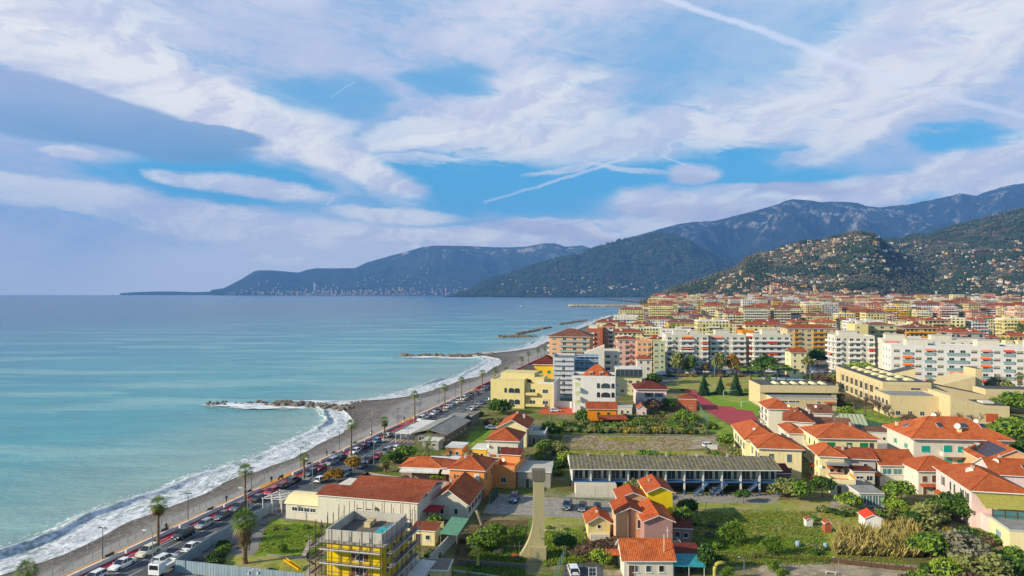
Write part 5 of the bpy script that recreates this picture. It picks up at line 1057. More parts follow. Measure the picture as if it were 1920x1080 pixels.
# I: white apartment house with teal shutters
b = Bld.px('teal_shutter_apartments', 'white apartment house with huge orange hip roof, three skylights and teal shutters', 'apartment house', 1713, 1891, 822, 0, 15, -6, D=171, H=8.5)
W = b.W; b.body('wall_white'); b.roof('hip', 4.2, 'tile_orange', 1.0, inset=.95)
for z in (5.2, 1.9):
 for u, w, h in ((3.2, 2.0, 1.6), (9.2, 1.9, 2.3), (12.6, 1.3, 1.6), (15.6, 1.9, 2.3), (18.0, 1.1, 2.3), (20.2, 1.7, 2.3)): b.win('f', u*W/25.5, z if h < 2 else z-.5, w, h, 'plain:shut:teal_shutter')
 b.win('f', W-1.6, z, 1.7, 1.5, 'plain:shut:teal_shutter')
 b.balcony('f', W*.28, W*.85, z-.6, 1.6, 'solid', 'wall_white', 1.0);
 for y in (4, 10): b.win('l', 15-y, z, .8, 1.3, 'plain:open:teal_shutter')
b.awning('f', W*.72, 7.9, 4.2, 1.5, .15, 'white_roof')
k_ = 4.2/(8.5*.95); pz = lambda y: 8.66+k_*(y+1)
for x in (8.0, 13.6, 18.3): b.skylight((x, 3.9, pz(3.9)), (1, 0, 0), (0, 1, k_), 1.9 if x == 13.6 else 1.3, 1.7)
b.skylight((-1+3.0, 8.5, 8.66+.5*3.0), (0, -1, 0), (1, 0, .5), 1.3, 1.5)
b.chimney(11.8, 2.0, 9.8, 1.3, .8, 'wall_cream'); b.dish(11.1, 1.7, 11.6, .75); b.dish(9.3, 9.4, 12.9, .7); b.dish(19.5, 9, 11.6, .6); b.chimney(1.0, 11.5, 9.2, 1.2, .6, 'wall_white')
# striped canopy (open pavilion)
t = thing('canopy_pavilion', 'large open canopy with pale green striped pitched sheets beside the school lawn', 'canopy', GD(1572, 212), math.radians(-12))
m = MB()
for k in range(7): x0 = k*1.25; m.add([(x0, 0, 4.2), (x0+1.0, 0, 4.2), (x0+1.0+1.8, 12, 5.6), (x0+1.8, 12, 5.6), (x0, 0, 4.1), (x0+1.0, 0, 4.1), (x0+2.8, 12, 5.5), (x0+1.8, 12, 5.5)], [(0, 1, 2, 3), (7, 6, 5, 4), (0, 4, 5, 1), (1, 5, 6, 2), (0, 3, 7, 4)])
m.build('roof_sheets', ['wall_green'], t); m = MB(); [m.cyl(x, y, 0, 4.3+y*.1, .09, n=5) for x in (.2, 4.4, 8.5) for y in (.3, 6, 11.5)]; m.build('posts', ['galvanised'], t)
m = MB(); m.box(0, -.05, 4.0, 8.8, .02, 4.15); m.ring([(8.6, 0, 4.1), (10.4, 12, 5.5)], .07, 4); m.ring([(.05, 0, 4.1), (1.9, 12, 5.5)], .07, 4); m.build('edge_beams', ['green_shutter'], t)
# greenhouse-like long brown shed right of the canopy, car-port
shed('brown shed roof with white fascia right of the striped canopy', 1625, 1672, 0, 0, 6, -14, 'wall_white', 'tile_brown', 'mono', .6, H=3.2, D=205)
# M: sports pavilion
b = Bld.px('sports_pavilion', 'long low cream sports pavilion with six roof lights beside the pitch', 'sports hall', 1449, 1569, 0, 767, 8, -4, D=262, H=4.6); W = b.W
b.body('wall_sand'); b.roof('flat', .2, 'grey_roof', .2)
for u in (5.0, 8.6, 10.8): b.win('f', W*u/28, 2.9, 2.6 if u < 9 else 1.6, .8)
b.win('f', W*.72, 2.6, 1.4, .9); b.door('f', W*.88, 2.2, 2.5, 'brown_shutter'); b.awning('f', W*.88, 3.4, 4, 1, .2, 'terracotta')
m = MB(); m.box(-2.5, 8, 0, W+3.0, 24, 8.6); m.box(-2.8, 7.2, 5.7, W+3.4, 8, 8.6); b.add('upper_hall', ['wall_sand'], m)
m = MB(); m.box(-2.4, 7.6, 8.6, W+3.0, 23.6, 8.72); b.add('upper_roof', ['dark_roof'], m)
m = MB(); m.box(-.5, 7.9, 4.75, W+1, 8.0, 5.6); b.add('clerestory', ['glass_dark'], m)
for k in range(6):
 m = MB(); x = 3.5+k*(W-2)/6; n = 6; vs = []
 for yy in (9.2, 14.5): vs += [(x+2.0*i/n, yy, 8.72+.75*math.sin(math.pi*i/n)) for i in range(n+1)]
 m.add(vs, [(i, i+1, n+2+i, n+1+i) for i in range(n)]+[tuple(range(n+1)), tuple(range(n+1, 2*n+2))]); b.add('roof_light', ['wall_cream'], m)
# N: school complex
b = Bld.px('school_building', 'large ochre concrete school with stepped sloping wings and rows of roof lights', 'school', 1655, 1735, 0, 0, 58, -9, D=266, H=10.2); W = 17.5; b.W = W
b.body('wall_sand'); m = MB(); m.box(.5, .5, 10.2, W-.5, 57.5, 10.35); b.add('roof', ['dark_roof'], m)
m = MB(); m.box(-.05, 0, 8.9, 0, 58, 10.4); m.box(0, -.08, 8.9, W, -.0, 10.4); b.add('parapet', ['wall_sand'], m)
for k in range(6):
 for j in range(2):
  m = MB(); x, y = 4+j*6.2, 5+k*8.4; n = 6; vs = []
  for yy in (y, y+3.4): vs += [(x+3.4*i/n, yy, 10.35+.9*math.sin(math.pi*i/n)) for i in range(n+1)]
  m.add(vs, [(i, i+1, n+2+i, n+1+i) for i in range(n)]+[tuple(range(n+1)), tuple(range(n+1, 2*n+2))]); b.add('roof_light', ['wall_cream'], m)
for k in range(9):
 m = MB(); m.box(-.45, 2.5+k*6, 0, -.02, 3.1+k*6, 8.9); b.add('pilaster', ['wall_sand'], m); b.win('l', 58-(6+k*6), 4.6, 3.6, 3.0) if k < 8 else None; b.win('l', 58-(6+k*6), .6, 3.6, 2.8)
b.win('f', W*.68, 5.6, 3.6, 2.6);
def wing(name, pts, z0, z1, mat='wall_sand', roof='dark_roof'):
 m = MB(); m.prism(pts, z0, z1, 0, 1); return b.add(name, [mat, roof], m)
wing('wing', [(W, 4), (W+30, 4), (W+30, 20), (W, 20)], 0, [9.5, 3.6, 3.6, 9.5]); wing('sloping_wing', [(W-5, 24), (W+3, 22), (W+4, 32), (W-5, 32)], 9.0, [11, 13.4, 13.4, 11])
wing('rear_wing', [(W+12, 18), (W+24, 18), (W+24, 34), (W+12, 34)], 0, [7.5, 11, 11, 7.5], roof='wall_sand'); wing('tower', [(W+25, 20), (W+27.5, 20), (W+27.5, 30), (W+25, 30)], 0, 14)
wing('east_wing', [(W+22, 6), (W+50, 6), (W+50, 16), (W+22, 16)], 0, 7.6);
for u in (33, 41): me, sh = win_mesh(3.8, 1.1, 'plain'); inst(me, 'window', b.r, (W+u, 6, 4.6))
b2 = Bld.px('school_annex', 'low ochre school block with flat grey roof beside bare garden trees', 'school block', 1668, 1768, 0, 0, 16, -9, D=247, H=7.4); b2.body('wall_sand'); b2.roof('parapet', .5, 'grey_roof', 0, soffit='wall_sand'); b2.wins('l', 4, [1.2, 4.2], 2.2, 1.8); b2.wins('f', 4, [.8], 1.6, 1.6)
m = MB(); m.box(b2.W-.1, -1.5, 0, b2.W+2.8, 12, 9.0); b2.add('stair_block', ['wall_sand'], m)
b3 = Bld.px('school_annex', 'low ochre school hall with sloping parapet and red door at right', 'school block', 1782, 1893, 0, 0, 14, -9, D=236, H=6.0); W3 = b3.W
m = MB(); m.box(0, 0, 0, W3, 14, 5.2); b3.wall = m.build('wall', ['wall_sand'], b3.r); m = MB(); m.add([(0, -.05, 5.2), (W3, -.05, 5.2), (W3, -.05, 6.2), (W3*.45, -.05, 6.4), (0, -.05, 9.4), (0, 13, 5.2), (W3, 13, 5.2), (W3, 13, 6.2), (W3*.45, 13, 6.4), (0, 13, 9.4)], [(0, 1, 2, 3, 4), (9, 8, 7, 6, 5), (2, 7, 8, 3), (3, 8, 9, 4), (0, 4, 9, 5), (1, 6, 7, 2)]); b3.add('parapet', ['wall_sand'], m)
m = MB(); m.box(W3*.6, .5, 6.45, W3-.6, 12, 6.6); b3.add('roof', ['dark_roof'], m)
m = MB(); m.box(W3*.6, -.12, .8, W3*.8, -.02, 3.6); b3.add('red_door', ['terracotta'], m); m = MB(); m.box(W3*.63, 3, 6.6, W3*.82, 7, 7.2); b3.add('roof_light', ['wall_white'], m)
# ------------------------------------------------------------------ mid-distance apartment blocks
def apt(label, x0, x1, ytop, D, depth, rot, wall, front='WBWB', side='W.W', roof='parapet', rise=1.0, rmat='grey_roof', fl=3.1, name='apartment_block', cat='apartment block', ov=.6, par='solid', pm='white_paint',
  awn=(), pent=None, win='plain', z0=0, aw=None, faces=None, base=None, bd=1.3, z=0.0):
 b = Bld.px(name, label, cat, x0, x1, ytop, 0, depth, rot, None, D=D, z=z); W, H = b.W, b.H
 if wall in FAC.values(): pass
 b.body(wall);
 b.roof(roof, rise, rmat, ov if roof != 'parapet' else 0, soffit='white_paint' if roof != 'parapet' else (wall if wall in M and not wall.startswith('fac') else 'white_paint'))
 nf = max(1, int((H+.3)/fl)); R_ = random.Random(hash(label) % 9999 if False else len(label)*31+int(x0))
 for f, pat in (faces or (('f', front), ('l', side))):
  L = b.flen(f); n = len(pat); bw = L/n
  for k in range(nf):
   zf = H-(k+1)*fl+.15
   if zf < -.2: continue
   i = 0
   while i < n:
    c = pat[i]; u = bw*(i+.5)
    if c in 'BGR':
     j = i
     while j+1 < n and pat[j+1] == c: j += 1
     u0, u1 = bw*i+.15, bw*(j+1)-.15
     if zf > 1.5: b.balcony(f, round(u0, 1), round(u1, 1), zf, bd, {'B': 'solid', 'G': 'glass', 'R': 'rail'}[c], pm, 1.0)
     for q in range(i, j+1): b.win(f, bw*(q+.5), zf+.05, round(min(2.2, bw*.6), 1), 2.2, 'plain')
     if aw and zf > 1.5 and R_.random() < aw[0]: b.awning(f, (u0+u1)/2, zf+2.7, round(min(u1-u0, 6), 1), bd+.3, .7, R_.choice(aw[1]))
     i = j+1; continue
    if c == 'W': b.win(f, u, zf+.9, round(min(1.3, bw*.5), 1), 1.4, win)
    if c == 'S': b.win(f, u, zf+.85, round(min(2.6, bw*.62), 1), 1.5, win if R_.random() < .3 else 'plain:half:beige_blind')
    i += 1
 if pent:
  for (u, y, w, d, h) in pent:
   m = MB(); m.box(W*u, depth*y, H, W*u+w, depth*y+d, H+h); m.box(W*u-.2, depth*y-.2, H+h, W*u+w+.2, depth*y+d+.2, H+h+.18); b.add('penthouse', ['wall_white'], m)
 return b
A = [.35, ['awning_red', 'awning_orange', 'awning_salmon']]
# O: long white apartments
b = apt('long white five-storey apartment slab with recessed glass balconies and red awnings at right edge', 1671, 1990, 650, 320, 14, -13, 'wall_pale', front='SGSGSGGSGSGSGSG', side='WWW', par='glass', aw=(.42, ['awning_red', 'awning_salmon', 'awning_orange']), fl=3.5, win='plain:half:beige_blind', bd=.5, rise=.9,
  pent=[(.12, .4, 9, 5, 3.2), (.55, .4, 9, 5, 3.2), (.85, .4, 8, 5, 3.2)])
apt('white flat-topped block with row of roof huts behind the long apartment slab', 1655, 1850, 638, 380, 12, -13, 'wall_white', 'BBWBBWBBWBB', '..', rise=.8, pent=[(.05, .3, 10, 5, 3), (.5, .3, 10, 5, 3)], aw=A)
# P: three white curved apartments behind the car park
apt('white seven-storey apartment block furthest left above the car park', 1249, 1328, 630, 400, 15, -4, 'wall_white', 'BWBBWB', 'WB', aw=(.15, A[1]), pent=[(.2, .3, 7, 5, 3), (.6, .35, 5, 5, 3)])
apt('white seven-storey apartment block with white roof hut, second above the car park', 1331, 1398, 630, 402, 15, -4, 'wall_white', 'BBWBB', 'WB', aw=(.2, A[1]), pent=[(.2, .3, 8, 5, 3.2)])
apt('white apartment block with wide red awnings and roof hut behind the pines', 1412, 1482, 630, 398, 15, -4, 'wall_white', 'BBBBB', 'WB', aw=(.45, A[1]), pent=[(.3, .3, 9, 5, 3.4)])
apt('white tower apartments with wrap balconies beside the round yellow-green tree', 1566, 1640, 632, 392, 16, -10, 'wall_white', 'BWBBWB', 'BB', aw=(.1, A[1]), pent=[(.15, .3, 10, 6, 3.2)])
apt('ochre and yellow apartment row with red roof behind the white balconied blocks', 1476, 1570, 616, 452, 14, -3, 'wall_sand', 'SBWSBBSW', 'WW', 'hip', 2.4, 'tile_red', win='plain', pm='wall_ochre')
apt('bright orange narrow apartment block between two white balconied blocks', 1392, 1414, 622, 430, 12, -3, 'wall_orange', 'BB', 'WW', rise=.8, pm='wall_peach')
apt('dull yellow windowless ended apartment tower above the long white slab', 1603, 1628, 610, 440, 14, -8, 'wall_lemon', 'W.', '..', rise=.8, pent=[(.3, .3, 3, 3, 3)])
apt('olive grey apartment block with deep balconies right of the dull yellow tower', 1628, 1680, 610, 450, 14, -8, 'wall_green', 'BBB', '..', 'hip', 1.8, 'tile_brown', pm='wall_beige')
# left group, S & T
apt('brown hip-roofed apartment block with green and orange balconies nearest the beach', 1030, 1106, 631, 430, 22, -12, 'wall_peach', 'SGGG', 'BB', 'hip', 4.5, 'tile_brown', ov=1.2, pm='white_paint')
apt('dark red and grey apartment block right of the brown-roofed beach block', 1100, 1130, 618, 470, 18, -12, 'wall_brick', 'BW', 'BB', rise=.9, pent=[(.1, .2, 6, 6, 3)])
apt('narrow salmon apartment block with dark balcony side near the beach', 1130, 1150, 612, 480, 18, -12, 'wall_peach', 'WB', 'B', 'hip', 1.8, 'tile_rust')
apt('pinkish brown apartment block with four balcony stacks left of the peach one', 1158, 1194, 637, 384, 14, -5, 'wall_pink', 'WBW', 'BB', 'hip', 1.5, 'tile_rust', pm='wall_pink')
apt('plain peach apartment block with terrace railing on its top floor', 1194, 1223, 641, 380, 14, -5, 'wall_peach', 'WWB', '..', rise=.9, pm='wall_peach')
apt('pale green five-storey apartment block left of the white balconied row', 1225, 1247, 642, 378, 14, -5, 'wall_green', 'SW', 'W.', rise=.8)
# U: wrapped building, blue netting
b = apt('white-sheeted tall apartment building under renovation with stair window strip', 1037, 1076, 671, 292, 14, -7, 'net_white', '.W.', '..', rise=.8)
m = MB();
for x in np.arange(0, b.W+.1, 2.0): m.cyl(x, -.5, 0, b.H+1.2, .04, n=4)
for z in np.arange(2, b.H+1, 2.0): m.box(0, -.75, z, b.W, -.1, z+.06)
b.add('scaffold', ['galvanised'], m)
b = apt('apartment building hidden behind blue construction netting and scaffold decks', 1076, 1122, 672, 308, 15, -7, 'net_blue', 'WWW', '..', rise=.7)
m = MB()
for x in np.arange(0, b.W+.1, 2.4): m.cyl(x, -.9, 0, b.H+1.5, .05, n=4)
for z in np.arange(2, b.H+1, 2.4): m.box(0, -1.2, z, b.W, -.1, z+.1); m.box(0, -1.25, z+.9, b.W, -1.2, z+1.0)
b.add('scaffold', ['white_paint'], m)
b = apt('angular white building with diagonal roof ramps behind the blue netting', 1118, 1162, 663, 345, 18, -7, 'wall_white', 'WBW', '.', rise=1.2)
m = MB(); m.prism([(-6, -6), (4, -6), (4, 0), (-6, 0)], 0, [15, 19, 19, 15]); b.add('ramp', ['wall_white'], m)
# V: white arched house
b = Bld.px('arched_apartments', 'white four-storey apartment house with rounded arch balconies and orange hip roof', 'apartment house', 1116, 1154, 709, 0, 13, -9, D=252, H=13.4); W, H = b.W, b.H
b.body('wall_pale'); b.roof('parapet', .9, 'grey_roof', 0, soffit='wall_pale', x0=-8.6, W=W+8.6)
m = MB(); m.box(-5.4, 0, 0, 0, 13, H); m.box(-8.6, 3.0, 0, -5.4, 13, H-.4); b.add('left_wing', ['wall_pale'], m)
m = MB(); B = [(-5.0, .8), (5.8, .8), (5.8, 12), (-5.0, 12)]; T = [(p[0], p[1], H+.3) for p in B]+[(-.2, 6.4, H+4.6), (1.0, 6.4, H+4.6)]; m.add(T, [(0, 1, 5, 4), (1, 2, 5), (2, 3, 4, 5), (3, 0, 4)]); b.add('hip_roof', ['tile_orange'], m)
for x in (-1.6, 2.2):
 m = MB(); m.box(x-.6, 1.8, H+.9, x+.6, 3.6, H+1.9, 0); m.prism([(x-.8, 1.6), (x+.8, 1.6), (x+.8, 3.9), (x-.8, 3.9)], H+1.9, [H+2.0, H+2.0, H+2.3, H+2.3]); m.box(x-.4, 1.76, H+1.1, x+.4, 1.8, H+1.7, 1); b.add('dormer', ['wall_pink', 'glass_dark'], m)
for k in range(3):
 z = H-3.6-k*3.35
 for u, w in ((1.2, 1.2), (W*.52, 3.4), (W-.9, 1.2)):
  me, sh = win_mesh(w, 1.9, 'arch'); inst(me, 'arch_window', b.r, (u, 0, z))
 m = MB(); m.box(-7.4, -1.6, z-.9, -5.45, -.0, z+.2); b.add('balcony', ['wall_pale'], m); m = MB(); m.box(-7.3, .05, z+.25, -5.45, .1, z+2.0); b.add('balcony_glazing', ['wall_green'], m)
 me, sh = win_mesh(.8, 1.5, 'arch'); [inst(me, 'arch_window', b.r, (-8.6, y, z), -math.pi/2) for y in (5, 8, 11)]
for k in range(4): b.balcony('r', 2, 6, H-3.9-k*3.35, 1.4, 'solid', 'wall_pale')
# W: small orange house + red roofs
b = Bld.px('orange_cottage', 'small vivid orange cottage with red gable roof in front of the arched house', 'cottage', 1101, 1156, 0, 0, 7, -4, D=238, H=4.6); b.body('wall_orange', 'x', 1.6); b.roof('gx', 1.7, 'tile_red', .5)
for u in (.38, .72): b.win('f', b.W*u, 1.6, 1.0, 1.9, 'plain:shut:dark_green_shutter')
m = MB(); m.prism([(3.5, -4), (14, -4), (13, -.1), (4, -.1)], 1.6, [1.7, 1.7, 2.6, 2.6]); b.add('porch_roof', ['tile_red'], m)
shed('low white outbuilding with tan flat roof right of the orange cottage', 1158, 1185, 0, 0, 6, -8, 'wall_white', 'concrete_light', 'flat', .25, H=3.4, D=250)
shed('tiny gabled garden garage with orange roof and grey roller door', 1195, 1212, 0, 0, 6, -6, 'wall_rose', 'tile_orange', 'gy', 1.1, H=3.0, D=247, cat='garage', name='garage', door=False)
b = Bld.px('maroon_roof_house', 'pink two-storey house with dark maroon hip roof and grey shutters', 'house', 1193, 1250, 729, 0, 13, -5, D=272, H=6.6); b.body('wall_rose'); b.roof('hip', 2.5, 'tile_maroon', .8)
for u in (.42, .75): b.win('f', b.W*u, 3.5, 1.6, 1.8, 'plain:open:grey_shutter')
m = MB(); m.box(b.W*.2, -6.0, 2.6, b.W+1.5, -.05, 2.95); b.add('carport_slab', ['concrete_light'], m); m = MB(); [m.box(x, -5.8, 0, x+.3, -5.5, 2.6) for x in (b.W*.25, b.W*.6, b.W+1)]; b.add('carport_posts', ['concrete_light'], m)
shed('brick-orange garden house with solar panels left of the running track', 1272, 1306, 0, 0, 9, -14, 'wall_brick', 'tile_rust', 'hip', 1.3, H=4.2, D=262, name='garden_house', cat='house')
b = Bld.px('glass_top_house', 'cream house with long dark glazed top floor behind the arched apartments', 'house', 1156, 1203, 691, 0, 12, -4, D=300, H=11.5); b.body('wall_cream'); b.roof('flat', .2, 'white_roof', .3)
m = MB(); m.box(-.4, -.8, 8.4, b.W+.2, -.02, 11.2); b.add('glazed_loggia', ['glass_dark'], m); m = MB(); [m.box(-.4+k*(b.W+.6)/6, -.86, 8.4, -.25+k*(b.W+.6)/6, -.8, 11.2) for k in range(7)]; b.add('loggia_frame', ['galvanised'], m)
for u in (.55, .85): b.win('f', b.W*u, 5.2, 1.5, 1.4, 'plain')
b.win('f', 2.5, 1.4, 1.5, 1.2); b.win('f', 7.5, 1.4, 1.5, 1.2)
b = apt('small white villa with red roof in the town garden behind the glazed house', 1195, 1222, 674, 332, 9, -6, 'wall_white', 'WW', 'W', 'hip', 1.6, 'tile_rust', name='villa', cat='villa')
apt('cream gable house with red roof between the pines and the white tower', 1483, 1512, 661, 362, 9, -3, 'wall_cream', 'WW', 'W', 'gx', 1.8, 'tile_red', name='villa', cat='villa')
# Y: yellow houses near road
b = Bld.px('yellow_house', 'bright yellow house with red pyramid roof and green shutters by the sea road', 'house', 1002, 1040, 681, 0, 14, -10, D=300, H=13.5); b.body('wall_yellow'); b.roof('hip', 3.4, 'tile_maroon', .8)
for z in (9.6, 6.2, 2.6):
 for u in (.3, .72): b.win('f', b.W*u, z, 1.5, 1.4, 'plain:shut:green_shutter')
m = MB(); m.box(-5, 0, 0, -.02, 12, 11.5); b.add('side_wing', ['wall_yellow'], m); m = MB(); m.box(-5.5, -1, 11.5, .3, 12.5, 11.8); b.add('wing_roof', ['dark_roof'], m); b.balcony('f', 1, b.W-.4, 5.6, 1.2, 'solid', 'wall_yellow')
b = Bld.px('coastal_apartments', 'two-storey yellow ochre apartment building with rounded windows next to the coast road', 'apartment building', 920, 983, 708, 0, 17, -13, D=268, H=10.8); W, H = b.W, b.H
b.body('wall_yellow'.replace('yellow', 'lemon')); b.roof('parapet', .5, 'concrete_light', 0, soffit='wall_lemon', D=17)
m = MB(); m.box(2.8, 5, H, W+3, 16, H+2.4); b.add('upper_storey', ['wall_lemon'], m)
m = MB(); m.box(W, -1.5+3, 0, W+11, 17, 9.6); b.add('right_wing', ['wall_lemon'], m); m = MB(); m.box(W+11, 1.4, 0, W+11.3, 17.2, 10.4); m.box(W+5, 1.45, 9.6, W+11, 1.6, 10.4); b.add('white_gable', ['wall_pale'], m)
m = MB(); m.box(W+2, 4, 9.6, W+7, 12, 11.8); b.add('roof_room', ['wall_lemon'], m)
for z in (1.6, 6.0):
 for u in (.45, .62, .79): me, sh = win_mesh(2.2 if u > .5 else 1.1, 1.9, 'arch'); inst(me, 'window', b.r, (W*u, 0, z))
 me, sh = win_mesh(1.2, 1.7, 'arch'); [inst(me, 'window', b.r, (0, y, z), -math.pi/2) for y in (3, 7, 11)]
 me, sh = win_mesh(2.2, 1.6, 'plain'); inst(me, 'window', b.r, (W+3.0, 1.5, z)); inst(me, 'window', b.r, (W+8.0, 1.5, z))
m = MB(); m.box(W+.2, .3, 5.2, W+5.0, 1.48, 6.2); m.box(W+.2, .3, .9, W+8, 1.48, 1.8); b.add('balcony', ['wall_lemon'], m)
# ------------------------------------------------------------------ the town behind: rows of blocks
ORD = ['first', 'second', 'third', 'fourth', 'fifth', 'sixth', 'seventh', 'eighth', 'ninth', 'tenth', 'eleventh', 'twelfth', 'thirteenth', 'fourteenth', 'fifteenth', 'sixteenth', 'seventeenth', 'eighteenth', 'nineteenth', 'twentieth']
for t_ in ('twenty', 'thirty', 'forty', 'fifty'): ORD += ['twenty-'.replace('twenty', t_)+o for o in ORD[:9]]+[{'twenty': 'thirtieth', 'thirty': 'fortieth', 'forty': 'fiftieth', 'fifty': 'sixtieth'}[t_]]
tr = random.Random(11)
ROOFM = ['tile_red', 'tile_rust', 'tile_orange', 'tile_red', 'tile_rust', 'tile_brown']
NUMW = ['', 'one', 'two', 'three', 'four', 'five', 'six', 'seven', 'eight']
PENT = {}
def far_block(row, k, x, D, W, dp, nf, rot, key, kind, roofm, bal):
 H = nf*3.1+.6+tr.uniform(-1, 2)
 rn = {'hip': 'hipped', 'gx': 'gabled', 'parapet': 'flat'}[kind]
 b = Bld('town_block', f"{key} {NUMW[nf]}-storey block, {rn} roof, {ORD[k]} from the sea in {ORD[row]} town row", 'apartment block', Vector((x, D, max(0, (D-700)*.012))), math.radians(rot), W, dp, H, None)
 b.body(FAC[key]); b.roof(kind, tr.uniform(.14, .22)*min(W, dp) if kind != 'parapet' else .9, roofm, .9 if kind != 'parapet' else 0, soffit='white_paint')
 pm = {'white': 'wall_white', 'cream': 'wall_cream', 'lemon': 'wall_lemon', 'yellow': 'wall_yellow', 'ochre': 'wall_ochre', 'orange': 'wall_orange', 'peach': 'wall_peach', 'pink': 'wall_pink', 'grey': 'wall_grey', 'sand': 'wall_sand', 'brick': 'wall_white', 'pale': 'wall_white'}[key]
 if bal:
  segs = [(.04, .46), (.54, .96)] if bal == 1 else [(.02, .98)] if bal == 2 else [(.3, .7)]
  for f in range(1, nf):
   for a, c in segs: b.balcony('f', round(W*a), round(W*c), f*3.1+.2, 1.3, 'solid', pm if tr.random() < .6 else 'white_paint', .95)
   if bal != 3: b.balcony('l', 2.0, float(round(dp*.8)), f*3.1+.2, 1.2, 'solid', pm, .95)
   if tr.random() < .22: b.awning('f', W*tr.uniform(.25, .75), f*3.1+2.8, 4.0, 1.6, .8, tr.choice(A[1]))
 if kind == 'parapet':
  for q in range(tr.choice((1, 1, 2))):
   ux, uy = W*tr.uniform(.1, .6), dp*tr.uniform(.2, .5); m = MB(); m.box(ux, uy, H, ux+4.5, uy+4, H+2.8); m.box(ux-.2, uy-.2, H+2.8, ux+4.7, uy+4.2, H+2.95); b.add('penthouse', [pm], m)
  if tr.random() < .5: b.antenna(W*.5, dp*.5, H, 3)
 else:
  if D < 900:
   m = MB(); ux = W*tr.uniform(.3, .6); m.box(ux, dp*.15, H+.4, ux+1.4, dp*.15+1.6, H+1.6+tr.random()); b.add('dormer', ['wall_white'], m)
  b.chimney(W*tr.uniform(.2, .8), dp*tr.uniform(.3, .7), H+1.0, 2.0, .8)
 if D < 700 and tr.random() < .6: b.dish(W*.4, dp*.3, H+2.2, .5)
 return b
occupied = []
row = 0; D = 440.0; nblk = 0
KEYS = ['white', 'cream', 'lemon', 'yellow', 'ochre', 'orange', 'peach', 'pink', 'sand', 'pale', 'cream', 'yellow', 'peach', 'white', 'lemon', 'cream', 'sand', 'lemon', 'grey']
while D < 2150 and nblk < 292:
 x = RD(D, 24).x + (0 if D > 560 else 0); X1 = (1935-960)/F*D; k = 0
 if D < 520: x = (1135-960)/F*D
 while x < X1 and k < 29:
  px0 = x/D*F+960
  W = tr.uniform(13, 30)*(1.0 if D < 900 else 1.1); dp = tr.uniform(12, 16); nf = tr.choice((3, 4, 5, 5, 6, 6, 7) if px0 > 1120 else (5, 6, 6)); dj = tr.uniform(-10, 10)
  if D > 800: nf = tr.choice((4, 5, 6, 7, 8, 8)) if D < 1300 else tr.choice((4, 6, 7, 8, 8))
  px1 = (x+W)/D*F+960
  if D < 480 and (1385 < px1 and px0 < 1700 or 1020 < px0 < 1160): x += W+6; continue
  if D > 1500 and px0 > 1640 and tr.random() < .35: nf = 3
  key = tr.choice(KEYS); kind = tr.choice(('hip', 'hip', 'gx', 'parapet', 'parapet', 'hip', 'hip'));
  if key == 'white' and kind != 'parapet' and tr.random() < .4: kind = 'parapet'
  rm = tr.choice(ROOFM) if kind != 'parapet' else tr.choice(('grey_roof', 'white_roof', 'concrete_light', 'terracotta'))
  far_block(row, k, x, D+dj, W, dp, nf, tr.choice((-9, -6, -4, -12, -3)), key, kind, rm, tr.choice((1, 2, 2, 3, 0)) if D < 1500 else tr.choice((0, 2, 0)))
  nblk += 1; k += 1; x += W + tr.uniform(4, 14) + (22 if tr.random() < .12 else 0)
 D += tr.uniform(60, 72) + (D-440)*.05; row += 1
print('town blocks', nblk, 'rows', row, D)
m = MB(); FK = sorted(FAC); tm = [FAC[k] for k in FK]+['tile_red', 'tile_rust', 'white_roof']
for q in range(260):
 D_ = tr.uniform(1500, 2250); px = tr.uniform(1215, 1930); x = (px-960)/F*D_; w, d, h = tr.uniform(10, 26), tr.uniform(10, 14), tr.uniform(8, 22); z = (D_-700)*.012; m.box(x, D_, 0, x+w, D_+d, z+h, tr.randrange(len(FK)))
 r = len(FK)+tr.choice((0, 1, 1, 2)); m.add([(x-.6, D_-.6, z+h+.02), (x+w+.6, D_-.6, z+h+.02), (x+w+.6, D_+d+.6, z+h+.02), (x-.6, D_+d+.6, z+h+.02), (x+w*.3, D_+d/2, z+h+2.4), (x+w*.7, D_+d/2, z+h+2.4)], [(0, 1, 5, 4), (1, 2, 5), (2, 3, 4, 5), (3, 0, 4)], r)
o = m.build('far_town_blocks', tm); tag(o, 'mass of small far town buildings at the foot of the hills', 'buildings', None, 'stuff')
# landmark twin orange-cream towers far right
apt('pair of tall cream and orange tower blocks far right below the terraced slope', 1787, 1808, 553, 1560, 18, -6, 'fac_cream', '....', '..', name='tower_block', fl=3.3, rise=1)
apt('ochre striped tower block with balconies right of the tall cream tower', 1812, 1834, 556, 1560, 18, -6, 'fac_ochre', '....', '..', name='tower_block', fl=3.3, rise=1)
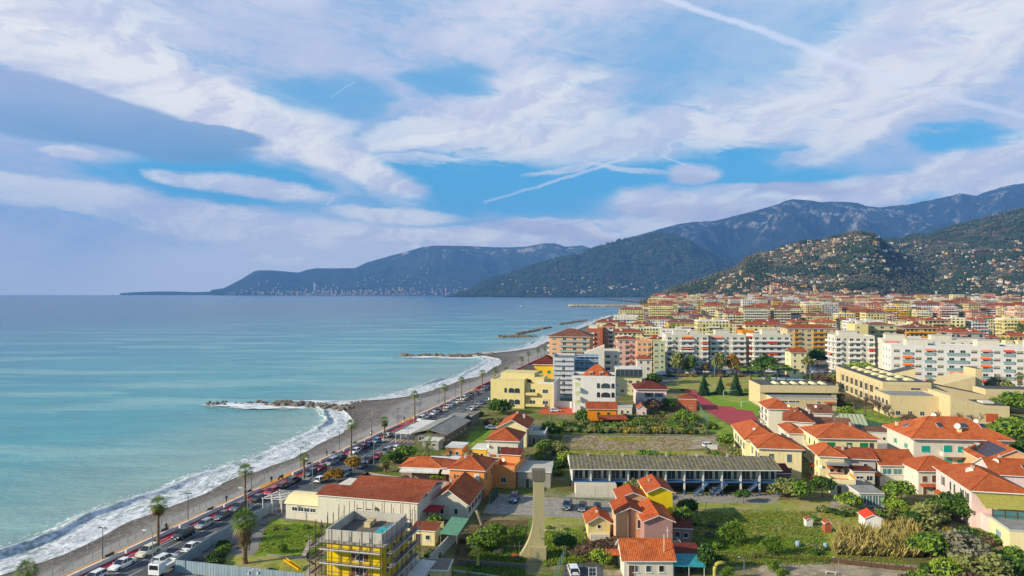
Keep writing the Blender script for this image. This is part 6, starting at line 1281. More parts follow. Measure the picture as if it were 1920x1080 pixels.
# church of the old town and clinging houses are placed with the hillside
# ------------------------------------------------------------------ small houses on the hills (too small in the photo for parts of their own)
hh = random.Random(5); HM = []
ZB = {'in the hillside old town': (525, 545, 1400, 1480), 'on the fortress hill': (480, 520, 1430, 1560), 'on the right-hand slope': (470, 520, 1700, 1810), 'on the wooded cape': (535, 548, 1010, 1120)}
for i, (wm, rm, kind) in enumerate([('wall_white', 'tile_rust', 'g'), ('wall_cream', 'tile_red', 'g'), ('wall_peach', 'tile_rust', 'g'), ('wall_rose', 'tile_brown', 'g'), ('wall_white', 'white_roof', 'f'), ('wall_yellow', 'tile_rust', 'g'), ('wall_pale', 'grey_roof', 'f'), ('wall_salmon', 'tile_red', 'g'), ('wall_lemon', 'tile_orange', 'g')]):
 m = MB(); m.box(0, 0, -4, 12, 9, 6.5, 0)
 if kind == 'g': m.add([(-.5, -.5, 6.4), (12.5, -.5, 6.4), (12.5, 9.5, 6.4), (-.5, 9.5, 6.4), (3, 4.5, 8.8), (9, 4.5, 8.8)], [(0, 1, 5, 4), (1, 2, 5), (2, 3, 4, 5), (3, 0, 4), (3, 2, 1, 0)], 1)
 else: m.box(.3, .3, 6.5, 11.7, 8.7, 6.9, 1)
 for u in (2, 5.5, 9):
  for z in (1.2, 4): m.box(u, -.05, z, u+1.2, 0, z+1.4, 2)
 for u in (2, 6): m.box(-.05, u, 3.8, 0, u+1.2, 5.2, 2)
 o = m.build('hillside_house', [wm, rm, 'glass_dark']); HM.append((o.data, {'wall_white': 'white', 'wall_cream': 'cream', 'wall_peach': 'peach', 'wall_rose': 'pink', 'wall_yellow': 'yellow', 'wall_pale': 'pale', 'wall_salmon': 'salmon', 'wall_lemon': 'lemon'}[wm], 'flat roof' if kind == 'f' else {'tile_rust': 'rust roof', 'tile_red': 'red roof', 'tile_brown': 'brown roof', 'tile_orange': 'orange roof'}[rm])); bpy.data.objects.remove(o)
def hill_house(key, px, D, zone, s, idx=None):
 X = (px-960)/F*D; z = float(TER[key](np.array([X]), np.array([D]))[0])
 i = hh.randrange(len(HM)) if idx is None else idx; me, c, r = HM[i]
 sc = (s*hh.uniform(.7, 1.5), s*hh.uniform(.8, 1.2), s*hh.uniform(.7, 1.2)); o = inst(me, 'hillside_house', None, (X, D, z-.5), hh.uniform(-.7, .7), sc)
 py = HZ-(z-CAM)*F/D; zz = ('low' if py > ZB[zone][1] else 'high' if py < ZB[zone][0] else 'midway'); xx = 'at left' if px < ZB[zone][2] else 'at right' if px > ZB[zone][3] else 'in the centre'
 lb = f'small {c} {r} house {zz} {zone}, {xx}'; tag(o, lb, 'house', 'group of '+lb); return o
def spot(key, px, py, D0, D1):
 D = np.linspace(D0, D1, 260); X = (px-960)/F*D; z = TER[key](X, D); y = HZ-(z-CAM)*F/D; i = np.argmax(y <= py)
 return float(D[i]) if y[i] <= py else None
def place(n, key, zone, fx, fy, D0, D1, s, idx=None):
 k = 0
 for _ in range(n*4):
  px = fx(); D = spot(key, px, fy(px), D0, D1)
  if D and k < n: hill_house(key, px, D, zone, s, idx() if idx else None); k += 1
U_, G_ = hh.uniform, hh.gauss
place(110, 'near', 'in the hillside old town', lambda: G_(1460, 58), lambda px: U_(518+abs(px-1455)*.18, 562), 2060, 2850, 1.25, lambda: hh.choice((0, 1, 2, 3, 5, 7, 8, 1)))
place(24, 'near', 'on the fortress hill', lambda: U_(1290, 1400), lambda px: U_(520, 556), 2060, 2900, 1.1); place(46, 'near', 'on the fortress hill', lambda: G_(1560, 60), lambda px: U_(442, 500), 2060, 2900, 1.15)
place(80, 'right', 'on the right-hand slope', lambda: U_(1620, 1915), lambda px: U_(455, 556), 2000, 4200, 1.35); place(36, 'cape', 'on the wooded cape', lambda: G_(970, 30) if hh.random() < .5 else U_(1000, 1230), lambda px: U_(524, 553), 7000, 8600, 2.6, lambda: hh.choice((0, 2, 4, 3)))
m = MB(); hr = random.Random(8)
for _ in range(1150):
 q = hr.random()
 if q < .30: key, px, py, D0, D1 = 'near', hr.gauss(1465, 70), hr.uniform(515, 566), 2060, 2850
 elif q < .48: key, px, py, D0, D1 = 'near', hr.gauss(1550, 90), hr.uniform(442, 510), 2060, 2900
 elif q < .9: key, px, py, D0, D1 = 'right', hr.uniform(1600, 1925), hr.triangular(450, 560, 545), 2000, 4200
 else: key, px, py, D0, D1 = 'cape', hr.uniform(920, 1240), hr.triangular(520, 555, 550), 7000, 8600
 D = spot(key, px, py, D0, D1)
 if not D: continue
 X = (px-960)/F*D; z = float(TER[key](np.array([X]), np.array([D]))[0]); g_ = 2 if key == 'cape' else 1; w, d, h = hr.uniform(7, 20)*g_, 8*g_, hr.uniform(4, 10)*g_
 m.box(X, D, z-5, X+w, D+d, z+h, hr.choice((0, 1, 1, 2, 3, 4))); m.box(X-.4, D-.4, z+h, X+w+.4, D+d+.4, z+h+1.1*g_, hr.choice((5, 5, 6, 7)))
o = m.build('hillside_buildings', ['wall_white', 'wall_cream', 'wall_peach', 'wall_beige', 'wall_grey', 'tile_rust', 'tile_brown', 'white_roof'], uv=False); tag(o, 'numberless tiny pale buildings dotted over the hill slopes', 'buildings', None, 'stuff')
# greenhouse strips and terraces
for i, (key, px, D, w) in enumerate([('near', 1500, 2640, 46), ('near', 1540, 2700, 30), ('near', 1405, 2440, 26), ('right', 1650, 3050, 70), ('right', 1745, 3000, 60), ('right', 1700, 3300, 50), ('right', 1890, 3200, 60), ('right', 1880, 3800, 42), ('near', 1590, 2820, 40), ('cape', 1220, 7500, 80)]):
 X = (px-960)/F*D; z = float(TER[key](np.array([X]), np.array([D]))[0]); m = MB()
 for k in range(4): m.add([(0, k*5, 2.4), (w, k*5, 2.4), (w, k*5+2.5, 4), (0, k*5+2.5, 4), (w, k*5+5, 2.4), (0, k*5+5, 2.4)], [(0, 1, 2, 3), (3, 2, 4, 5), (0, 3, 5), (1, 4, 2)])
 m.box(0, .05, -3, w, 19.9, 2.39); o = m.build('greenhouse', ['white_roof']); o.location = (X, D, z); tag(o, f"pale flat greenhouse strip on the {dict(near='fortress hill', right='right-hand slope', cape='cape hill')[key]}, {ORD[i]} from lower left", 'greenhouse')
# viaduct on the cape
t = thing('motorway_viaduct', 'thin grey motorway viaduct on tall piers crossing the wooded cape hillside', 'viaduct', (0, 0, 0)); D = 7650; x0, x1 = (1010-960)/F*D, (1115-960)/F*D; zt = CAM+(HZ-514)*D/F
m = MB(); m.box(x0, D, zt-3, x1, D+14, zt+1); m.build('deck', ['concrete_dark'], t)
for k in range(7): m = MB(); x = x0+(x1-x0)*(k+.5)/7; m.box(x-3, D+2, zt-45, x+3, D+10, zt-4); m.build('pier', ['concrete_dark'], t)
# church tower and fort
def hz(key, px, D): X = (px-960)/F*D; return X, float(TER[key](np.array([X]), np.array([D]))[0])
X, z = hz('near', 1447, 2260); t = thing('church', 'ochre church with slender square bell tower rising over the hillside old town', 'church', (X, 2260, z)); m = MB(); m.box(-4, 0, -6, 4, 8, 34); m.box(-4.5, -.5, 26, 4.5, 8.5, 27); m.build('bell_tower', ['wall_sand'], t); m = MB(); m.add([(-4, 0, 34), (4, 0, 34), (4, 8, 34), (-4, 8, 34), (0, 4, 44)], [(0, 1, 4), (1, 2, 4), (2, 3, 4), (3, 0, 4)]); m.build('spire', ['tile_rust'], t); m = MB(); m.box(6, 2, -6, 34, 20, 14); m.build('nave', ['wall_sand'], t); m = MB(); m.add([(5.5, 1.5, 14), (34.5, 1.5, 14), (34.5, 20.5, 14), (5.5, 20.5, 14), (5.5, 11, 18), (34.5, 11, 18)], [(0, 1, 5, 4), (2, 3, 4, 5), (0, 4, 3), (1, 2, 5)]); m.build('roof', ['tile_rust'], t)
X, z = hz('near', 1528, 2240); t = thing('bell_tower', 'second smaller stone bell tower at right end of the hillside old town', 'tower', (X, 2240, z)); m = MB(); m.box(-3, 0, -6, 3, 6, 24); m.build('shaft', ['wall_beige'], t); m = MB(); m.box(-3.6, -.6, 24, 3.6, 6.6, 25); m.box(-2, 1, 25, 2, 5, 29); m.build('belfry', ['wall_beige'], t)
X, z = hz('near', 1395, 2620); t = thing('fort', 'ruined ochre hilltop fort wall on the ridge above the old town', 'fort', (X, 2620, z)); m = MB(); m.prism([(-12, 0), (22, 0), (26, 30), (-8, 30)], -10, 13); m.build('bastion', ['stone_tan'], t); m = MB(); m.prism([(24, 4), (70, 10), (70, 14), (24, 8)], -6, [8, 4, 4, 8]); m.build('rampart', ['stone_tan'], t)
X, z = hz('near', 1275, 2560); t = thing('convent', 'square ochre convent block among trees at left end of the hill', 'convent', (X, 2560, z)); m = MB(); m.box(0, 0, -8, 26, 16, 14); m.build('wall', ['wall_sand'], t); m = MB(); m.box(-16, 2, -8, -1, 14, 8); m.build('side_wing', ['wall_sand'], t); m = MB(); m.box(-.5, -.5, 14, 26.5, 16.5, 15); m.build('roof', ['tile_rust'], t)
X, z = hz('near', 1458, 2210); t = thing('pale_palace', 'pale blue-green palace block beside the old town bell tower', 'building', (X, 2210, z)); m = MB(); m.box(0, 0, -8, 26, 16, 20); m.build('wall', [FAC['grey']], t); m = MB(); m.box(-.5, -.5, 20, 26.5, 16.5, 21); m.build('roof', ['white_roof'], t)
# far city along the foot of the far hills
cr_ = random.Random(3)
m = MB()
for i in range(520):
 px = cr_.choice([cr_.uniform(420, 840), cr_.uniform(560, 820), cr_.uniform(470, 900), cr_.uniform(900, 1000)]); D = 12500+abs(cr_.gauss(0, 160)) if cr_.random() < .75 else cr_.uniform(12500, 13500)
 X = (px-960)/F*D; z = float(TER['far'](np.array([X]), np.array([D]))[0]); w = cr_.uniform(10, 34); h = cr_.uniform(10, 30) if cr_.random() < .93 else cr_.uniform(40, 80); m.box(X, D, z-6, X+w, D+20, z+h, cr_.choice((0, 0, 1, 2)))
o = m.build('distant_city', ['wall_pink', 'wall_grey', 'wall_beige'], uv=False); tag(o, 'faint pale distant city spread along the foot of the far blue hills', 'city', None, 'stuff')
m = MB(); X = (588-960)/F*13000; z = float(TER['far'](np.array([X]), np.array([13000.]))[0]); m.box(X, 13000, z-5, X+26, 13030, z+150); o = m.build('distant_tower', ['wall_pale']); tag(o, 'slim pale high-rise tower standing out of the distant city', 'tower')
# marina pier and boats
t = thing('marina_breakwater', 'long pale marina breakwater reaching into the bay beyond the town', 'breakwater', (0, 0, SEA)); D = 2400
m = MB(); xa, xb = (1070-960)/F*D, (1300-960)/F*D; m.prism([(xa-6, D+10), (xa+10, D-8), (xa+120, D-16), (xb, D-30), (xb, D+20), (xa+60, D+26)], -1, 6); m.build('quay', ['wall_sand'], t)
rr = random.Random(2); m = MB()
for k in range(260): x = xa-8+(xb-xa)*rr.random()**1.0; y = D-22-(x-xa)*.05+rr.uniform(-6, 4)+(14 if x < xa+15 else 0); s = rr.uniform(1.5, 3.5); m.box(x, y, -1, x+s, y+s, rr.uniform(1, 4.2))
o = m.build('rock_armour', ['rock'], t, uv=False); o['kind'] = 'stuff'
bm_ = MB(); n = 8; hull = [(-6, -1.6, 1.6), (3, -1.7, 1.6), (7.5, 0, 2.0), (3, 1.7, 1.6), (-6, 1.6, 1.6)]; keel = [(-5.5, -1.0, 0), (3, -1.0, 0), (6, 0, 0), (3, 1.0, 0), (-5.5, 1.0, 0)]
bm_.add(keel+hull, [(i, (i+1) % 5, 5+(i+1) % 5, 5+i) for i in range(5)]+[(5, 6, 7, 8, 9)], 0)
bp = empty('sailing_boat', (0, 0, 0)); bp['category'] = 'sailing boat'; PROTOS.append(bp); bm_.build('hull', ['white_paint'], bp, uv=False); m = MB(); m.box(-3, -1, 1.6, 2, 1, 2.5); m.build('cabin', ['white_paint'], bp); m = MB(); m.cyl(1.5, 0, 1.6, 18, .34, .26, n=5); m.build('mast', ['galvanised'], bp); m = MB(); m.ring([(1.5, 0, 3), (-5, 0, 3.1)], .12, 5); m.build('boom', ['galvanised'], bp)
for i, (px, D_, s) in enumerate([(1098, 2415, 1), (1106, 2440, 1.5), (1168, 2450, 1.9), (1178, 2440, 2.0), (1204, 2470, 1.3), (1216, 2450, .9), (1224, 2480, 1.2), (1236, 2460, 1.0), (1244, 2480, 1.4), (1252, 2470, 1.1), (1260, 2490, 1.3)]):
 dup(bp, f'white sailing boat with bare mast behind the marina breakwater, {ORD[i]} from the left', ((px-960)/F*D_, D_, SEA), rr.uniform(-.6, .6), 'sailing boats in the marina', s)
mb_ = empty('motor_boat', (0, 0, 0)); mb_['category'] = 'motor boat'; PROTOS.append(mb_); m = MB(); m.add([(p[0]*.7, p[1]*.8, p[2]*.6) for p in keel+hull], [(i, (i+1) % 5, 5+(i+1) % 5, 5+i) for i in range(5)]+[(5, 6, 7, 8, 9)]); m.build('hull', ['white_paint'], mb_); m = MB(); m.box(-1.5, -.7, .95, 1.2, .7, 1.9); m.build('cabin', ['white_paint'], mb_)
dup(mb_, 'small white boat at sea left of the marina breakwater', G(1040, 571.5, SEA-.2), .3, None, 1.6); dup(mb_, 'tiny white boat far out at sea before the wooded cape', G(978, 574.5, SEA-.2), 1.0, None, 1.6)
# ------------------------------------------------------------------ plants
gr_ = np.random.RandomState(4)
def leaf_cloud(n, sub, size, flat=1.0, seed=0, shell=.55, spread=.62, sr=.5):
 r = np.random.RandomState(seed); V = [];
 d = r.normal(size=(sub, 3)); d /= np.linalg.norm(d, axis=1)[:, None]; d[:, 2] = np.abs(d[:, 2])*.9-.25
 c = d*spread*r.uniform(.55, 1.0, (sub, 1)); c[:, 2] *= flat; rad = r.uniform(sr*.65, sr*1.1, sub)
 k = r.randint(0, sub, n); dd = r.normal(size=(n, 3)); dd /= np.linalg.norm(dd, axis=1)[:, None]
 p = c[k] + dd*(rad[k]*(shell+(1-shell)*r.rand(n)))[:, None]*np.array([1, 1, .85*flat if flat < 1 else .9])
 nrm = dd*.7 + r.normal(size=(n, 3))*.6; nrm /= np.linalg.norm(nrm, axis=1)[:, None]
 t = np.cross(nrm, r.normal(size=(n, 3))); t /= np.linalg.norm(t, axis=1)[:, None]; b = np.cross(nrm, t)
 s = size*r.uniform(.55, 1.35, n)[:, None]
 Q = np.stack([p-t*s-b*s*.5, p+t*s*.2-b*s*.75, p+t*s, p+t*s*.1+b*s*.75], 1)
 return Q.reshape(-1, 3), c, rad
def quads_mesh(name, Q, mats, core=None):
 n = len(Q)//4; me = bpy.data.meshes.new(name); vs = [Q]; f = np.arange(n*4)
 m2 = MB()
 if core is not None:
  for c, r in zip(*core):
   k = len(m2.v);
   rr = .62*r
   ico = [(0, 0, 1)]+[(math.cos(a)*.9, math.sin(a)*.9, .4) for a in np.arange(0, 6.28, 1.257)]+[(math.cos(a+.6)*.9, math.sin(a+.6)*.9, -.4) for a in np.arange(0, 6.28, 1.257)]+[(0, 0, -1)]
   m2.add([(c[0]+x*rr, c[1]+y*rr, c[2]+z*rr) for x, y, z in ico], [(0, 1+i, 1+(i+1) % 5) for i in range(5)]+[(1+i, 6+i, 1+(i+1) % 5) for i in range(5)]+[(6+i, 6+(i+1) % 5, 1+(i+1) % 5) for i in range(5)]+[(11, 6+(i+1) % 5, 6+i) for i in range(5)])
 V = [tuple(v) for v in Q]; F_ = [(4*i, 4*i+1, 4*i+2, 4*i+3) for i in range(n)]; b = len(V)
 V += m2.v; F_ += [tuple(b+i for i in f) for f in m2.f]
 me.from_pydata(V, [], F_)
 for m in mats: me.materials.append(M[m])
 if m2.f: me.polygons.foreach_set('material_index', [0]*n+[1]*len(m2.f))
 me.update(); return me
CR = {}
def crown_me(kind, mat, var):
 k = (kind, mat, var)
 if k not in CR:
  sd = var*13+len(kind)
  if kind == 'round': Q, c, r = leaf_cloud(1700, 13, .085, .85, sd)
  elif kind == 'loose': Q, c, r = leaf_cloud(1100, 16, .075, .95, sd, .3, .75, .36)
  elif kind == 'flat': Q, c, r = leaf_cloud(1500, 12, .08, .42, sd, .5, .75, .42)
  elif kind == 'tall': Q, c, r = leaf_cloud(1500, 16, .075, 1.25, sd, .4, .62, .4)
  elif kind == 'low': Q, c, r = leaf_cloud(900, 9, .11, .62, sd, .5, .7, .45)
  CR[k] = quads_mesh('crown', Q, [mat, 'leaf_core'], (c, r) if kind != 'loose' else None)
 return CR[k]
TRK = {}
def trunk_me(mat='bark', lean=0, seed=0, limbs=3):
 k = (mat, lean, seed, limbs)
 if k not in TRK:
  r = random.Random(seed); m = MB(); top = Vector((lean, r.uniform(-.1, .1), 1)); m.ring([(0, 0, -.05), (lean*.3, 0, .4), top*.75], [.085, .065, .05], 6)
  for i in range(limbs):
   a = 2*math.pi*i/limbs+r.uniform(0, 1); b0 = top*.7; m.ring([b0, b0+Vector((math.cos(a)*.22, math.sin(a)*.22, .25)), b0+Vector((math.cos(a)*.4, math.sin(a)*.4, .6))], [.04, .03, .015], 5)
  o = m.build('trunk', [mat], smooth=True); TRK[k] = o.data; bpy.data.objects.remove(o)
 return TRK[k]
def tree(label, p, h, r, kind='round', mat='leaf_green', tmat='bark', name='tree', cat='tree', group=None, trunk=.45, lean=0.0, rz=None, sz=None):
 r *= 1.18; h *= 1.15; trunk *= .7 if trunk < .5 else 1; t = thing(name, label, cat, p, rnd.uniform(0, 6) if rz is None else rz, group); v = rnd.randrange(3)
 th = h*trunk+.3*r; inst(trunk_me(tmat, round(lean, 1), v), 'trunk', t, (0, 0, 0), 0, (max(.9, h*.25), max(.9, h*.25), th))
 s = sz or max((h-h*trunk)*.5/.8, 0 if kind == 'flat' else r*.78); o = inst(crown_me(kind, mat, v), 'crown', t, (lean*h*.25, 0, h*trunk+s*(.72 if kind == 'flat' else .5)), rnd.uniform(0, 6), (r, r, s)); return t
def shrub(label, p, r, h=None, mat='leaf_dark', kind='low', group=None, name='shrub', cat='shrub'):
 h = h or r*1.1; o = inst(crown_me(kind, mat, rnd.randrange(3)), name, None, (p[0], p[1], p[2]+h*.35), rnd.uniform(0, 6), (r, r, h)); tag(o, label, cat, group); return o
# palms
def palm_parts(style, var):
 k = ('palm', style, var)
 if k in CR: return CR[k]
 r = random.Random(var*7+3); m = MB(); N_ = {'fan': 28, 'date': 30, 'fanbig': 46}[style]
 for i in range(N_):
  az = i*2.399+r.uniform(-.2, .2); el = math.radians(82-128*(i/N_)+r.uniform(-10, 10)); L = 1.0*r.uniform(.9, 1.2)
  d = Vector((math.cos(az)*math.cos(el), math.sin(az)*math.cos(el), math.sin(el))); side = Vector((-math.sin(az), math.cos(az), 0)); mt = 0 if i < N_*.86 else 1
  if style == 'date':
   pts = [Vector((0, 0, 0))]; dd = d.copy()
   for q in range(6): pts.append(pts[-1]+dd*L*.24); dd = (dd+Vector((0, 0, -.24))).normalized()
   for q in range(1, 6):
    for sg in (-1, 1):
     for e in (0, .5):
      a = pts[q].lerp(pts[min(q+1, 6)], e); tip = a+side*sg*.26+(pts[q]-pts[q-1])*.6+Vector((0, 0, -.10)); m.add([a, a+(pts[q]-pts[q-1])*.22, tip], [(0, 1, 2)], mt)
   continue
  base = d*L*.42; m.add([side*.012, -side*.012, base-side*.012, base+side*.012], [(0, 1, 2, 3)], mt)
  up = d.cross(side).normalized(); nb = 9
  for b_ in range(nb):
   a = math.radians(-75+150*b_/(nb-1)); dr = d*math.cos(a)+side*math.sin(a)+Vector((0, 0, -.12-.18*abs(a)/1.3)); w = side*math.cos(a)-d*math.sin(a); ln = L*.58*(1-.22*abs(a)/1.3)
   mid = base+dr*ln*.55; tip = base+dr*ln+Vector((0, 0, -.16*L)); m.add([base, mid+w*.03, tip, mid-w*.03], [(0, 1, 2, 3)], mt)
 o = m.build('crown', ['leaf_palm', 'frond_dead'], uv=False); CR[k] = o.data; bpy.data.objects.remove(o); return CR[k]
def palm(label, p, h, style='fan', r=1.7, skirt=0.0, group=None, name='palm_tree', lean=0.0):
 t = thing(name, label, 'palm tree', p, rnd.uniform(0, 6), group); m = MB()
 tw = .28 if style != 'fanbig' else .42; n = 9; m.ring([(lean*(i/n)**2, 0, h*i/n-.1) for i in range(n+1)], [tw*(1.35 if i == 0 else 1-.35*i/n+(.05 if i % 2 else 0)) for i in range(n)]+[tw*.95], 8); m.build('trunk', ['palm_trunk'], t, smooth=True)
 inst(palm_parts(style, rnd.randrange(3)), 'crown', t, (lean, 0, h), rnd.uniform(0, 6), (r, r, r))
 if skirt:
  R_ = random.Random(int(h*100)); m = MB()
  for i in range(150):
   a = R_.uniform(0, 6.28); z0 = h-R_.random()*skirt; rr = tw*1.1+.1; L = R_.uniform(.9, 1.6); o_ = R_.uniform(.25, .75)*(1-(h-z0)/skirt*.4); c_, s_ = math.cos(a), math.sin(a); w = R_.uniform(.06, .16)
   m.add([(c_*rr-s_*w*.3, s_*rr+c_*w*.3, z0), (c_*rr+s_*w*.3, s_*rr-c_*w*.3, z0), (c_*(rr+o_)+s_*w, s_*(rr+o_)-c_*w, z0-L*.6), (c_*(rr+o_*.8), s_*(rr+o_*.8), z0-L), (c_*(rr+o_)-s_*w, s_*(rr+o_)+c_*w, z0-L*.6)], [(0, 1, 2, 3, 4)])
  m.build('dead_fronds', ['frond_dead'], t, uv=False)
 return t
PD = [(95, 6.4, 48), (118.8, 8.2, 0), (142.4, 8.0, 0), (164.6, 5.2, 0), (188, 8.8, 0), (209, 6, 0), (232.5, 10.3, 0), (262, 8.6, 0), (282, 8.9, 0), (311, 8.6, 0), (333, 7, 0), (353, 5.5, 0), (387, 7.5, 0), (404, 9, 0), (430, 8.6, 0), (452, 8.2, 0)]
PN = ['cut off at the bottom left', 'beside the cream car and planter', 'beside two grey cars', 'short, beside the dark parked cars', 'above the yellow-brown bare trees', 'left of the grey beach club roof', 'tallest, beside the road crossing', 'behind the beach club roofs', 'fourth tall one beyond the crossing', 'left of the ochre coastal apartments', 'broad, left of the ochre coastal apartments', 'shortest, above the ochre apartments', 'rising above the red promenade wall', 'tall, left of the bright yellow house', 'right above the bright yellow house', 'farthest up the promenade']
for i, (D, h, _) in enumerate(PD):
 p = RD(D, 7.0); palm(f'fan palm on the promenade, {PN[i]}', p, h, 'fan', 2.0 if h > 6 else 1.7, .8 if i in (1, 5) else 0, 'fan palms lining the coast road')
 if D < 300:
  m = MB(); n = 12; pts = [(math.cos(a)*1.5, math.sin(a)*1.0) for a in np.linspace(0, 2*math.pi, n, endpoint=False)]; m.prism(pts, 0, .16); o = m.build('planter', ['concrete_light']); o.location = (p.x, p.y, .014); tag(o, f'oval kerbed planter around the promenade palm {PN[i]}', 'planter', 'palm planters')
palm('big shaggy fan palm with skirt of dead fronds beside the grassy plot', GD(459, 113.5), 7.2, 'fanbig', 2.6, 3.6)
palm('feathery date palm in the hedge right of the coast road', GD(803, 184), 3.4, 'date', 3.0); palm('small feathery palm at roadside left of the wide bungalow', GD(722, 171), 3.0, 'fan', 2.0, .8)
palm('tall palm at far right edge before the white apartment slab', GD(1912, 290), 9.5, 'fan', 2.6, 2.0); palm('leaning date palm beside the wide gravel lot fence', GD(1500, 205), 1.5, 'date', 1.4)
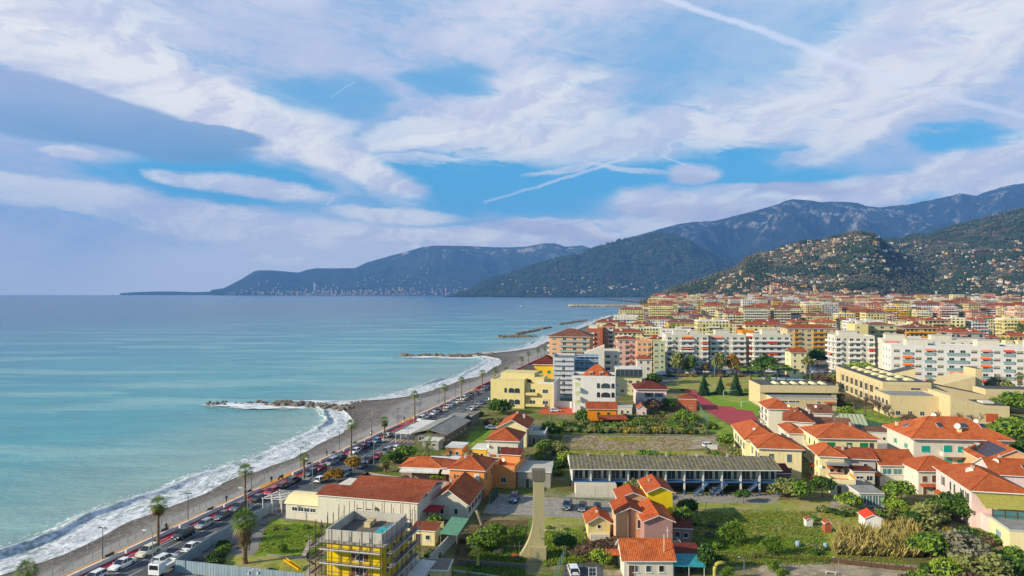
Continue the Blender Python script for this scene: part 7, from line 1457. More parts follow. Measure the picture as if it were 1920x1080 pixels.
# individual trees and shrubs: label, px, D, height, radius, kind, leaf, trunk share
TL = [
 ('bushy lemon tree left of the stone terrace house', 1500, 148, 5.2, 3.0, 'round', 'leaf_green', .25), ('tall dark tree under the tiled awnings', 1542, 150, 5.6, 2.6, 'round', 'leaf_dark', .3),
 ('low orange tree in front of the conservatory', 1590, 141, 3.6, 2.8, 'round', 'leaf_bright', .25), ('dark citrus tree behind the first terraced house garden', 1690, 146, 4.6, 3.4, 'round', 'leaf_green', .3),
 ('bright leaning tree right of the conservatory', 1678, 137, 4.4, 2.8, 'loose', 'leaf_bright', .35), ('wide dark tree beside the pink villa wall', 1785, 136, 4.4, 4.6, 'round', 'leaf_dark', .2),
 ('broad yellow-green tree below the terraced houses', 1745, 131, 4.6, 3.8, 'loose', 'leaf_olive', .25), ('round dark bush-tree left of the reed bed top', 1710, 131, 3.4, 2.4, 'round', 'leaf_dark', .2),
 ('big grey-leaved thicket tree lower right', 1800, 112, 5.6, 4.6, 'loose', 'leaf_grey', .25), ('dense green tree right beside the reed bed', 1745, 116, 4.6, 3.6, 'round', 'leaf_green', .2),
 ('olive thicket tree at the bottom right corner', 1850, 105, 5.2, 4.2, 'loose', 'leaf_olive', .2), ('dark evergreen at the right edge below the garage', 1905, 106, 4.6, 3.4, 'round', 'leaf_dark', .2),
 ('yellow-green shrubby tree in the lower right thicket', 1770, 106, 4.0, 3.0, 'round', 'leaf_bright', .2), ('small leafless-looking shrub tree at bottom right', 1815, 101, 3.6, 3.0, 'loose', 'leaf_brown', .25),
 ('low green tree at frame bottom below thicket', 1730, 103, 2.8, 2.6, 'loose', 'leaf_green', .2), ('spiky green tree beside garage block', 1895, 113, 3.2, 2.4, 'round', 'leaf_green', .2),
 ('grey-green willow-like tree in front of the motel stairs', 1192, 148, 5.4, 2.8, 'round', 'leaf_olive', .25), ('tall green tree right of the yellow tower house', 1275, 128, 5.6, 2.6, 'round', 'leaf_green', .25),
 ('second green tree right of the tower houses', 1290, 134, 5.6, 2.4, 'round', 'leaf_dark', .25), ('narrow dark cypress-like tree beside the curved pipe', 1325, 110, 5.6, 1.7, 'tall', 'leaf_dark', .15),
 ('small round tree below right end of the motel', 1394, 146, 3.2, 1.8, 'round', 'leaf_dark', .35), ('big olive tree at right end of the motel', 1474, 150, 4.4, 3.6, 'round', 'leaf_olive', .2),
 ('round clipped green tree beside the gable house', 818, 129, 3.6, 1.8, 'round', 'leaf_green', .15), ('dark garden tree left of the chimney tower', 905, 119, 4.4, 2.8, 'round', 'leaf_green', .25),
 ('second garden tree with sparse leaves left of chimney tower', 925, 123, 4.2, 2.4, 'loose', 'leaf_green', .25), ('small orange tree in front of the little yellow cottage', 1124, 112, 3.4, 2.0, 'round', 'leaf_bright', .2),
 ('dark loquat tree right of the chimney tower base', 1060, 119, 3.6, 2.2, 'round', 'leaf_dark', .25), ('round yellow-brown leafless tree by the road', 627, 162, 3.8, 2.6, 'round', 'leaf_autumn', .25),
 ('larger yellow-brown tree right beside the road', 664, 172, 4.6, 2.7, 'round', 'leaf_autumn', .25), ('dark evergreen hedge tree along the coast road', 760, 184, 3.6, 3.4, 'round', 'leaf_green', .1),
 ('second dark evergreen along the coast road', 738, 181, 3.2, 2.8, 'round', 'leaf_dark', .1), ('pale broadleaf tree between the white-roofed cabins', 881, 176, 4.6, 2.2, 'round', 'leaf_olive', .35),
 ('small bright shrub tree behind the concrete fence', 822, 163, 3.0, 1.8, 'loose', 'leaf_bright', .2), ('blue-grey agave-like small tree at the concrete fence', 758, 160, 2.8, 1.5, 'round', 'leaf_grey', .2),
 ('big dark green tree beside the ochre coastal apartments', 940, 255, 5.0, 5.0, 'round', 'leaf_dark', .1), ('tall bushy garden tree left of the orange cottage', 1090, 232, 6.4, 3.4, 'tall', 'leaf_green', .15),
 ('dark tree beside the grey roof terrace pole', 1033, 212, 6.0, 3.4, 'round', 'leaf_dark', .2), ('grey-green tree below the roof terrace', 1045, 186, 5.4, 3.4, 'loose', 'leaf_olive', .2),
 ('light green tree left of the corrugated motel roof', 1062, 178, 4.6, 2.6, 'round', 'leaf_bright', .2), ('dark green tree at left of the motel roof garden', 1020, 195, 3.4, 2.8, 'round', 'leaf_green', .1),
 ('tall dark tree behind the motel roof in the dry field', 1214, 178, 5.2, 3.2, 'round', 'leaf_green', .2), ('wide bright tree behind the motel roof in the dry field', 1243, 172, 4.4, 4.2, 'round', 'leaf_bright', .15),
 ('third yellow-green tree behind the motel roof', 1262, 175, 3.4, 2.6, 'loose', 'leaf_olive', .15), ('green garden tree at left of the long cream house', 1368, 196, 5.6, 3.8, 'round', 'leaf_green', .2),
 ('second shrubby tree at left of the long cream house', 1385, 184, 4.4, 3.0, 'round', 'leaf_olive', .2), ('green garden tree right of the green-shuttered house', 1662, 172, 5.8, 3.0, 'round', 'leaf_green', .25),
 ('dark tree beside the maroon-roofed house', 1250, 262, 5.6, 3.6, 'round', 'leaf_dark', .2), ('dark shrub-tree in front of the maroon-roofed house', 1228, 258, 5.2, 4.0, 'round', 'leaf_brown', .2),
 ('green tree near the shed right of the orange cottage', 1196, 226, 4.6, 2.8, 'round', 'leaf_green', .2), ('dark conifer beside the parking lot entrance', 1226, 330, 7.4, 4.2, 'round', 'leaf_dark', .2),
 ('tall eucalyptus at left of the car park row', 1272, 372, 15, 4.8, 'tall', 'leaf_olive', .2), ('second tall eucalyptus of the car park row', 1296, 372, 13, 3.8, 'tall', 'leaf_green', .2),
 ('third tall tree of the car park row, olive', 1348, 374, 14.5, 4.4, 'tall', 'leaf_olive', .2), ('fourth tall tree of the car park row, browner', 1374, 374, 13.5, 4.4, 'tall', 'leaf_autumn', .2),
 ('small autumn-brown tree between the car park trees', 1322, 374, 7.5, 2.6, 'round', 'leaf_autumn', .3), ('umbrella pine nearest the sports pavilion', 1452, 325, 11, 6.4, 'flat', 'leaf_green', .62),
 ('left umbrella pine behind the pitch', 1412, 322, 10.5, 7.0, 'flat', 'leaf_green', .6), ('broad dark oak behind the umbrella pines', 1436, 352, 14.5, 7.0, 'round', 'leaf_dark', .3),
 ('third umbrella pine beside the pale court', 1472, 322, 9.5, 5.0, 'flat', 'leaf_dark', .64), ('pale leaning plane tree right of the cream gable house', 1512, 338, 14, 4.0, 'loose', 'leaf_olive', .5),
 ('big round yellow-green tree beside the white tower', 1614, 338, 13.5, 8.0, 'round', 'leaf_bright', .2), ('green tree left of the big yellow-green round tree', 1570, 330, 9, 5.4, 'loose', 'leaf_olive', .2),
 ('darker tree overlapping the big yellow-green tree', 1637, 322, 9.5, 5.4, 'round', 'leaf_olive', .2), ('rust coloured tree behind the pale court', 1535, 330, 6.5, 4.0, 'loose', 'leaf_brown', .3),
 ('reddish bare tree left of the school hall', 1548, 312, 8, 5.4, 'loose', 'leaf_brown', .25), ('dark cluster tree between the white blocks', 1532, 420, 13, 8.0, 'round', 'leaf_dark', .2),
 ('silver-green tree before the white slab, left', 1868, 285, 12, 6.0, 'tall', 'leaf_grey', .15), ('silver-green tree before the white slab, right', 1892, 280, 10.5, 5.0, 'tall', 'leaf_olive', .15),
 ('dark green tree at right of the school buildings', 1895, 255, 9, 7.0, 'round', 'leaf_green', .15), ('dark tree at the right edge behind the teal-shuttered house', 1905, 205, 7.5, 6.5, 'round', 'leaf_green', .1),
 ('second dark tree at right edge beside the teal-shuttered house', 1915, 183, 6.5, 5.0, 'round', 'leaf_dark', .1), ('bright shrub tree on the school terrace', 1775, 282, 8.5, 4.0, 'round', 'leaf_bright', .45),
 ('town conifer group left, dark between yellow houses', 1502, 700, 24, 9.0, 'tall', 'leaf_conifer', .1), ('town conifer group right, dark between yellow houses', 1520, 690, 20, 8.0, 'tall', 'leaf_dark', .1),
 ('dark plum tree near the striped canopy', 1708, 228, 5.5, 3.2, 'round', 'leaf_brown', .2), ('round shrub tree by the pavilion door', 1583, 250, 3.6, 3.4, 'round', 'leaf_bright', .05),
 ('dark garden shrub tree beside the red running track', 1281, 240, 3.4, 3.6, 'round', 'leaf_green', .1), ('garden tree below the brick-orange garden house', 1300, 236, 3.6, 2.6, 'loose', 'leaf_green', .2)]
for l, px, D, h, r, kind, mat, ts in TL:
 if 'pine' in l: tree(l, GD(px, D), h, r, kind, mat, name='pine_tree', trunk=ts, lean=rnd.choice((-.8, .6)))
 else: tree(l, GD(px, D), h, r, kind, mat, trunk=ts)
# conifers beside the pitch
def conifer(label, p, h, r):
 if 'con' not in CR:
  R_ = np.random.RandomState(8); Q = []
  for lay in range(16):
   z = lay/16; rr = (1-z)**.9; n = int(8+60*rr)
   for i in range(n):
    a = R_.uniform(0, 6.28); q = rr*R_.uniform(.35, 1.0); c = np.array([math.cos(a)*q, math.sin(a)*q, z+.05-.10*q+R_.uniform(-.02, .02)]); t = np.array([math.cos(a), math.sin(a), -.35*1]); s_ = np.array([-math.sin(a), math.cos(a), 0]); w = .14*(.5+rr)
    Q += [c-t*w-s_*w*.3, c-s_*w*.6, c+t*w, c+s_*w*.6]
  CR['con'] = quads_mesh('crown', np.array(Q), ['leaf_conifer'])
 t = thing('fir_tree', label, 'fir tree', p); inst(trunk_me('bark', 0.0, 1, 3), 'trunk', t, (0, 0, 0), 0, (1.5, 1.5, h*.5)); inst(CR['con'], 'crown', t, (0, 0, h*.08), rnd.uniform(0, 6), (r, r, h*.92))
conifer('dark fir tree at left behind the pitch', GD(1320, 300), 9.0, 3.0); conifer('smaller middle fir tree behind the pitch', GD(1351, 302), 8.0, 2.7); conifer('largest right-hand fir tree behind the pitch', GD(1380, 300), 10.5, 3.4)
# bare trees: real branching
def bare_me(seed, mat='twig'):
 k = ('bare', seed)
 if k in CR: return CR[k]
 r = random.Random(seed); m = MB()
 def br(p, d, L, w, dep):
  q = p+d*L*.55+Vector((r.uniform(-.1, .1), r.uniform(-.1, .1), 0))*L; e = q+d*L*.45+Vector((r.uniform(-.1, .1), r.uniform(-.1, .1), .05))*L
  m.ring([p, q, e], [w, w*.8, w*.6], 5 if dep < 2 else 3, cap=False)
  if dep >= 4: return
  for i in range(4 if dep else 5):
   a = r.uniform(0, 6.28); t = r.uniform(.45, .8); nd = (d+Vector((math.cos(a), math.sin(a), r.uniform(-.1, .5)))*t).normalized(); br(p.lerp(e, r.uniform(.5, 1)) if dep else q.lerp(e, r.uniform(.2, 1)), nd, L*r.uniform(.55, .75), w*.55, dep+1)
 br(Vector((0, 0, 0)), Vector((0, 0, 1)), .36, .028, 0); o = m.build('branches', [mat], uv=False); CR[k] = o.data; bpy.data.objects.remove(o); return CR[k]
bt = [(1602, 262, 8, 'behind the striped canopy, far left'), (1622, 255, 9.5, 'tallest beside the school hall'), (1636, 250, 8.5, 'third beside the school lawn'), (1648, 246, 9, 'fourth beside the school lawn'), (1660, 242, 7.5, 'fifth beside the school lawn'), (1671, 236, 6, 'at right end of the school lawn'),
  (1755, 226, 7.5, 'in front of the ochre school stair'), (1792, 222, 8, 'left of the red school door'), (1828, 218, 8.5, 'largest, before the red school door'), (1743, 300, 9, 'before the white slab'), (1760, 300, 9, 'right twin before the white slab'), (1700, 232, 5, 'low, near the dark plum tree'), (1585, 268, 6.5, 'right behind the sports pavilion')]
for i, (px, D, h, w) in enumerate(bt):
 o = inst(bare_me(i % 4), 'bare_tree', None, GD(px, D), rnd.uniform(0, 6), (h*1.15, h*1.15, h*.92)); tag(o, f'leafless winter tree, {w}', 'bare tree', 'bare trees around the school')
# shrubs along plots: irregular hedges and bushes, each its own object
def hedge(label, pts, h, r, mat, n, group, jit=.6, z=0.0, one=None):
 Q = []; o0 = Vector(pts[0]); ms = [mat] if isinstance(mat, str) else list(dict.fromkeys(mat)); mi = []
 for i in range(n):
  t = (i+.5)/n*(len(pts)-1); k = min(int(t), len(pts)-2); a, b = Vector(pts[k]), Vector(pts[k+1]); p = a.lerp(b, t-k)+Vector((rnd.uniform(-jit, jit), rnd.uniform(-jit, jit), z))
  rr, hh_, mm = r*rnd.uniform(.85, 1.3), h*rnd.uniform(.7, 1.2), mat if isinstance(mat, str) else rnd.choice(mat)
  if not one: shrub(f'{label}, {ORD[i]} from its left end', p, rr, hh_, mm, group=group); continue
  q = leaf_cloud(620, 7, .13, .62, i*7+3, .5, .7, .45)[0]*np.array([rr, rr, hh_])+np.array([p.x-o0.x, p.y-o0.y, p.z+hh_*.35]); Q.append(q); mi += [ms.index(mm)]*(len(q)//4)
 if one:
  me = quads_mesh(one, np.concatenate(Q), ms); me.polygons.foreach_set('material_index', mi); o = inst(me, one, None, o0); tag(o, label, one.replace('_', ' '))
g = [GD(1040, 222), GD(1320, 218)]
hedge('long olive hedge running along the far side of the dry field', g, 2.4, 2.2, ['leaf_olive', 'leaf_dark', 'leaf_yellow'], 32, None, one='hedge')
hedge('dark shrub behind the fence of the grassy plot', [GD(395, 112), GD(425, 122)], 1.6, 1.3, ['leaf_dark', 'leaf_green'], 6, 'shrubs by the plot fence')
hedge('mixed garden shrub right of the scaffolded house', [GD(760, 104), GD(815, 116)], 2.0, 1.4, ['leaf_dark', 'leaf_brown', 'leaf_olive'], 9, 'shrubs right of the scaffolded house')
hedge('garden shrub in the allotments below the arched house', [GD(1060, 228), GD(1190, 224)], 3.0, 2.2, ['leaf_green', 'leaf_olive', 'leaf_dark', 'leaf_yellow'], 16, 'allotment shrubs below the arched house', 2.5)
hedge('garden shrub in the allotments left of the track', [GD(1200, 238), GD(1330, 224)], 2.2, 2.0, ['leaf_green', 'leaf_olive', 'leaf_dark', 'leaf_brown'], 20, 'allotment shrubs left of the track', 5)
hedge('bush along the path behind the motel', [GD(1330, 192), GD(1378, 178)], 1.8, 1.6, ['leaf_green', 'leaf_olive'], 8, 'bushes behind the motel', 1.5)
hedge('bush at the roadside behind the beach club', [GD(850, 246), GD(905, 250)], 2.4, 2.6, ['leaf_dark', 'leaf_green'], 7, 'bushes behind the beach club', 1)
hedge('brownish scrub bush below the ochre apartments', [GD(905, 235), GD(975, 236)], 1.8, 2.4, ['leaf_brown', 'leaf_olive', 'leaf_autumn'], 12, 'scrub below the ochre apartments', 4)
hedge('scrub bush on the slope right of the balcony villa', [GD(1005, 172), GD(1055, 186)], 2.2, 2.0, ['leaf_olive', 'leaf_dark', 'leaf_grey', 'leaf_green'], 14, 'scrub right of the balcony villa', 3)
hedge('bright green hedge along the bottom edge right of the orange cottage', [GD(1235, 99.5), GD(1440, 98)], 1.9, 1.9, ['leaf_bright', 'leaf_green'], 15, None, .8, one='hedge')
hedge('bush in front of the conservatory garden', [GD(1540, 140), GD(1690, 136)], 1.5, 1.4, ['leaf_green', 'leaf_dark', 'leaf_olive'], 12, 'bushes before the conservatory', 1.2)
hedge('thicket bush in the lower right corner', [GD(1735, 101), GD(1930, 102)], 2.2, 2.0, ['leaf_green', 'leaf_olive', 'leaf_dark', 'leaf_brown'], 18, 'lower right thicket', 3)
hedge('bush between the thicket and the pink villa', [GD(1740, 124), GD(1860, 122)], 2.2, 2.2, ['leaf_green', 'leaf_dark', 'leaf_olive'], 14, 'bushes below the pink villa', 3)
hedge('ragged dark hedge in front of the car park', [GD(1245, 366), GD(1560, 366)], 2.0, 2.6, ['leaf_dark', 'leaf_green', 'leaf_autumn'], 20, None, 2, one='hedge')
hedge('low dark hedge along the far edge of the football pitch', [GD(1312, 304), GD(1425, 300)], 1.2, 1.8, 'leaf_dark', 14, None, one='hedge')
hedge('bush along the canal left of the school', [GD(1560, 300), GD(1580, 262)], 3.4, 2.6, ['leaf_dark', 'leaf_green', 'leaf_brown'], 10, 'bushes left of the school', 2)
hedge('bush at right of the school block', [GD(1885, 240), GD(1935, 215)], 3.2, 3.4, ['leaf_dark', 'leaf_green', 'leaf_bright'], 12, 'bushes right of the school', 3)
hedge('brown dry vine cover spread over a pergola below the little cottage', [GD(1082, 114), GD(1160, 118)], 1.3, 1.9, 'leaf_brown', 11, None, .8, 1.6, one='vine_cover')
hedge('reddish dry vine cover right of the mauve tower house', [GD(1270, 118), GD(1318, 113)], 1.1, 1.3, ['leaf_brown', 'leaf_autumn'], 6, None, .6, 1.0, one='vine_cover')
shrub('flowering dark shrub on rust tile roof edge, left', GD(664, 138), 2.0, 1.6, 'leaf_dark'); shrub('flowering dark shrub on rust tile roof edge, right', GD(724, 133), 2.3, 1.6, 'leaf_dark')
for o in list(C.objects)[-2:]: o.location.z += 4.6
def bushes(label, n, pts, rr, mats, group):
 a, b, c, d = [Vector(p) for p in pts]; L = []
 for i in range(n): u, v = rnd.random(), rnd.random(); L.append(a.lerp(b, u).lerp(d.lerp(c, u), v))
 for i, p in enumerate(sorted(L, key=lambda p: p.x/p.y)): r = rnd.uniform(*rr); shrub(f'{label}, {ORD[i]} from the left', p, r, r*rnd.uniform(.8, 1.3), rnd.choice(mats), group=group)
MX = ['leaf_green', 'leaf_olive', 'leaf_dark', 'leaf_bright', 'leaf_grey']
bushes('bush in the meadow right of the tower houses', 18, [GD(1300, 114), GD(1560, 114), GD(1540, 139), GD(1300, 139)], (.4, 1.3), MX, 'meadow bushes')
bushes('bush among the vegetable plots left of chimney tower', 16, [GD(860, 107), GD(985, 107), GD(985, 132), GD(900, 130)], (.4, 1.1), MX, 'bushes left of the chimney tower')
bushes('bush in the beds right of the chimney tower', 10, [GD(1025, 111), GD(1095, 113), GD(1100, 131), GD(1025, 131)], (.35, .9), MX, 'bushes right of the chimney tower')
bushes('bush in the lower right wild garden', 28, [GD(1700, 102), GD(1935, 100), GD(1860, 126), GD(1700, 130)], (1.0, 2.6), MX+['leaf_brown', 'leaf_yellow'], 'wild garden bushes')
bushes('bush in the scrub between villa and motel', 18, [GD(1000, 166), GD(1066, 164), GD(1058, 212), GD(1010, 205)], (.8, 2.2), MX, 'scrub bushes by the motel')
bushes('bush in the allotments north of the long hedge', 26, [GD(1060, 224), GD(1330, 222), GD(1290, 252), GD(1180, 256)], (.8, 2.2), MX+['leaf_brown', 'leaf_yellow'], 'allotment bushes')
bushes('bush along the car park verge', 14, [GD(1240, 308), GD(1430, 308), GD(1560, 362), GD(1240, 362)], (.8, 2.4), MX+['leaf_autumn'], 'car park verge bushes')
bushes('bush on the grassy plot left of scaffolding', 9, [GD(480, 117), GD(608, 116), GD(612, 133), GD(500, 134)], (.35, .9), MX, 'bushes on the grassy plot')
bushes('bush behind the houses near the pink villa', 16, [GD(1640, 132), GD(1810, 126), GD(1760, 145), GD(1640, 146)], (.9, 2.2), MX, 'bushes near the pink villa')
bushes('bush around the garden sheds by the canopy', 14, [GD(770, 102), GD(850, 106), GD(890, 128), GD(780, 126)], (.6, 1.4), MX+['leaf_brown'], 'bushes around the sheds')
# spiky yuccas
def yucca(label, p, s):
 if 'yuc' not in CR:
  R_ = random.Random(9); m = MB()
  for hd in range(7):
   hc = Vector((R_.uniform(-.6, .6), R_.uniform(-.6, .6), R_.uniform(.35, 1.1)))
   for i in range(46):
    a = R_.uniform(0, 6.28); e = math.radians(R_.uniform(-35, 80)); d = Vector((math.cos(a)*math.cos(e), math.sin(a)*math.cos(e), math.sin(e))); sd = Vector((-math.sin(a), math.cos(a), 0))*.035; L = R_.uniform(.38, .55); m.add([hc-sd, hc+sd, hc+d*L*.7+sd-Vector((0, 0, .02)), hc+d*L-Vector((0, 0, .10)), hc+d*L*.7-sd], [(0, 1, 2, 3, 4)])
  o = m.build('yucca', ['leaf_green'], uv=False); CR['yuc'] = o.data; bpy.data.objects.remove(o)
 o = inst(CR['yuc'], 'yucca', None, p, rnd.uniform(0, 6), (s, s, s)); tag(o, label, 'yucca')
yucca('large spiky yucca clump right of the tower houses', GD(1380, 122), 3.0); yucca('dark spiky yucca at the wooden fence', GD(1452, 117), 2.4); yucca('small yucca on the grassy plot', GD(530, 118), 1.2)
yucca('yellowish yucca beside the curved pipe', GD(1362, 106), 1.9); yucca('low yucca clump near the lamp in the dirt yard', GD(1465, 107), 1.4); yucca('spiky plant at the bottom of the wooden fence post', GD(1450, 110), 1.5)
# reeds, grasses and crops nobody could count
def scatter(label, name, pts, n, maker, mat, cat, z=0.0, seed=1, mats=None):
 R_ = np.random.RandomState(seed); P = np.array([[p[0], p[1]] for p in pts]); mn, mx = P.min(0), P.max(0); V, F_ = [], []; c = 0
 def inside(x, y):
  r = False; j = len(P)-1
  for i in range(len(P)):
   if (P[i, 1] > y) != (P[j, 1] > y) and x < (P[j, 0]-P[i, 0])*(y-P[i, 1])/(P[j, 1]-P[i, 1])+P[i, 0]: r = not r
   j = i
  return r
 while c < n:
  x, y = R_.uniform(mn[0], mx[0]), R_.uniform(mn[1], mx[1])
  if not inside(x, y): continue
  v, f = maker(R_, x, y, z); b = len(V); V += v; F_ += [tuple(b+i for i in q) for q in f]; c += 1
 me = bpy.data.meshes.new(name); me.from_pydata(V, [], F_); me.materials.append(M[mat]); o = bpy.data.objects.new(name, me); C.objects.link(o); tag(o, label, cat, None, 'stuff'); return o
def reed(R_, x, y, z):
 v, f = [], []; h = R_.uniform(1.0, 3.0)*(.75+.5*math.sin(x*.7)**2)
 for k in range(6):
  a = R_.uniform(0, 6.28); l = R_.uniform(.3, 1.2); w = .035; dx, dy = math.cos(a), math.sin(a); b = len(v); hh_ = h*R_.uniform(.6, 1)
  v += [(x-dy*w, y+dx*w, z), (x+dy*w, y-dx*w, z), (x+dx*l*.4+dy*w, y+dy*l*.4-dx*w, z+hh_*.7), (x+dx*l, y+dy*l, z+hh_), (x+dx*l*.4-dy*w, y+dy*l*.4+dx*w, z+hh_*.7)]; f.append((b, b+1, b+2, b+3, b+4))
 return v, f
def tuft(lo, hi, w=.06, k=5):
 def g(R_, x, y, z):
  v, f = [], []
  for _ in range(k):
   a = R_.uniform(0, 6.28); l = R_.uniform(.05, .3); h = R_.uniform(lo, hi); dx, dy = math.cos(a), math.sin(a); b = len(v); v += [(x-dy*w, y+dx*w, z), (x+dy*w, y-dx*w, z), (x+dx*l, y+dy*l, z+h)]; f.append((b, b+1, b+2))
  return v, f
 return g
scatter('tall golden reed thicket in front of the red-roofed garden shed', 'reeds', [GD(1562, 117), GD(1730, 115.5), GD(1722, 130), GD(1665, 130), GD(1655, 125), GD(1575, 127)], 1200, reed, 'reed', 'reeds', 0, 2)
scatter('long green grass of the fenced plot left of scaffolding', 'tall_grass', [GD(480, 118), GD(608, 118), GD(612, 131), GD(500, 133)], 1500, tuft(.12, .34), 'leaf_bright', 'grass', .02, 3)
scatter('rough grass of the open garden right of tower houses', 'tall_grass', [GD(1290, 112), GD(1560, 113), GD(1530, 140), GD(1300, 140)], 5000, tuft(.1, .35), 'leaf_green', 'grass', .02, 4)
scatter('dry weeds of the open garden right of tower houses', 'dry_weeds', [GD(1290, 112), GD(1700, 113), GD(1640, 140), GD(1300, 142)], 3000, tuft(.1, .4), 'leaf_yellow', 'weeds', .02, 5)
scatter('vegetable rows and weeds right of the chimney tower', 'vegetable_plants', [GD(1020, 112), GD(1100, 114), GD(1095, 129), GD(1022, 129)], 1800, tuft(.15, .5, .1), 'leaf_bright', 'plants', .02, 6)
scatter('weeds and vegetables left of the chimney tower', 'vegetable_plants', [GD(870, 108), GD(985, 108), GD(985, 131), GD(900, 128)], 2600, tuft(.15, .6, .08), 'leaf_green', 'weeds', .02, 7)
scatter('long grass along bottom edge around the chimney tower', 'tall_grass', [GD(840, 101), GD(1050, 101), GD(1040, 109), GD(850, 108)], 1800, tuft(.15, .45), 'leaf_bright', 'grass', .02, 8)
scatter('scrubby plants of the allotments below the arched house', 'scrub', [GD(1060, 224), GD(1330, 220), GD(1290, 246), GD(1170, 252)], 2200, tuft(.3, 1.2, .25), 'leaf_olive', 'plants', .02, 9)
scatter('weeds on the dry field behind the motel', 'dry_weeds', [GD(1050, 172), GD(1280, 172), GD(1300, 212), GD(1050, 214)], 2500, tuft(.1, .35, .12), 'leaf_yellow', 'weeds', .02, 10)
# wooded hillsides
def woods(key, name, label, n, pxr, Dr, s, seed, mat='leaf_dark', thr=.45):
 R_ = np.random.RandomState(seed); px = R_.uniform(*pxr, n*3); D = R_.uniform(*Dr, n*3); X = (px-960)/F*D; d = fbm(X/90, D/90, 4, seed); k = d > thr; X, D = X[k][:n], D[k][:n]; n = len(X); z = TER[key](X, D); k = z > 0; X, D, z = X[k], D[k], z[k]; n = len(X)
 s_ = s*R_.uniform(.6, 1.5, n); oc = np.array([(1, 0, 0), (0, 1, 0), (-1, 0, 0), (0, -1, 0), (0, 0, 1.1), (0, 0, -.6)])
 V = np.stack([X, D, z+s_*.5], 1)[:, None, :] + oc[None]*s_[:, None, None]*R_.uniform(.75, 1.25, (n, 6, 3))
 fb = np.array([(0, 1, 4), (1, 2, 4), (2, 3, 4), (3, 0, 4), (1, 0, 5), (2, 1, 5), (3, 2, 5), (0, 3, 5)]); Fc = (np.arange(n)[:, None, None]*6+fb[None]).reshape(-1, 3)
 me = bpy.data.meshes.new(name); me.vertices.add(n*6); me.vertices.foreach_set('co', V.ravel()); me.loops.add(len(Fc)*3); me.loops.foreach_set('vertex_index', Fc.ravel().astype(np.int32)); me.polygons.add(len(Fc)); me.polygons.foreach_set('loop_start', np.arange(len(Fc), dtype=np.int32)*3); me.materials.append(M[mat]); me.update(calc_edges=True)
 o = bpy.data.objects.new(name, me); C.objects.link(o); tag(o, label, 'woodland', None, 'stuff')
plain('wood_far_dark', '#2c3d20', .95, .3, .02); plain('wood_far_olive', '#5a5840', .95, .3, .02)
woods('near', 'hillside_woods', 'dark tree cover on the fortress hill', 7000, (1215, 1800), (2080, 2950), 5.5, 3, 'wood_far_dark', .53); woods('near', 'hillside_scrub', 'olive scrub on the fortress hill', 7000, (1215, 1800), (2080, 2950), 4.5, 13, 'wood_far_olive', .4)
woods('right', 'hillside_woods', 'dark tree cover on the right-hand slope', 14000, (1560, 1960), (2150, 4200), 6.5, 5, 'wood_far_dark', .5); woods('right', 'hillside_scrub', 'olive scrub on the right-hand slope', 7000, (1560, 1960), (2150, 4200), 5.5, 15, 'wood_far_olive', .42)
woods('cape', 'cape_woods', 'dark woodland covering the cape hill', 14000, (850, 1400), (7100, 8600), 13, 7, 'wood_far_dark', .46)
# loose town trees between blocks
tt = random.Random(77)
TTP = []
for i in range(58): D = tt.uniform(430, 1700); TTP.append((tt.uniform(RD(D, 30).x/D*F+970, 1925), D))
for i, (px, D) in enumerate(sorted(TTP)):
 tree(f'green crown poking out between the town blocks, {ORD[i]} from the left', GD(px, D), tt.uniform(14, 23), tt.uniform(5, 9), tt.choice(('tall', 'round')), tt.choice(('leaf_dark', 'leaf_green', 'leaf_olive')), name='town_tree', group='trees between the town blocks', trunk=.3)
# ------------------------------------------------------------------ plots, paths, pitch
patch('grass_plot', [GD(480, 117), GD(612, 115), GD(612, 132), GD(508, 136)], 'grass', .012, False)
patch('garden_lawn', [GD(380, 108), GD(600, 105), GD(612, 115), GD(430, 117.5)], 'grass_dry', .016, False); patch('garden_path', [GD(500, 116.4), GD(600, 114.6), GD(600, 116), GD(500, 117.6)], 'dirt', .03, False)
patch('car_lot_gravel', [(925, 925), (1060, 935), (1255, 945), (1255, 968), (1100, 975), (1010, 968), (905, 962)], 'gravel', .014); patch('motel_forecourt', [(1073, 926), (1470, 926), (1450, 945), (1260, 942), (1060, 932)], 'gravel', .018)
patch('lane', [R(120, 43), R(126, 43), R(205, 41), R(205, 38)], 'concrete_light', .022, False)
patch('vegetable_beds', [(1022, 985), (1100, 985), (1110, 1060), (1024, 1060)], 'soil', .012); patch('vegetable_beds_left', [(895, 975), (990, 975), (985, 1055), (850, 1062), (860, 1010)], 'soil', .014); patch('fallow_plot', [(1010, 968), (1100, 972), (1160, 975), (1140, 1000), (1010, 995)], 'grass_dry', .02)
patch('driveway', [(1062, 1052), (1130, 1056), (1135, 1130), (1035, 1130)], 'asphalt', .024); patch('lower_yard', [(1130, 1068), (1230, 1072), (1230, 1130), (1100, 1130)], 'dirt', .02)
patch('open_meadow', [(1280, 935), (1560, 938), (1700, 985), (1700, 1010), (1560, 1030), (1330, 1040), (1290, 1000)], 'grass_dry', .012); patch('meadow_strip', [(1320, 1003), (1580, 1010), (1600, 1045), (1330, 1045)], 'grass', .02)
patch('dirt_yard', [(1430, 1056), (1620, 1053), (1800, 1066), (1850, 1130), (1380, 1130)], 'dirt', .03); patch('dirt_path', [(1560, 935), (1600, 940), (1585, 960), (1550, 955)], 'dirt', .026)
patch('dry_field', [(1055, 816), (1330, 818), (1330, 838), (1270, 846), (1050, 842)], 'dirt', .02); patch('field_grass', [(1050, 844), (1330, 846), (1340, 856), (1050, 856)], 'grass_dry', .018); patch('field_patch', [(1130, 819), (1230, 819), (1210, 828), (1120, 827)], 'grass_dry', .03)
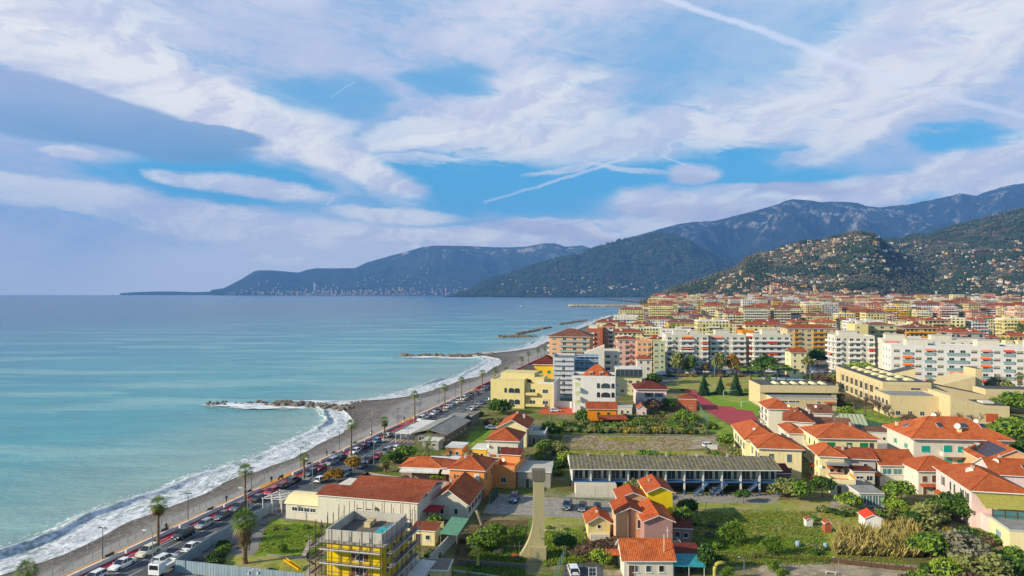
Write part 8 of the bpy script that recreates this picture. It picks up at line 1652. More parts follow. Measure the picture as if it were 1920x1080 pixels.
patch('yard_paving', [(1283, 820), (1340, 818), (1352, 840), (1284, 842)], 'dirt', .03); patch('club_lawn', [(885, 810), (925, 806), (920, 838), (868, 838)], 'grass', .02)
patch('football_pitch', [(1303, 729.5), (1432, 731), (1440, 760), (1428, 776), (1400, 790), (1340, 770)], 'pitch', .02); patch('pitch_surround', [(1240, 704), (1440, 706), (1446, 731), (1240, 729)], 'grass_dry', .014)
patch('track', [(1281, 730.5), (1304, 730.5), (1315.5, 742), (1330, 752), (1347, 761), (1373, 762), (1381, 767), (1411, 771), (1421, 787), (1404, 797), (1382, 801), (1360, 791), (1345, 782), (1322, 768), (1305, 754)], 'running_track', .04)
patch('track_verge', [(1308, 765), (1345, 786), (1382, 803), (1370, 820), (1330, 812), (1318, 790)], 'grass', .02)
patch('car_park', [(1160, 690), (1600, 690), (1600, 704), (1160, 706)], 'asphalt', .03); patch('games_court', [(1425, 706), (1500, 707), (1523, 722), (1440, 720)], 'court_blue', .05); patch('school_lawn', [(1600, 768), (1640, 765), (1745, 792), (1640, 795)], 'grass', .02)
patch('school_road', [(1600, 797), (1700, 792), (1700, 800), (1600, 806)], 'asphalt', .03); patch('house_yard', [(1620, 818), (1700, 815), (1690, 850), (1640, 850)], 'gravel', .02); patch('forecourt', [(1020, 758), (1110, 758), (1100, 778), (1010, 776)], 'terracotta', .03)
patch('apartment_yard', [(985, 755), (1200, 740), (1300, 700), (1240, 690), (1100, 700), (930, 745)], 'town_ground', .024)
def goal(label, p, rz):
 m = MB(); w, h, d = 7.3, 2.44, 1.8
 for x in (0, w): m.cyl(x, 0, 0, h, .07, n=5); m.ring([(x, 0, h), (x, d, 0)], .04, 4)
 m.ring([(0, 0, h), (w, 0, h)], .07, 5); m.ring([(0, d, .05), (w, d, .05)], .04, 4)
 t = thing('football_goal', label, 'goal', p, rz, 'football goals'); m.build('frame', ['white_paint'], t)
 m = MB();
 for i in range(13): x = w*i/12; m.ring([(x, .02, h), (x, d, .05)], .012, 3)
 for i in range(1, 6): m.ring([(0, d*i/6, h*(1-i/6)), (w, d*i/6, h*(1-i/6))], .012, 3)
 m.build('net', ['white_roof'], t)
goal('white football goal farther away near the fir trees', GD(1357, 298), 0); goal('white football goal nearer the sports pavilion', GD(1390, 268), 0)
# ------------------------------------------------------------------ fences and walls
def fence(label, pts, h, mat, style='panel', name='fence', cat='fence', step=2.0, post='galvanised', z=0.0):
 t = thing(name, label, cat, pts[0]); o0 = Vector(pts[0]); m = MB(); ps = []
 for a, b in zip(pts[:-1], pts[1:]):
  a, b = Vector(a)-o0, Vector(b)-o0
  if style == 'panel': m.obox(a, b, .04, .02, h)
  elif style == 'wall': m.obox(a, b, .12, -.05, h)
  elif style == 'wire':
   for k in (.2, .5, .95): m.ring([a+Vector((0, 0, h*k)), b+Vector((0, 0, h*k))], .018, 3)
  elif style == 'mesh':
   L = (b-a).length; n = max(2, int(L/.5))
   for i in range(n): q = a.lerp(b, i/n); m.ring([q, q+Vector((0, 0, h))], .012, 3, cap=False)
   for k in (.33, .66, 1): m.ring([a+Vector((0, 0, h*k)), b+Vector((0, 0, h*k))], .02, 3)
  n = max(1, round((b-a).length/step)); ps += [a.lerp(b, i/n) for i in range(n)]
 ps.append(Vector(pts[-1])-o0); m.build({'panel': 'panels', 'wall': 'wall', 'wire': 'wires', 'mesh': 'mesh'}[style], [mat], t); pm = MB(); pm.box(-.05, -.05, 0, .05, .05, h+.12); o = pm.build('post', [post], t); me = o.data; o.location = ps[0]
 for p in ps[1:90]: inst(me, 'post', t, p)
 return t
fence('blue-grey corrugated sheet fence along the bottom left', [GD(328, 110), GD(578, 104.5)], 2.0, 'sheet_metal'); fence('blue-grey sheet fence along the roadside of the grassy plot', [GD(330, 110.5), GD(395, 121), GD(515, 141)], 1.9, 'sheet_metal')
fence('pale stone retaining wall below the sheet fence', [GD(360, 106.8), GD(470, 104.8), GD(590, 102)], .7, 'stone_tan', 'wall', 'wall', 'wall'); fence('tall grey concrete boundary wall running diagonally behind the white sheds', [GD(805, 111), GD(858, 125)], 2.2, 'concrete_light', 'wall', 'wall', 'wall')
fence('patched concrete fence with pillars in front of the wide bungalow', [GD(690, 164), GD(745, 160), GD(840, 155.5)], 1.9, 'concrete', 'wall', 'wall', 'wall', 3.2, 'concrete_light'); fence('dark timber screen beside the yellow-brown trees', [GD(640, 147), GD(666, 158), GD(690, 164)], 2.0, 'dark_iron', 'panel')
fence('sparse wire fence with posts along the beach edge', [R(100, -1.4), R(215, -1.4)], 1.1, 'galvanised', 'wire', step=1.9, z=0);
fence('taller beach fence posts leaning toward the pebbles', [R(103, -3.6), R(225, -3.2)], 1.5, 'wood_grey', 'wire', step=3.4)
fence('rustic brown woven fence along the meadow', [GD(1330, 116), GD(1470, 115), GD(1600, 113), GD(1735, 109.5)], .9, 'wood_brown', 'wire', step=1.0, post='wood_brown'); fence('brown board panel stretch of the meadow fence', [GD(1560, 113.7), GD(1735, 109.4)], .75, 'wood_brown', 'panel', post='wood_brown')
fence('pale green tubular railing behind the car lot', [GD(1018, 150.5), GD(1140, 147), GD(1160, 146)], 1.2, 'tarp_green', 'mesh', step=4); fence('green mesh fence beside the driveway', [GD(1040, 106), GD(1060, 116)], 1.9, 'tarp_green', 'mesh')
fence('grey concrete block wall along the salmon house lane', [GD(880, 148), GD(950, 165), GD(992, 182)], 1.5, 'concrete_light', 'wall', 'wall', 'wall', 4); fence('dark green sheet gate at the end of the lane', [GD(918, 145), GD(934, 151)], 2.1, 'dark_green_shutter', 'panel', 'gate', 'gate')
fence('thin tall wire fence posts across the motel meadow', [GD(1290, 141), GD(1460, 140)], 1.8, 'galvanised', 'wire', step=4); fence('dark green mesh fence along the dry field hedge', [GD(1045, 215), GD(1325, 213)], 2.2, 'dark_green_shutter', 'mesh', step=4)
fence('long white wall beside the wrapped apartment building', [GD(1020, 270), GD(1072, 266)], 2.6, 'white_paint', 'wall', 'wall', 'wall', 4); fence('tall ball-stop fence posts left of the pitch', [GD(1242, 306), GD(1300, 304)], 6.0, 'galvanised', 'wire', step=5.5)
fence('green fence between the track and the allotments', [GD(1312, 262), GD(1328, 232), GD(1326, 224)], 2.0, 'tarp_green', 'mesh'); fence('green screen fence beside the school lawn', [GD(1625, 232), GD(1665, 222)], 2.0, 'dark_green_shutter', 'panel')
fence('white picket gate pillars by the driveway', [GD(1104, 107), GD(1118, 107)], 1.9, 'white_paint', 'mesh', 'gate', 'gate', post='white_paint'); fence('low white plank border of the vegetable beds', [GD(1020, 129), GD(1098, 127.5)], .25, 'white_paint', 'panel'); fence('white kerb edging of the water basin left of tower', [GD(850, 110), GD(905, 108.5), GD(985, 106)], .35, 'concrete_light', 'wall', 'wall', 'wall')
fence('dark basin wall left of the chimney tower', [GD(860, 113), GD(985, 111)], .9, 'concrete_dark', 'wall', 'wall', 'wall'); fence('red promenade wall beyond the beach club', [R(330, 2.45), R(520, 2.45)], .9, 'path_red', 'wall', 'wall', 'wall', 8, 'path_red'); fence('low concrete wall between yard and cream house', [GD(1326, 196), GD(1345, 196)], 1.2, 'white_paint', 'wall', 'wall', 'wall')
for i, (px, D, n) in enumerate([(1030, 118, 9), (1062, 122, 9), (1030, 131, 10), (905, 124, 7), (945, 118, 7)]):   # bean poles
 t = thing('bean_poles', f'row of bare garden stakes {["right of the chimney tower base", "farther right among vegetable rows", "behind the white plank border", "among the left-hand vegetable plots", "close left of the chimney tower"][i]}', 'garden stakes', GD(px, D)); m = MB()
 m.box(-.05, -.1, 0, n*.9, .1, .06)
 for k in range(n): m.ring([(k*.9, 0, 0), (k*.9+rnd.uniform(-.2, .2), rnd.uniform(-.2, .2), rnd.uniform(1.3, 2.2))], .03, 4)
 m.ring([(0, 0, 1.2), (n*.9-.9, 0, 1.25)], .025, 3); m.build('stakes', ['wood_grey'], t)
# small structures of the gardens
t = thing('green_canopy', 'green corrugated canopy roof above the tall boundary wall', 'canopy', GD(824, 119.5), math.radians(-13)); m = MB(); m.add([(0, 0, 2.9), (3.3, 0, 2.8), (3.3, 7, 3.5), (0, 7, 3.6), (0, 0, 2.82), (3.3, 0, 2.72), (3.3, 7, 3.42), (0, 7, 3.52)], [(0, 1, 2, 3), (7, 6, 5, 4), (0, 4, 5, 1), (1, 5, 6, 2), (0, 3, 7, 4)]); m.build('roof_sheet', ['tarp_green'], t); m = MB(); [m.box(x, y, 0, x+.1, y+.1, 2.8) for x in (.1, 3.1) for y in (.1, 6.8)]; m.build('posts', ['wood_grey'], t)
shed('white flat roofed lean-to at the bottom edge right of scaffolding', 742, 792, 0, 0, 5, -13, 'wall_white', 'white_roof', 'mono', .3, H=2.5, D=103, ov=.3); shed('low tan box shed with brown flat roof at the bottom edge', 786, 838, 0, 0, 4, -5, 'wall_sand', 'wood_grey', 'flat', .25, H=2.6, D=104.5)
shed('tiny cream porch house with tiled top beside the scaffolding', 772, 815, 0, 0, 3.5, -10, 'wall_cream', 'tile_rust', 'mono', .3, H=2.6, D=122); shed('red-roofed garden shed with white striped walls above the reeds', 1622, 1653, 0, 0, 3.4, -8, 'white_paint', 'awning_red', 'gy', .7, H=1.9, D=130.5, door=False)
fence('cream garden wall behind the little porch house', [GD(785, 127), GD(832, 127)], 2.4, 'wall_lemon', 'wall', 'wall', 'wall', 3)
for i, (px, D, lab, mt) in enumerate([(1512, 131, 'small white and red playhouse in the right garden', 'white_roof'), (1547, 128, 'narrow brick-pink garden oven tower', 'wall_brick'), (1548, 120, 'teal rain barrel in the meadow', 'metal_blue'), (1496, 121, 'grey-blue rain barrel in the meadow', 'metal_blue')]):
 if 'barrel' in lab: m = MB(); m.ring([(0, 0, 0), (0, 0, .1), (0, 0, .5), (0, 0, .9), (0, 0, 1.0)], [.34, .38, .44, .40, .34], 10); o = m.build('rain_barrel', [mt], smooth=False); o.location = GD(px, D); tag(o, lab, 'barrel')
 else: shed(lab, px, px+12, 0, 0, 1.2, 0, mt, 'tile_rust', 'gy', .4, H=1.3 if i == 0 else 1.7, D=D, cat='garden hut', door=False, ov=.12)
t = thing('curved_pipe', 'mustard yellow curved ventilation pipe by the teal tarpaulin', 'pipe', GD(1340, 106.5)); m = MB(); m.ring([(0, 0, 0), (0, 0, 2.0)]+[(.9-.9*math.cos(a), 0, 2.0+.9*math.sin(a)) for a in np.linspace(.3, 1.6, 5)]+[(1.7, 0, 2.85)], .28, 10); m.build('pipe', ['awning_olive'], t, smooth=True)
o = inst(t.children[0].data, 'vent_pipe', None, GD(896, 111.5), 2.5, (.9, .9, 1.1)); tag(o, 'brown upright vent pipe with bent top beside the dark basin', 'pipe')
m = MB(); m.ring([(0, 0, 0), (-.2, 0, 1.6), (-.9, 0, 3.4), (-1.3, 0, 4.2)], [.45, .38, .32, .25], 8); o = m.build('dead_trunk', ['bark_pale'], smooth=True); o.location = GD(906, 128); tag(o, 'thick leaning dead tree trunk beside the gable house yard', 'tree trunk')
t = thing('slide', 'bright yellow playground slide on the small lawn', 'slide', GD(532, 111), -.3); m = MB(); m.add([(0, 0, 1.5), (0, .6, 1.5), (2.8, .6, .25), (2.8, 0, .25), (0, 0, 1.42), (0, .6, 1.42), (2.8, .6, .17), (2.8, 0, .17)], [(0, 3, 2, 1), (4, 5, 6, 7), (0, 4, 7, 3), (1, 2, 6, 5), (3, 7, 6, 2)]); [m.add([(0, y, 1.5), (2.8, y, .25), (2.8, y, .5), (0, y, 1.75), (0, y+.05, 1.5), (2.8, y+.05, .25), (2.8, y+.05, .5), (0, y+.05, 1.75)], [(0, 1, 2, 3), (7, 6, 5, 4), (3, 2, 6, 7), (0, 4, 5, 1)]) for y in (-.05, .6)]; m.build('chute', ['plastic_yellow'], t); m = MB(); [m.ring([(-.7, y, 0), (0, y, 1.5)], .05, 5) for y in (0, .6)]; [m.ring([(-.7+.7*k, 0, 1.5*k), (-.7+.7*k, .6, 1.5*k)], .03, 4) for k in (.2, .4, .6, .8, 1)]; m.build('ladder', ['plastic_yellow'], t)
m = MB(); n = 16; m.ring([(math.cos(a)*.55, math.sin(a)*.55, .15) for a in np.linspace(0, 2*math.pi, n)], .14, 6, cap=False); o = m.build('tyre', ['rubber'], smooth=True); o.location = GD(508, 110.5); tag(o, 'black tyre lying on the lawn left of the yellow slide', 'tyre')
o = inst(o.data, 'tyre', None, GD(531, 109)); tag(o, 'black tyre lying on the lawn below the yellow slide', 'tyre')
for i, (px, D, l) in enumerate([(1546, 109.2, 'concrete picnic bench in the dirt yard'), (1392, 216, 'white bench near the cream house yard')]):
 t = thing('bench', l, 'bench', GD(px, D), -.4); m = MB(); m.box(0, 0, .42, 1.8, .45, .5); m.build('seat', ['concrete_light'], t);
 for x in (.15, 1.5): m = MB(); m.box(x, .05, 0, x+.15, .4, .42); m.build('leg', ['concrete_light'], t)
# ------------------------------------------------------------------ lamps
lp = empty('promenade_lamp', (0, 0, 0)); lp['category'] = 'street lamp'; PROTOS.append(lp); m = MB(); m.ring([(0, 0, 0), (0, 0, .8), (0, 0, 5.9)], [.09, .07, .05], 6); m.ring([(-.55, 0, 5.85), (.55, 0, 5.85)], .04, 5); m.build('pole', ['lamp_dark'], lp)
for sx in (-1, 1): m = MB(); m.prism([(sx*.25, -.12), (sx*.85, -.12), (sx*.85, .12), (sx*.25, .12)], 5.86, 5.96); m.build('lamp_head', ['lamp_dark'], lp)
PL = ['at the bottom left corner', 'left of the two walkers', 'next above the two walkers', 'fourth from the bottom', 'fifth from the bottom', 'sixth from the bottom', 'seventh from the bottom', 'eighth from the bottom', 'ninth from the bottom', 'tenth from the bottom', 'eleventh from the bottom', 'twelfth from the bottom', 'thirteenth from the bottom', 'fourteenth from the bottom', 'fifteenth from the bottom', 'sixteenth from the bottom']
for i in range(16):
 D = 94+19.6*i; dup(lp, f'dark two-headed promenade lamp, {PL[i]}', RD(D, 1.95), ROAD_ROT, 'dark promenade lamps')
l2 = empty('street_lamp', (0, 0, 0)); l2['category'] = 'street lamp'; PROTOS.append(l2); m = MB(); m.ring([(0, 0, 0), (0, 0, 1.2), (0, 0, 7.2)], [.11, .09, .06], 6); m.ring([(0, 0, 7.15), (-1.3, 0, 7.35)], .04, 5); m.build('pole', ['galvanised'], l2); m = MB(); m.box(-1.9, -.12, 7.3, -1.2, .12, 7.42); m.build('lamp_head', ['white_paint'], l2)
for i, D in enumerate([107.9, 131.4, 154.5, 177, 199, 237, 263, 290]): dup(l2, f'tall pale roadside lamp with single arm, {ORD[i]} from the bottom of the coast road', RD(D, 14.3 if D < 170 else 17.9), ROAD_ROT, 'pale roadside lamps')
for px, D, l in [(1030, 218, 'tall white mast lamp left of the hedge'), (1340, 352, 'tall lamp column in the car park, left'), (1519, 350, 'tall lamp column in the car park, right'), (1572, 106, 'lamp standing in the dirt yard'), (1395, 106, 'white lamp with round head near the curved pipe')]: dup(l2, l, GD(px, D), rnd.uniform(0, 3), None, 1.5 if D > 200 else .55)
t = thing('wooden_pole', 'leaning wooden utility pole in front of allotments', 'pole', GD(1200, 215)); m = MB(); m.ring([(0, 0, 0), (-.1, 0, 4.5), (-1.0, 0, 7.4)], [.14, .11, .08], 6); m.build('pole', ['wood_grey'], t)
t = thing('wall_lantern_pair', 'pair of grey bell-shaped lamps on one post beyond the sheet fence', 'lamp', GD(476, 103)); m = MB(); m.cyl(0, 0, 0, 3.2, .05, n=6); m.ring([(-.7, 0, 3.0), (0, 0, 3.35), (.7, 0, 3.0)], .03, 5); m.build('post', ['steel_grey'], t)
for sx in (-.7, .7): m = MB(); m.ring([(sx, 0, 3.0), (sx, 0, 2.85), (sx, 0, 2.6)], [.06, .2, .3], 8); m.build('lamp_shade', ['steel_grey'], t)
# benches on the promenade
bn = empty('promenade_bench', (0, 0, 0)); bn['category'] = 'bench'; PROTOS.append(bn); m = MB(); [m.box(.0+k*.14, 0, .42, .11+k*.14, 1.9, .46) for k in range(3)]; m.box(0, -.0, .40, .42, 1.9, .425); m.build('seat', ['wood_brown'], bn); m = MB(); m.box(.46, 0, .5, .5, 1.9, .95); m.build('backrest', ['wood_brown'], bn)
for y in (.15, 1.65): m = MB(); m.box(.05, y, 0, .45, y+.08, .4); m.box(.42, y, .4, .5, y+.08, .9); m.build('leg', ['dark_iron'], bn)
for i in range(9): dup(bn, f'brown promenade bench against the white wall, {ORD[i]} from the bottom left', RD(102+i*12.3, 1.35, .14), ROAD_ROT, 'promenade benches')
# ------------------------------------------------------------------ rocks of the groynes
RK = []
for s in range(5):
 m = MB(); R_ = random.Random(s); n, k = 6, 8; vs = [];
 for i in range(n+1):
  for j in range(k): th = math.pi*i/n; ph = 2*math.pi*j/k; rr = 1+R_.uniform(-.25, .2); vs.append((math.sin(th)*math.cos(ph)*rr, math.sin(th)*math.sin(ph)*rr*.85, math.cos(th)*rr*.62))
 m.add(vs, [(i*k+j, i*k+(j+1) % k, (i+1)*k+(j+1) % k, (i+1)*k+j) for i in range(n) for j in range(k)]); o = m.build('boulder', ['rock'], uv=False); RK.append(o.data); bpy.data.objects.remove(o)
def rocks(label, group, pts, n, w, smin, smax, gap=0.0, zz=-.5, wetmat=None):
 tot = len(pts)-1
 for i in range(n):
  t = rnd.random()*tot; k = min(int(t), tot-1); a, b = Vector(pts[k]), Vector(pts[k+1]); p = a.lerp(b, t-k); d = (b-a).normalized(); p += Vector((-d.y, d.x, 0))*rnd.gauss(0, w*.45)
  s = rnd.uniform(smin, smax); o = inst(rnd.choice(RK), 'boulder', None, (p.x, p.y, SEA+s*rnd.uniform(-.2, .25)+.1), rnd.uniform(0, 6), (s, s, s)); tag(o, label, 'rock', group)
rocks('brown boulder heaped in the nearer rock groyne', 'boulders of the nearer groyne', [G(520, 757, SEA), G(560, 760, SEA), G(640, 766, SEA), G(662, 766, SEA)], 120, 5.0, .7, 1.9)
rocks('dark wave-washed rock at the sea end of nearer groyne', 'outlying rocks of the nearer groyne', [G(388, 757, SEA), G(450, 755, SEA), G(520, 755, SEA)], 34, 6, .4, 1.3)
rocks('boulder in the long farther groyne', 'boulders of the farther groyne', [G(842, 669, SEA), G(890, 667, SEA), G(925, 665, SEA)], 80, 6, 1.2, 2.4); rocks('dark rock at the sea end of farther groyne', 'outlying rocks of the farther groyne', [G(752, 667, SEA), G(790, 667, SEA), G(842, 667, SEA)], 36, 4, .9, 2.2)
rocks('pale boulder on the beach beside the nearer groyne', 'pale boulders on the beach', [G(664, 757, SEA), G(690, 752, SEA)], 12, 4, .5, 1.0)
for i in range(0): pass
def breakwater(label, x0, y0, x1, y1):
 m = MB(); a, b = G(x0, y0, SEA), G(x1, y1, SEA)
 for k in range(170):
  p = a.lerp(b, rnd.random()); s = rnd.uniform(1.2, 2.6); q = p+Vector((rnd.gauss(0, 1.2), rnd.gauss(0, 2.5), 0)); m.ring([(q.x, q.y, SEA-1), (q.x+rnd.uniform(-.5, .5), q.y, SEA+s*.4), (q.x, q.y, SEA+s*.75)], [s, s*.9, s*.4], 5)
 o = m.build('rock_breakwater', ['rock'], uv=False); tag(o, label, 'breakwater', None, 'stuff')
breakwater('dark detached rock breakwater nearer the brown-roofed block', 968, 627, 1030, 614); breakwater('dark detached rock breakwater farther, below the marina', 1050, 608, 1098, 601); breakwater('thin dark rock reef line off the brown-roofed block', 938, 631.5, 1000, 631)
# foam around the groynes: broken water patches on the sea
def foam_patch(c, rx, ry, seed):
 R_ = np.random.RandomState(seed); n, k = 7, 40; rr = np.linspace(0, 1, n); th = np.linspace(0, 2*np.pi, k); T_, A_ = np.meshgrid(th, rr); wob = 1+.35*(fbm(np.cos(T_)*2+seed, np.sin(T_)*2, 3, seed)-.5)
 X = c.x+np.cos(T_)*A_*rx*wob; Y = c.y+np.sin(T_)*A_*ry*wob; Z = SEA-.05+.25*fbm(X*.4, Y*.4, 3, seed)*(1-A_)
 o = grid_mesh('sea_foam', np.stack([X, Y, Z], -1), ['foam'], np.stack([A_, T_], -1)); o['kind'] = 'structure'
n = NB('foam'); u = n.sep(n.co('UV')); f = n.ma('ADD', n.noise(n.pos((.35, 1, 1)), .5, 7, .72), n.ma('MULTIPLY', n.ma('SUBTRACT', .55, u[0]), .36)); al = n.ss(f, .46, .56); n.set('Base Color', n.mix(n.ss(f, .5, .66), hexc('#b8c6c8'), hexc('#f0efee'))); n.set('Alpha', al); n.set('Roughness', .7)
for i, (px, py, rx, ry) in enumerate([(455, 760, 24, 11), (500, 763, 24, 10), (545, 763, 20, 7), (420, 758, 16, 6), (600, 752, 26, 4), (575, 755, 14, 3), (430, 756, 12, 3), (610, 754, 12, 2.2), (805, 669, 36, 14), (860, 671, 34, 12), (770, 666, 16, 4), (900, 670, 18, 5), (1000, 619, 50, 7), (960, 630, 40, 5)]): foam_patch(G(px, py, SEA), rx, ry, i+1)
# ------------------------------------------------------------------ cars
def car_proto(kind, col):
 t = empty('parked_car', (0, 0, 0)); t['category'] = 'car'; PROTOS.append(t)
 L, w, bz, rz_ = {'hatch': (3.9, .86, .92, 1.46), 'sedan': (4.5, .88, .90, 1.42), 'suv': (4.4, .92, 1.05, 1.66), 'van': (4.7, .93, 1.15, 1.9), 'mini': (3.6, .82, .92, 1.48)}[kind]
 h = L/2; m = MB()
 prof = [(-h, .45, .78, .86), (-h+.08, .30, bz-.06, .96), (-h*.5, .24, bz, 1), (h*.3, .24, bz, 1), (h*.55, .24, bz-.06, .98), (h-.15, .28, bz-.2, .93), (h, .40, bz-.36, .84)]
 vs = []
 for y, z0, z1, k in prof:
  for x, z in ((-w*k*.96, z0), (-w*k, (z0+z1)/2), (-w*k*.92, z1), (0, z1+.04), (w*k*.92, z1), (w*k, (z0+z1)/2), (w*k*.96, z0)): vs.append((x, y, z))
 n = 7; m.add(vs, [(i*n+j, i*n+j+1, (i+1)*n+j+1, (i+1)*n+j) for i in range(len(prof)-1) for j in range(n-1)]+[tuple(range(n)), tuple(range((len(prof)-1)*n, len(prof)*n))[::-1]])
 rb, rf, bb, bf = {'hatch': (-h+.35, h*.12, -h+.1, h*.5), 'sedan': (-h*.42, h*.1, -h*.72, h*.48), 'suv': (-h+.4, h*.14, -h+.12, h*.48), 'van': (-h+.25, h*.3, -h+.06, h*.66), 'mini': (-h+.3, h*.14, -h+.08, h*.5)}[kind]
 wb, wt = w*.9, w*.72; B = [(-wb, bb, bz-.02), (wb, bb, bz-.02), (wb, bf, bz-.02), (-wb, bf, bz-.02)]; T = [(-wt, rb, rz_-.05), (wt, rb, rz_-.05), (wt, rf, rz_-.05), (-wt, rf, rz_-.05)]
 m.add([(x*1.03, y, z) for x, y, z in T]+[(x*.9, y*.96, z+.06) for x, y, z in T], [(4, 5, 6, 7), (0, 1, 5, 4), (1, 2, 6, 5), (2, 3, 7, 6), (3, 0, 4, 7), (3, 2, 1, 0)])
 for i in range(4): m.ring([B[i], T[i]], .05, 4)
 if kind != 'mini':
  for sx in (0, 1): a, b_ = Vector(B[sx]).lerp(Vector(B[3-sx]), .48), Vector(T[sx]).lerp(Vector(T[3-sx]), .45); m.ring([a, b_], .05, 4)
 m.build('body', [col], t, smooth=False, uv=False)
 for nm, idx in (('windscreen', (3, 2)), ('rear_window', (1, 0)), ('side_window', (0, 3)), ('side_window', (2, 1))):
  a, b_ = idx; q = MB(); q.add([B[a], B[b_], T[b_], T[a]], [(0, 1, 2, 3)]); q.build(nm, ['car_glass'], t, uv=False)
 q = MB(); k = 12; q.add([(.0, math.cos(6.283*i/k)*.33, math.sin(6.283*i/k)*.33) for i in range(k)]+[(.2, math.cos(6.283*i/k)*.33, math.sin(6.283*i/k)*.33) for i in range(k)], [tuple(range(k)), tuple(range(2*k-1, k-1, -1))]+[(i, (i+1) % k, k+(i+1) % k, k+i) for i in range(k)]); o = q.build('wheel', ['rubber'], t, uv=False); wm = o.data
 q = MB(); q.add([(-.012, math.cos(6.283*i/8)*.19, math.sin(6.283*i/8)*.19) for i in range(8)]+[(.212, math.cos(6.283*i/8)*.19, math.sin(6.283*i/8)*.19) for i in range(8)], [tuple(range(8)), tuple(range(15, 7, -1))]+[(i, (i+1) % 8, 8+(i+1) % 8, 8+i) for i in range(8)]); rm = q.build('rim', ['rim'], o, uv=False).data; wx = w-.17
 o.location = (wx, h*.62, .33)
 for x, y in ((-wx-.2, h*.62), (wx, -h*.62), (-wx-.2, -h*.62)): o2 = inst(wm, 'wheel', t, (x, y, .33)); inst(rm, 'rim', o2)
 for sx in (-1, 1):
  q = MB(); q.box(sx*w*.62-.16, h-.12, bz-.36, sx*w*.62+.16, h+.01, bz-.22); q.build('headlight', ['lens'], t, uv=False); q = MB(); q.box(sx*w*.68-.12, -h-.02, bz-.22, sx*w*.68+.12, -h+.1, bz-.04); q.build('tail_light', ['lens_red'], t, uv=False)
  q = MB(); q.box(sx*(w+.08)-.09, bf-.35, bz, sx*(w+.08)+.09, bf-.25, bz+.13); q.build('mirror', [col], t, uv=False)
 q = MB(); q.box(-.26, h-.02, .42, .26, h+.015, .54); q.build('number_plate', ['white_paint'], t, uv=False); return t
CP = {}
def car(label, p, rz, kind='hatch', col='car_silver', group=None, scale=None):
 if (kind, col) not in CP: CP[(kind, col)] = car_proto(kind, col)
 return dup(CP[(kind, col)], label, p, rz, group, scale)
CN = {'car_white': 'white', 'car_silver': 'silver', 'car_grey': 'grey', 'car_dark': 'black', 'car_blue': 'dark blue', 'car_red': 'red', 'car_cream': 'cream', 'car_light': 'pale blue', 'car_maroon': 'maroon', 'car_bluegreen': 'slate'}; KN = {'hatch': 'hatchback', 'sedan': 'saloon', 'suv': 'SUV', 'van': 'van', 'mini': 'small car'}
row1 = [(106.5, 'hatch', 'white'), (111.8, 'sedan', 'white'), (117.2, 'suv', 'cream'), (125.5, 'suv', 'dark'), (131, 'hatch', 'silver'), (136.3, 'sedan', 'grey'), (141.3, 'suv', 'grey'), (148, 'sedan', 'grey'), (152.6, 'hatch', 'red'), (157, 'hatch', 'dark'), (161.3, 'suv', 'dark'), (168.6, 'hatch', 'bluegreen'), (173, 'hatch', 'red'), (178.8, 'van', 'silver'), (183.8, 'suv', 'dark'), (191.3, 'hatch', 'white'), (195.6, 'hatch', 'maroon'), (199.6, 'sedan', 'blue'), (204.6, 'hatch', 'light'), (213, 'hatch', 'silver'),
  (240, 'van', 'white'), (245.8, 'sedan', 'silver'), (251.5, 'hatch', 'white'), (257, 'hatch', 'bluegreen'), (266, 'sedan', 'white'), (272, 'hatch', 'light'), (278, 'hatch', 'white'), (286, 'van', 'white'), (291.5, 'sedan', 'grey'), (297.5, 'suv', 'dark'), (303.5, 'hatch', 'grey'), (315, 'van', 'silver'), (321, 'sedan', 'grey'), (327, 'hatch', 'dark'), (338, 'hatch', 'white'), (344, 'suv', 'grey'), (358, 'hatch', 'silver'), (364, 'sedan', 'dark')]
def RR(D, q, z=.02): return RD(D, q, z)
for i, (D, k, c) in enumerate(row1):
 flip = rnd.random() < .15; c = 'car_'+c; nth = ORD[i] if i < len(ORD) else 'farthest but '+ORD[len(row1)-i-1]
 car(f'{CN[c]} {KN[k]} parked beside the red cycle path, {nth} car from the bottom left', RR(D, 6.5), ROAD_ROT+math.pi*(0 if flip else 1)+rnd.uniform(-.03, .03), k, c, 'cars parked along the cycle path')
row2 = [(113.5, 12.0, 'suv', 'white', 0), (119.5, 12.4, 'sedan', 'white', 0), (162.5, 12.0, 'hatch', 'white', 0), (168, 15.2, 'hatch', 'light', 1), (175.5, 15.5, 'sedan', 'grey', 1), (180.8, 14.8, 'suv', 'dark', 1), (185.4, 15.2, 'hatch', 'red', 1), (190.5, 15.5, 'van', 'silver', 1), (195.5, 16.2, 'hatch', 'white', 0), (240, 16.3, 'hatch', 'red', 1), (250, 16.8, 'sedan', 'blue', 1), (256, 17, 'hatch', 'light', 1), (262, 17, 'sedan', 'white', 1), (268, 17, 'hatch', 'silver', 1), (276, 17, 'sedan', 'blue', 1), (284, 17.2, 'hatch', 'light', 0), (292, 17.2, 'van', 'grey', 1), (299, 17.2, 'sedan', 'white', 1)]
for i, (D, q, k, c, fl) in enumerate(row2): c = 'car_'+c; car(f'{CN[c]} {KN[k]} parked on the landward side of the coast road, {ORD[i]} from the bottom', RR(D, q), ROAD_ROT+math.pi*fl+rnd.uniform(-.05, .05), k, c, 'cars on the landward side')
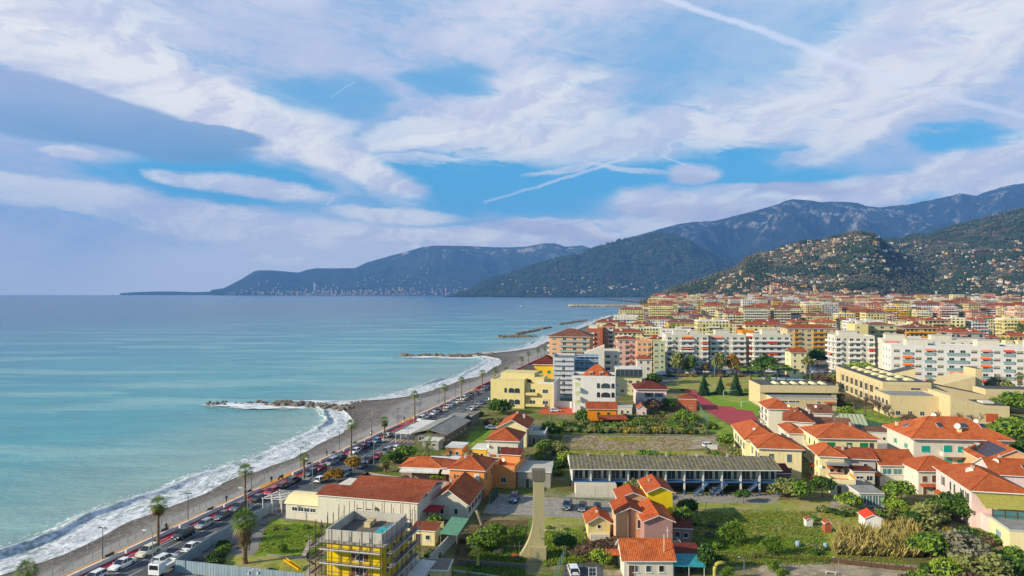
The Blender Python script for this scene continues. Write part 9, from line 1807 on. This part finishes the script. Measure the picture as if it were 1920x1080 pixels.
for px, D, k, c, l, rz in [(964, 147.5, 'suv', 'blue', 'dark blue SUV alone in the gravel lot left of the chimney tower', 3.0), (1064, 142.5, 'suv', 'bluegreen', 'slate SUV leftmost of three beside the green railing', 2.95), (1092, 141.2, 'hatch', 'grey', 'grey hatchback in the middle of three beside the railing', 2.95), (1120, 140.5, 'hatch', 'blue', 'dark blue hatchback rightmost of three beside the railing', 3.0),
  (1075, 109.5, 'hatch', 'white', 'white hatchback seen from behind on the driveway by the white gate', .05), (1148, 103, 'sedan', 'silver', 'pale silver saloon at the bottom beside the orange cottage wall', -1.25), (1215, 100.5, 'sedan', 'white', 'white car roof cut off at the bottom edge', -1.3), (1338, 153.5, 'hatch', 'silver', 'silver car parked under the motel between blue posts', 0), (1330, 199, 'hatch', 'white', 'white hatchback on the paved yard left of the long cream house', -1.45),
  (1042, 258, 'hatch', 'white', 'white hatchback in the terracotta forecourt by the wrapped building', -1.5), (922, 225, 'sedan', 'silver', 'silver car half hidden behind the scrub by the ribbed roof house', -1.5), (1640, 190, 'hatch', 'dark', 'black car in the yard behind green-shuttered house', .6)]:
 car(l, GD(px, D, .03), rz, k, 'car_'+c)
cw = random.Random(12)
for i in range(24):
 px = 1172+i*17; k = cw.choice(('hatch', 'sedan', 'suv', 'van', 'hatch')); c = 'car_'+cw.choice(('white', 'white', 'silver', 'grey', 'dark', 'light', 'blue', 'white'))
 if i in (4, 15): c = 'car_blue'
 car(f'{CN[c]} {KN[k]} in the car park below the white apartments, {ORD[i]} from the left', GD(px+cw.uniform(-2, 2), 385+cw.uniform(-3, 3), .04), -1.2+cw.uniform(-.5, .5), k, c, 'cars in the car park')
for i in range(16):
 px = 1190+i*24; c = 'car_'+cw.choice(('white', 'silver', 'grey', 'dark', 'light')); car(f'{CN[c]} car in the farther row of the car park, {ORD[i]} from the left', GD(px, 397, .04), -1.4, 'hatch', c, 'cars in the farther car park row')
def truck(label, p, rz, box=True, s=1):
 t = thing('truck', label, 'truck', p, rz); m = MB(); m.prism([(-.95, -.2), (.95, -.2), (.95, 1.5), (-.95, 1.5)], .5, 2.1); m.box(-.9, .0, 2.1, .9, 1.4, 2.2); m.build('cab', ['car_white'], t)
 m = MB(); m.add([(-.8, 1.52, 1.3), (.8, 1.52, 1.3), (.75, 1.52, 2.0), (-.75, 1.52, 2.0)], [(0, 1, 2, 3)]); m.build('windscreen', ['car_glass'], t)
 m = MB(); m.box(-1, -3.4, .75, 1, -.3, .95, 0); [m.box(x0, y0, .95, x1, y1, 1.35 if not box else 2.7) for x0, x1, y0, y1 in ((-1, -.95, -3.4, -.3), (.95, 1, -3.4, -.3), (-1, 1, -3.4, -3.35), (-1, 1, -.35, -.3))];
 if box: m.box(-1, -3.4, 2.7, 1, -.3, 2.75)
 m.build('cargo_box' if box else 'flatbed', ['white_paint'], t)
 for x in (-.95, .75):
  for y in (.8, -2.4): o = inst([c for c in CP[('hatch', 'car_white')].children if c.name.startswith('wheel')][0].data, 'wheel', t, (x, y, .35))
 return t
truck('white flatbed truck at the lower left road junction', RD(109, 14.6, .03), ROAD_ROT+math.pi*1.02, False); truck('white box truck in the car park, left', GD(1290, 377, .04), 1.4); truck('white box truck in the car park, middle', GD(1367, 377, .04), 1.4); truck('white box truck in the car park, right', GD(1503, 372, .04), 1.5)
truck('white box truck at the town road behind glazed house', GD(1236, 372, .04), 1.4)
# scooters
sp = empty('scooter', (0, 0, 0)); sp['category'] = 'scooter'; PROTOS.append(sp); m = MB(); m.prism([(-.15, -.8), (.15, -.8), (.15, .3), (-.15, .3)], .35, [.75, .75, .5, .5]); m.prism([(-.2, .3), (.2, .3), (.2, .6), (-.2, .6)], .3, [.5, .5, 1.0, 1.0]); m.build('body', ['car_dark'], sp); m = MB(); m.box(-.13, -.8, .75, .13, -.05, .85); m.build('seat', ['rubber'], sp); m = MB(); m.ring([(-.32, .45, 1.05), (.32, .45, 1.05)], .03, 5); m.build('handlebar', ['lamp_dark'], sp)
for y in (-.6, .65): m = MB(); k = 10; m.add([(-.05, y+math.cos(6.283*i/k)*.27, .27+math.sin(6.283*i/k)*.27) for i in range(k)]+[(.05, y+math.cos(6.283*i/k)*.27, .27+math.sin(6.283*i/k)*.27) for i in range(k)], [tuple(range(k)), tuple(range(2*k-1, k-1, -1))]+[(i, (i+1) % k, k+(i+1) % k, k+i) for i in range(k)]); m.build('wheel', ['rubber'], sp, uv=False)
for i, (px, D) in enumerate([(570, 148), (576, 148.5), (583, 149)]): dup(sp, f'dark scooter standing at the roadside behind the garden room, {ORD[i]} from left', GD(px, D), 1.0, 'scooters behind the garden room')
dup(sp, 'dark scooter on the path left of the scaffolding', GD(577, 115), .3)
# ------------------------------------------------------------------ people
def person_me(pose):
 me = bpy.data.meshes.new('person'); s = {'walk': (.30, -.26, .24, -.22), 'stand': (.04, -.02, .03, .0)}[pose]
 J = [(0, 0, .95), (0, 0, 1.15), (0, 0, 1.38), (0, 0, 1.48), (0, .02, 1.62), (-.19, 0, 1.40), (-.24, -s[2]*.4, 1.13), (-.22, s[3]*-.2-s[2]*.6+.1, .90), (.19, 0, 1.40), (.24, s[2]*.4, 1.13), (.22, s[2]*.9+.08, .90),
   (-.10, 0, .90), (-.11, s[0]*.55, .50), (-.11, s[0]*.9, .09), (.10, 0, .90), (.11, s[1]*.25, .50), (.11, s[1]*1.2, .10), (-.11, s[0]*.9+.15, .05), (.11, s[1]*1.2+.13, .05), (0, .02, 1.72)]
 E = [(0, 1), (1, 2), (2, 3), (3, 4), (2, 5), (5, 6), (6, 7), (2, 8), (8, 9), (9, 10), (0, 11), (11, 12), (12, 13), (0, 14), (14, 15), (15, 16), (13, 17), (16, 18), (4, 19)]
 Rr = [.15, .14, .15, .06, .10, .075, .055, .038, .075, .055, .038, .10, .07, .05, .10, .07, .05, .035, .035, .085]
 me.from_pydata(J, E, []); o = bpy.data.objects.new('tmp', me); C.objects.link(o); o.modifiers.new('s', 'SKIN'); sv = me.skin_vertices[0].data
 for i, r in enumerate(Rr): sv[i].radius = (r, r*.8 if i < 3 else r); sv[i].use_root = i == 0
 ss_ = o.modifiers.new('u', 'SUBSURF'); ss_.levels = 1; ss_.render_levels = 1
 dg = bpy.context.evaluated_depsgraph_get(); dg.update(); m2 = bpy.data.meshes.new_from_object(o.evaluated_get(dg)); bpy.data.objects.remove(o); m2.name = 'person'; return m2
PB = {k: person_me(k) for k in ('walk', 'stand')}
def person(label, p, rz, pose='walk', top='cloth_dark', legs='cloth_dark', group=None):
 me = PB[pose].copy(); me.materials.clear(); [me.materials.append(M[x]) for x in (top, legs, 'skin', 'hair')]
 for f in me.polygons: z = f.center.z; f.material_index = 3 if z > 1.68 or (z > 1.58 and f.center.y < -.01) else 2 if z > 1.5 or (z < .94 and z > .84 and abs(f.center.x) > .18) else 0 if z > .93 else 1; f.use_smooth = True
 o = bpy.data.objects.new('person', me); C.objects.link(o); o.location = p; o.rotation_euler = (0, 0, rz); tag(o, label, 'person', group)
person('person in black coat walking on the orange promenade, left of a pair', RD(127.2, .8, .14), ROAD_ROT+.1); person('person in dark jacket walking on the orange promenade, right of a pair', RD(128.3, 1.4, .14), ROAD_ROT-.1, 'walk', 'cloth_dark', 'cloth_blue')
person('person in dark clothes walking on the promenade near the second palm', RD(146, .9, .14), ROAD_ROT+3.1); person('person in red jacket standing on the promenade beside a lamp post', RD(175.5, .9, .14), ROAD_ROT, 'stand', 'cloth_red', 'cloth_dark'); person('person in blue walking near the white wall above the black SUV', RD(187, 1.0, .14), ROAD_ROT, 'walk', 'cloth_blue')
person('person in dark clothes standing by the gap of the white wall', RD(161, 1.5, .14), ROAD_ROT+1, 'stand'); person('person in pale top on the promenade left of the beach club', RD(213, 1.2, .14), ROAD_ROT, 'walk', 'white_roof', 'cloth_dark'); person('second person on the promenade left of the beach club', RD(214.5, .8, .14), ROAD_ROT, 'walk', 'cloth_dark', 'cloth_blue'); person('distant walker beyond the road crossing', RD(239, 1.0, .14), ROAD_ROT+3.1, 'walk'); person('distant dark walker nearing the far promenade palms', RD(300, 1.2, .14), ROAD_ROT, 'walk')
drop_protos()
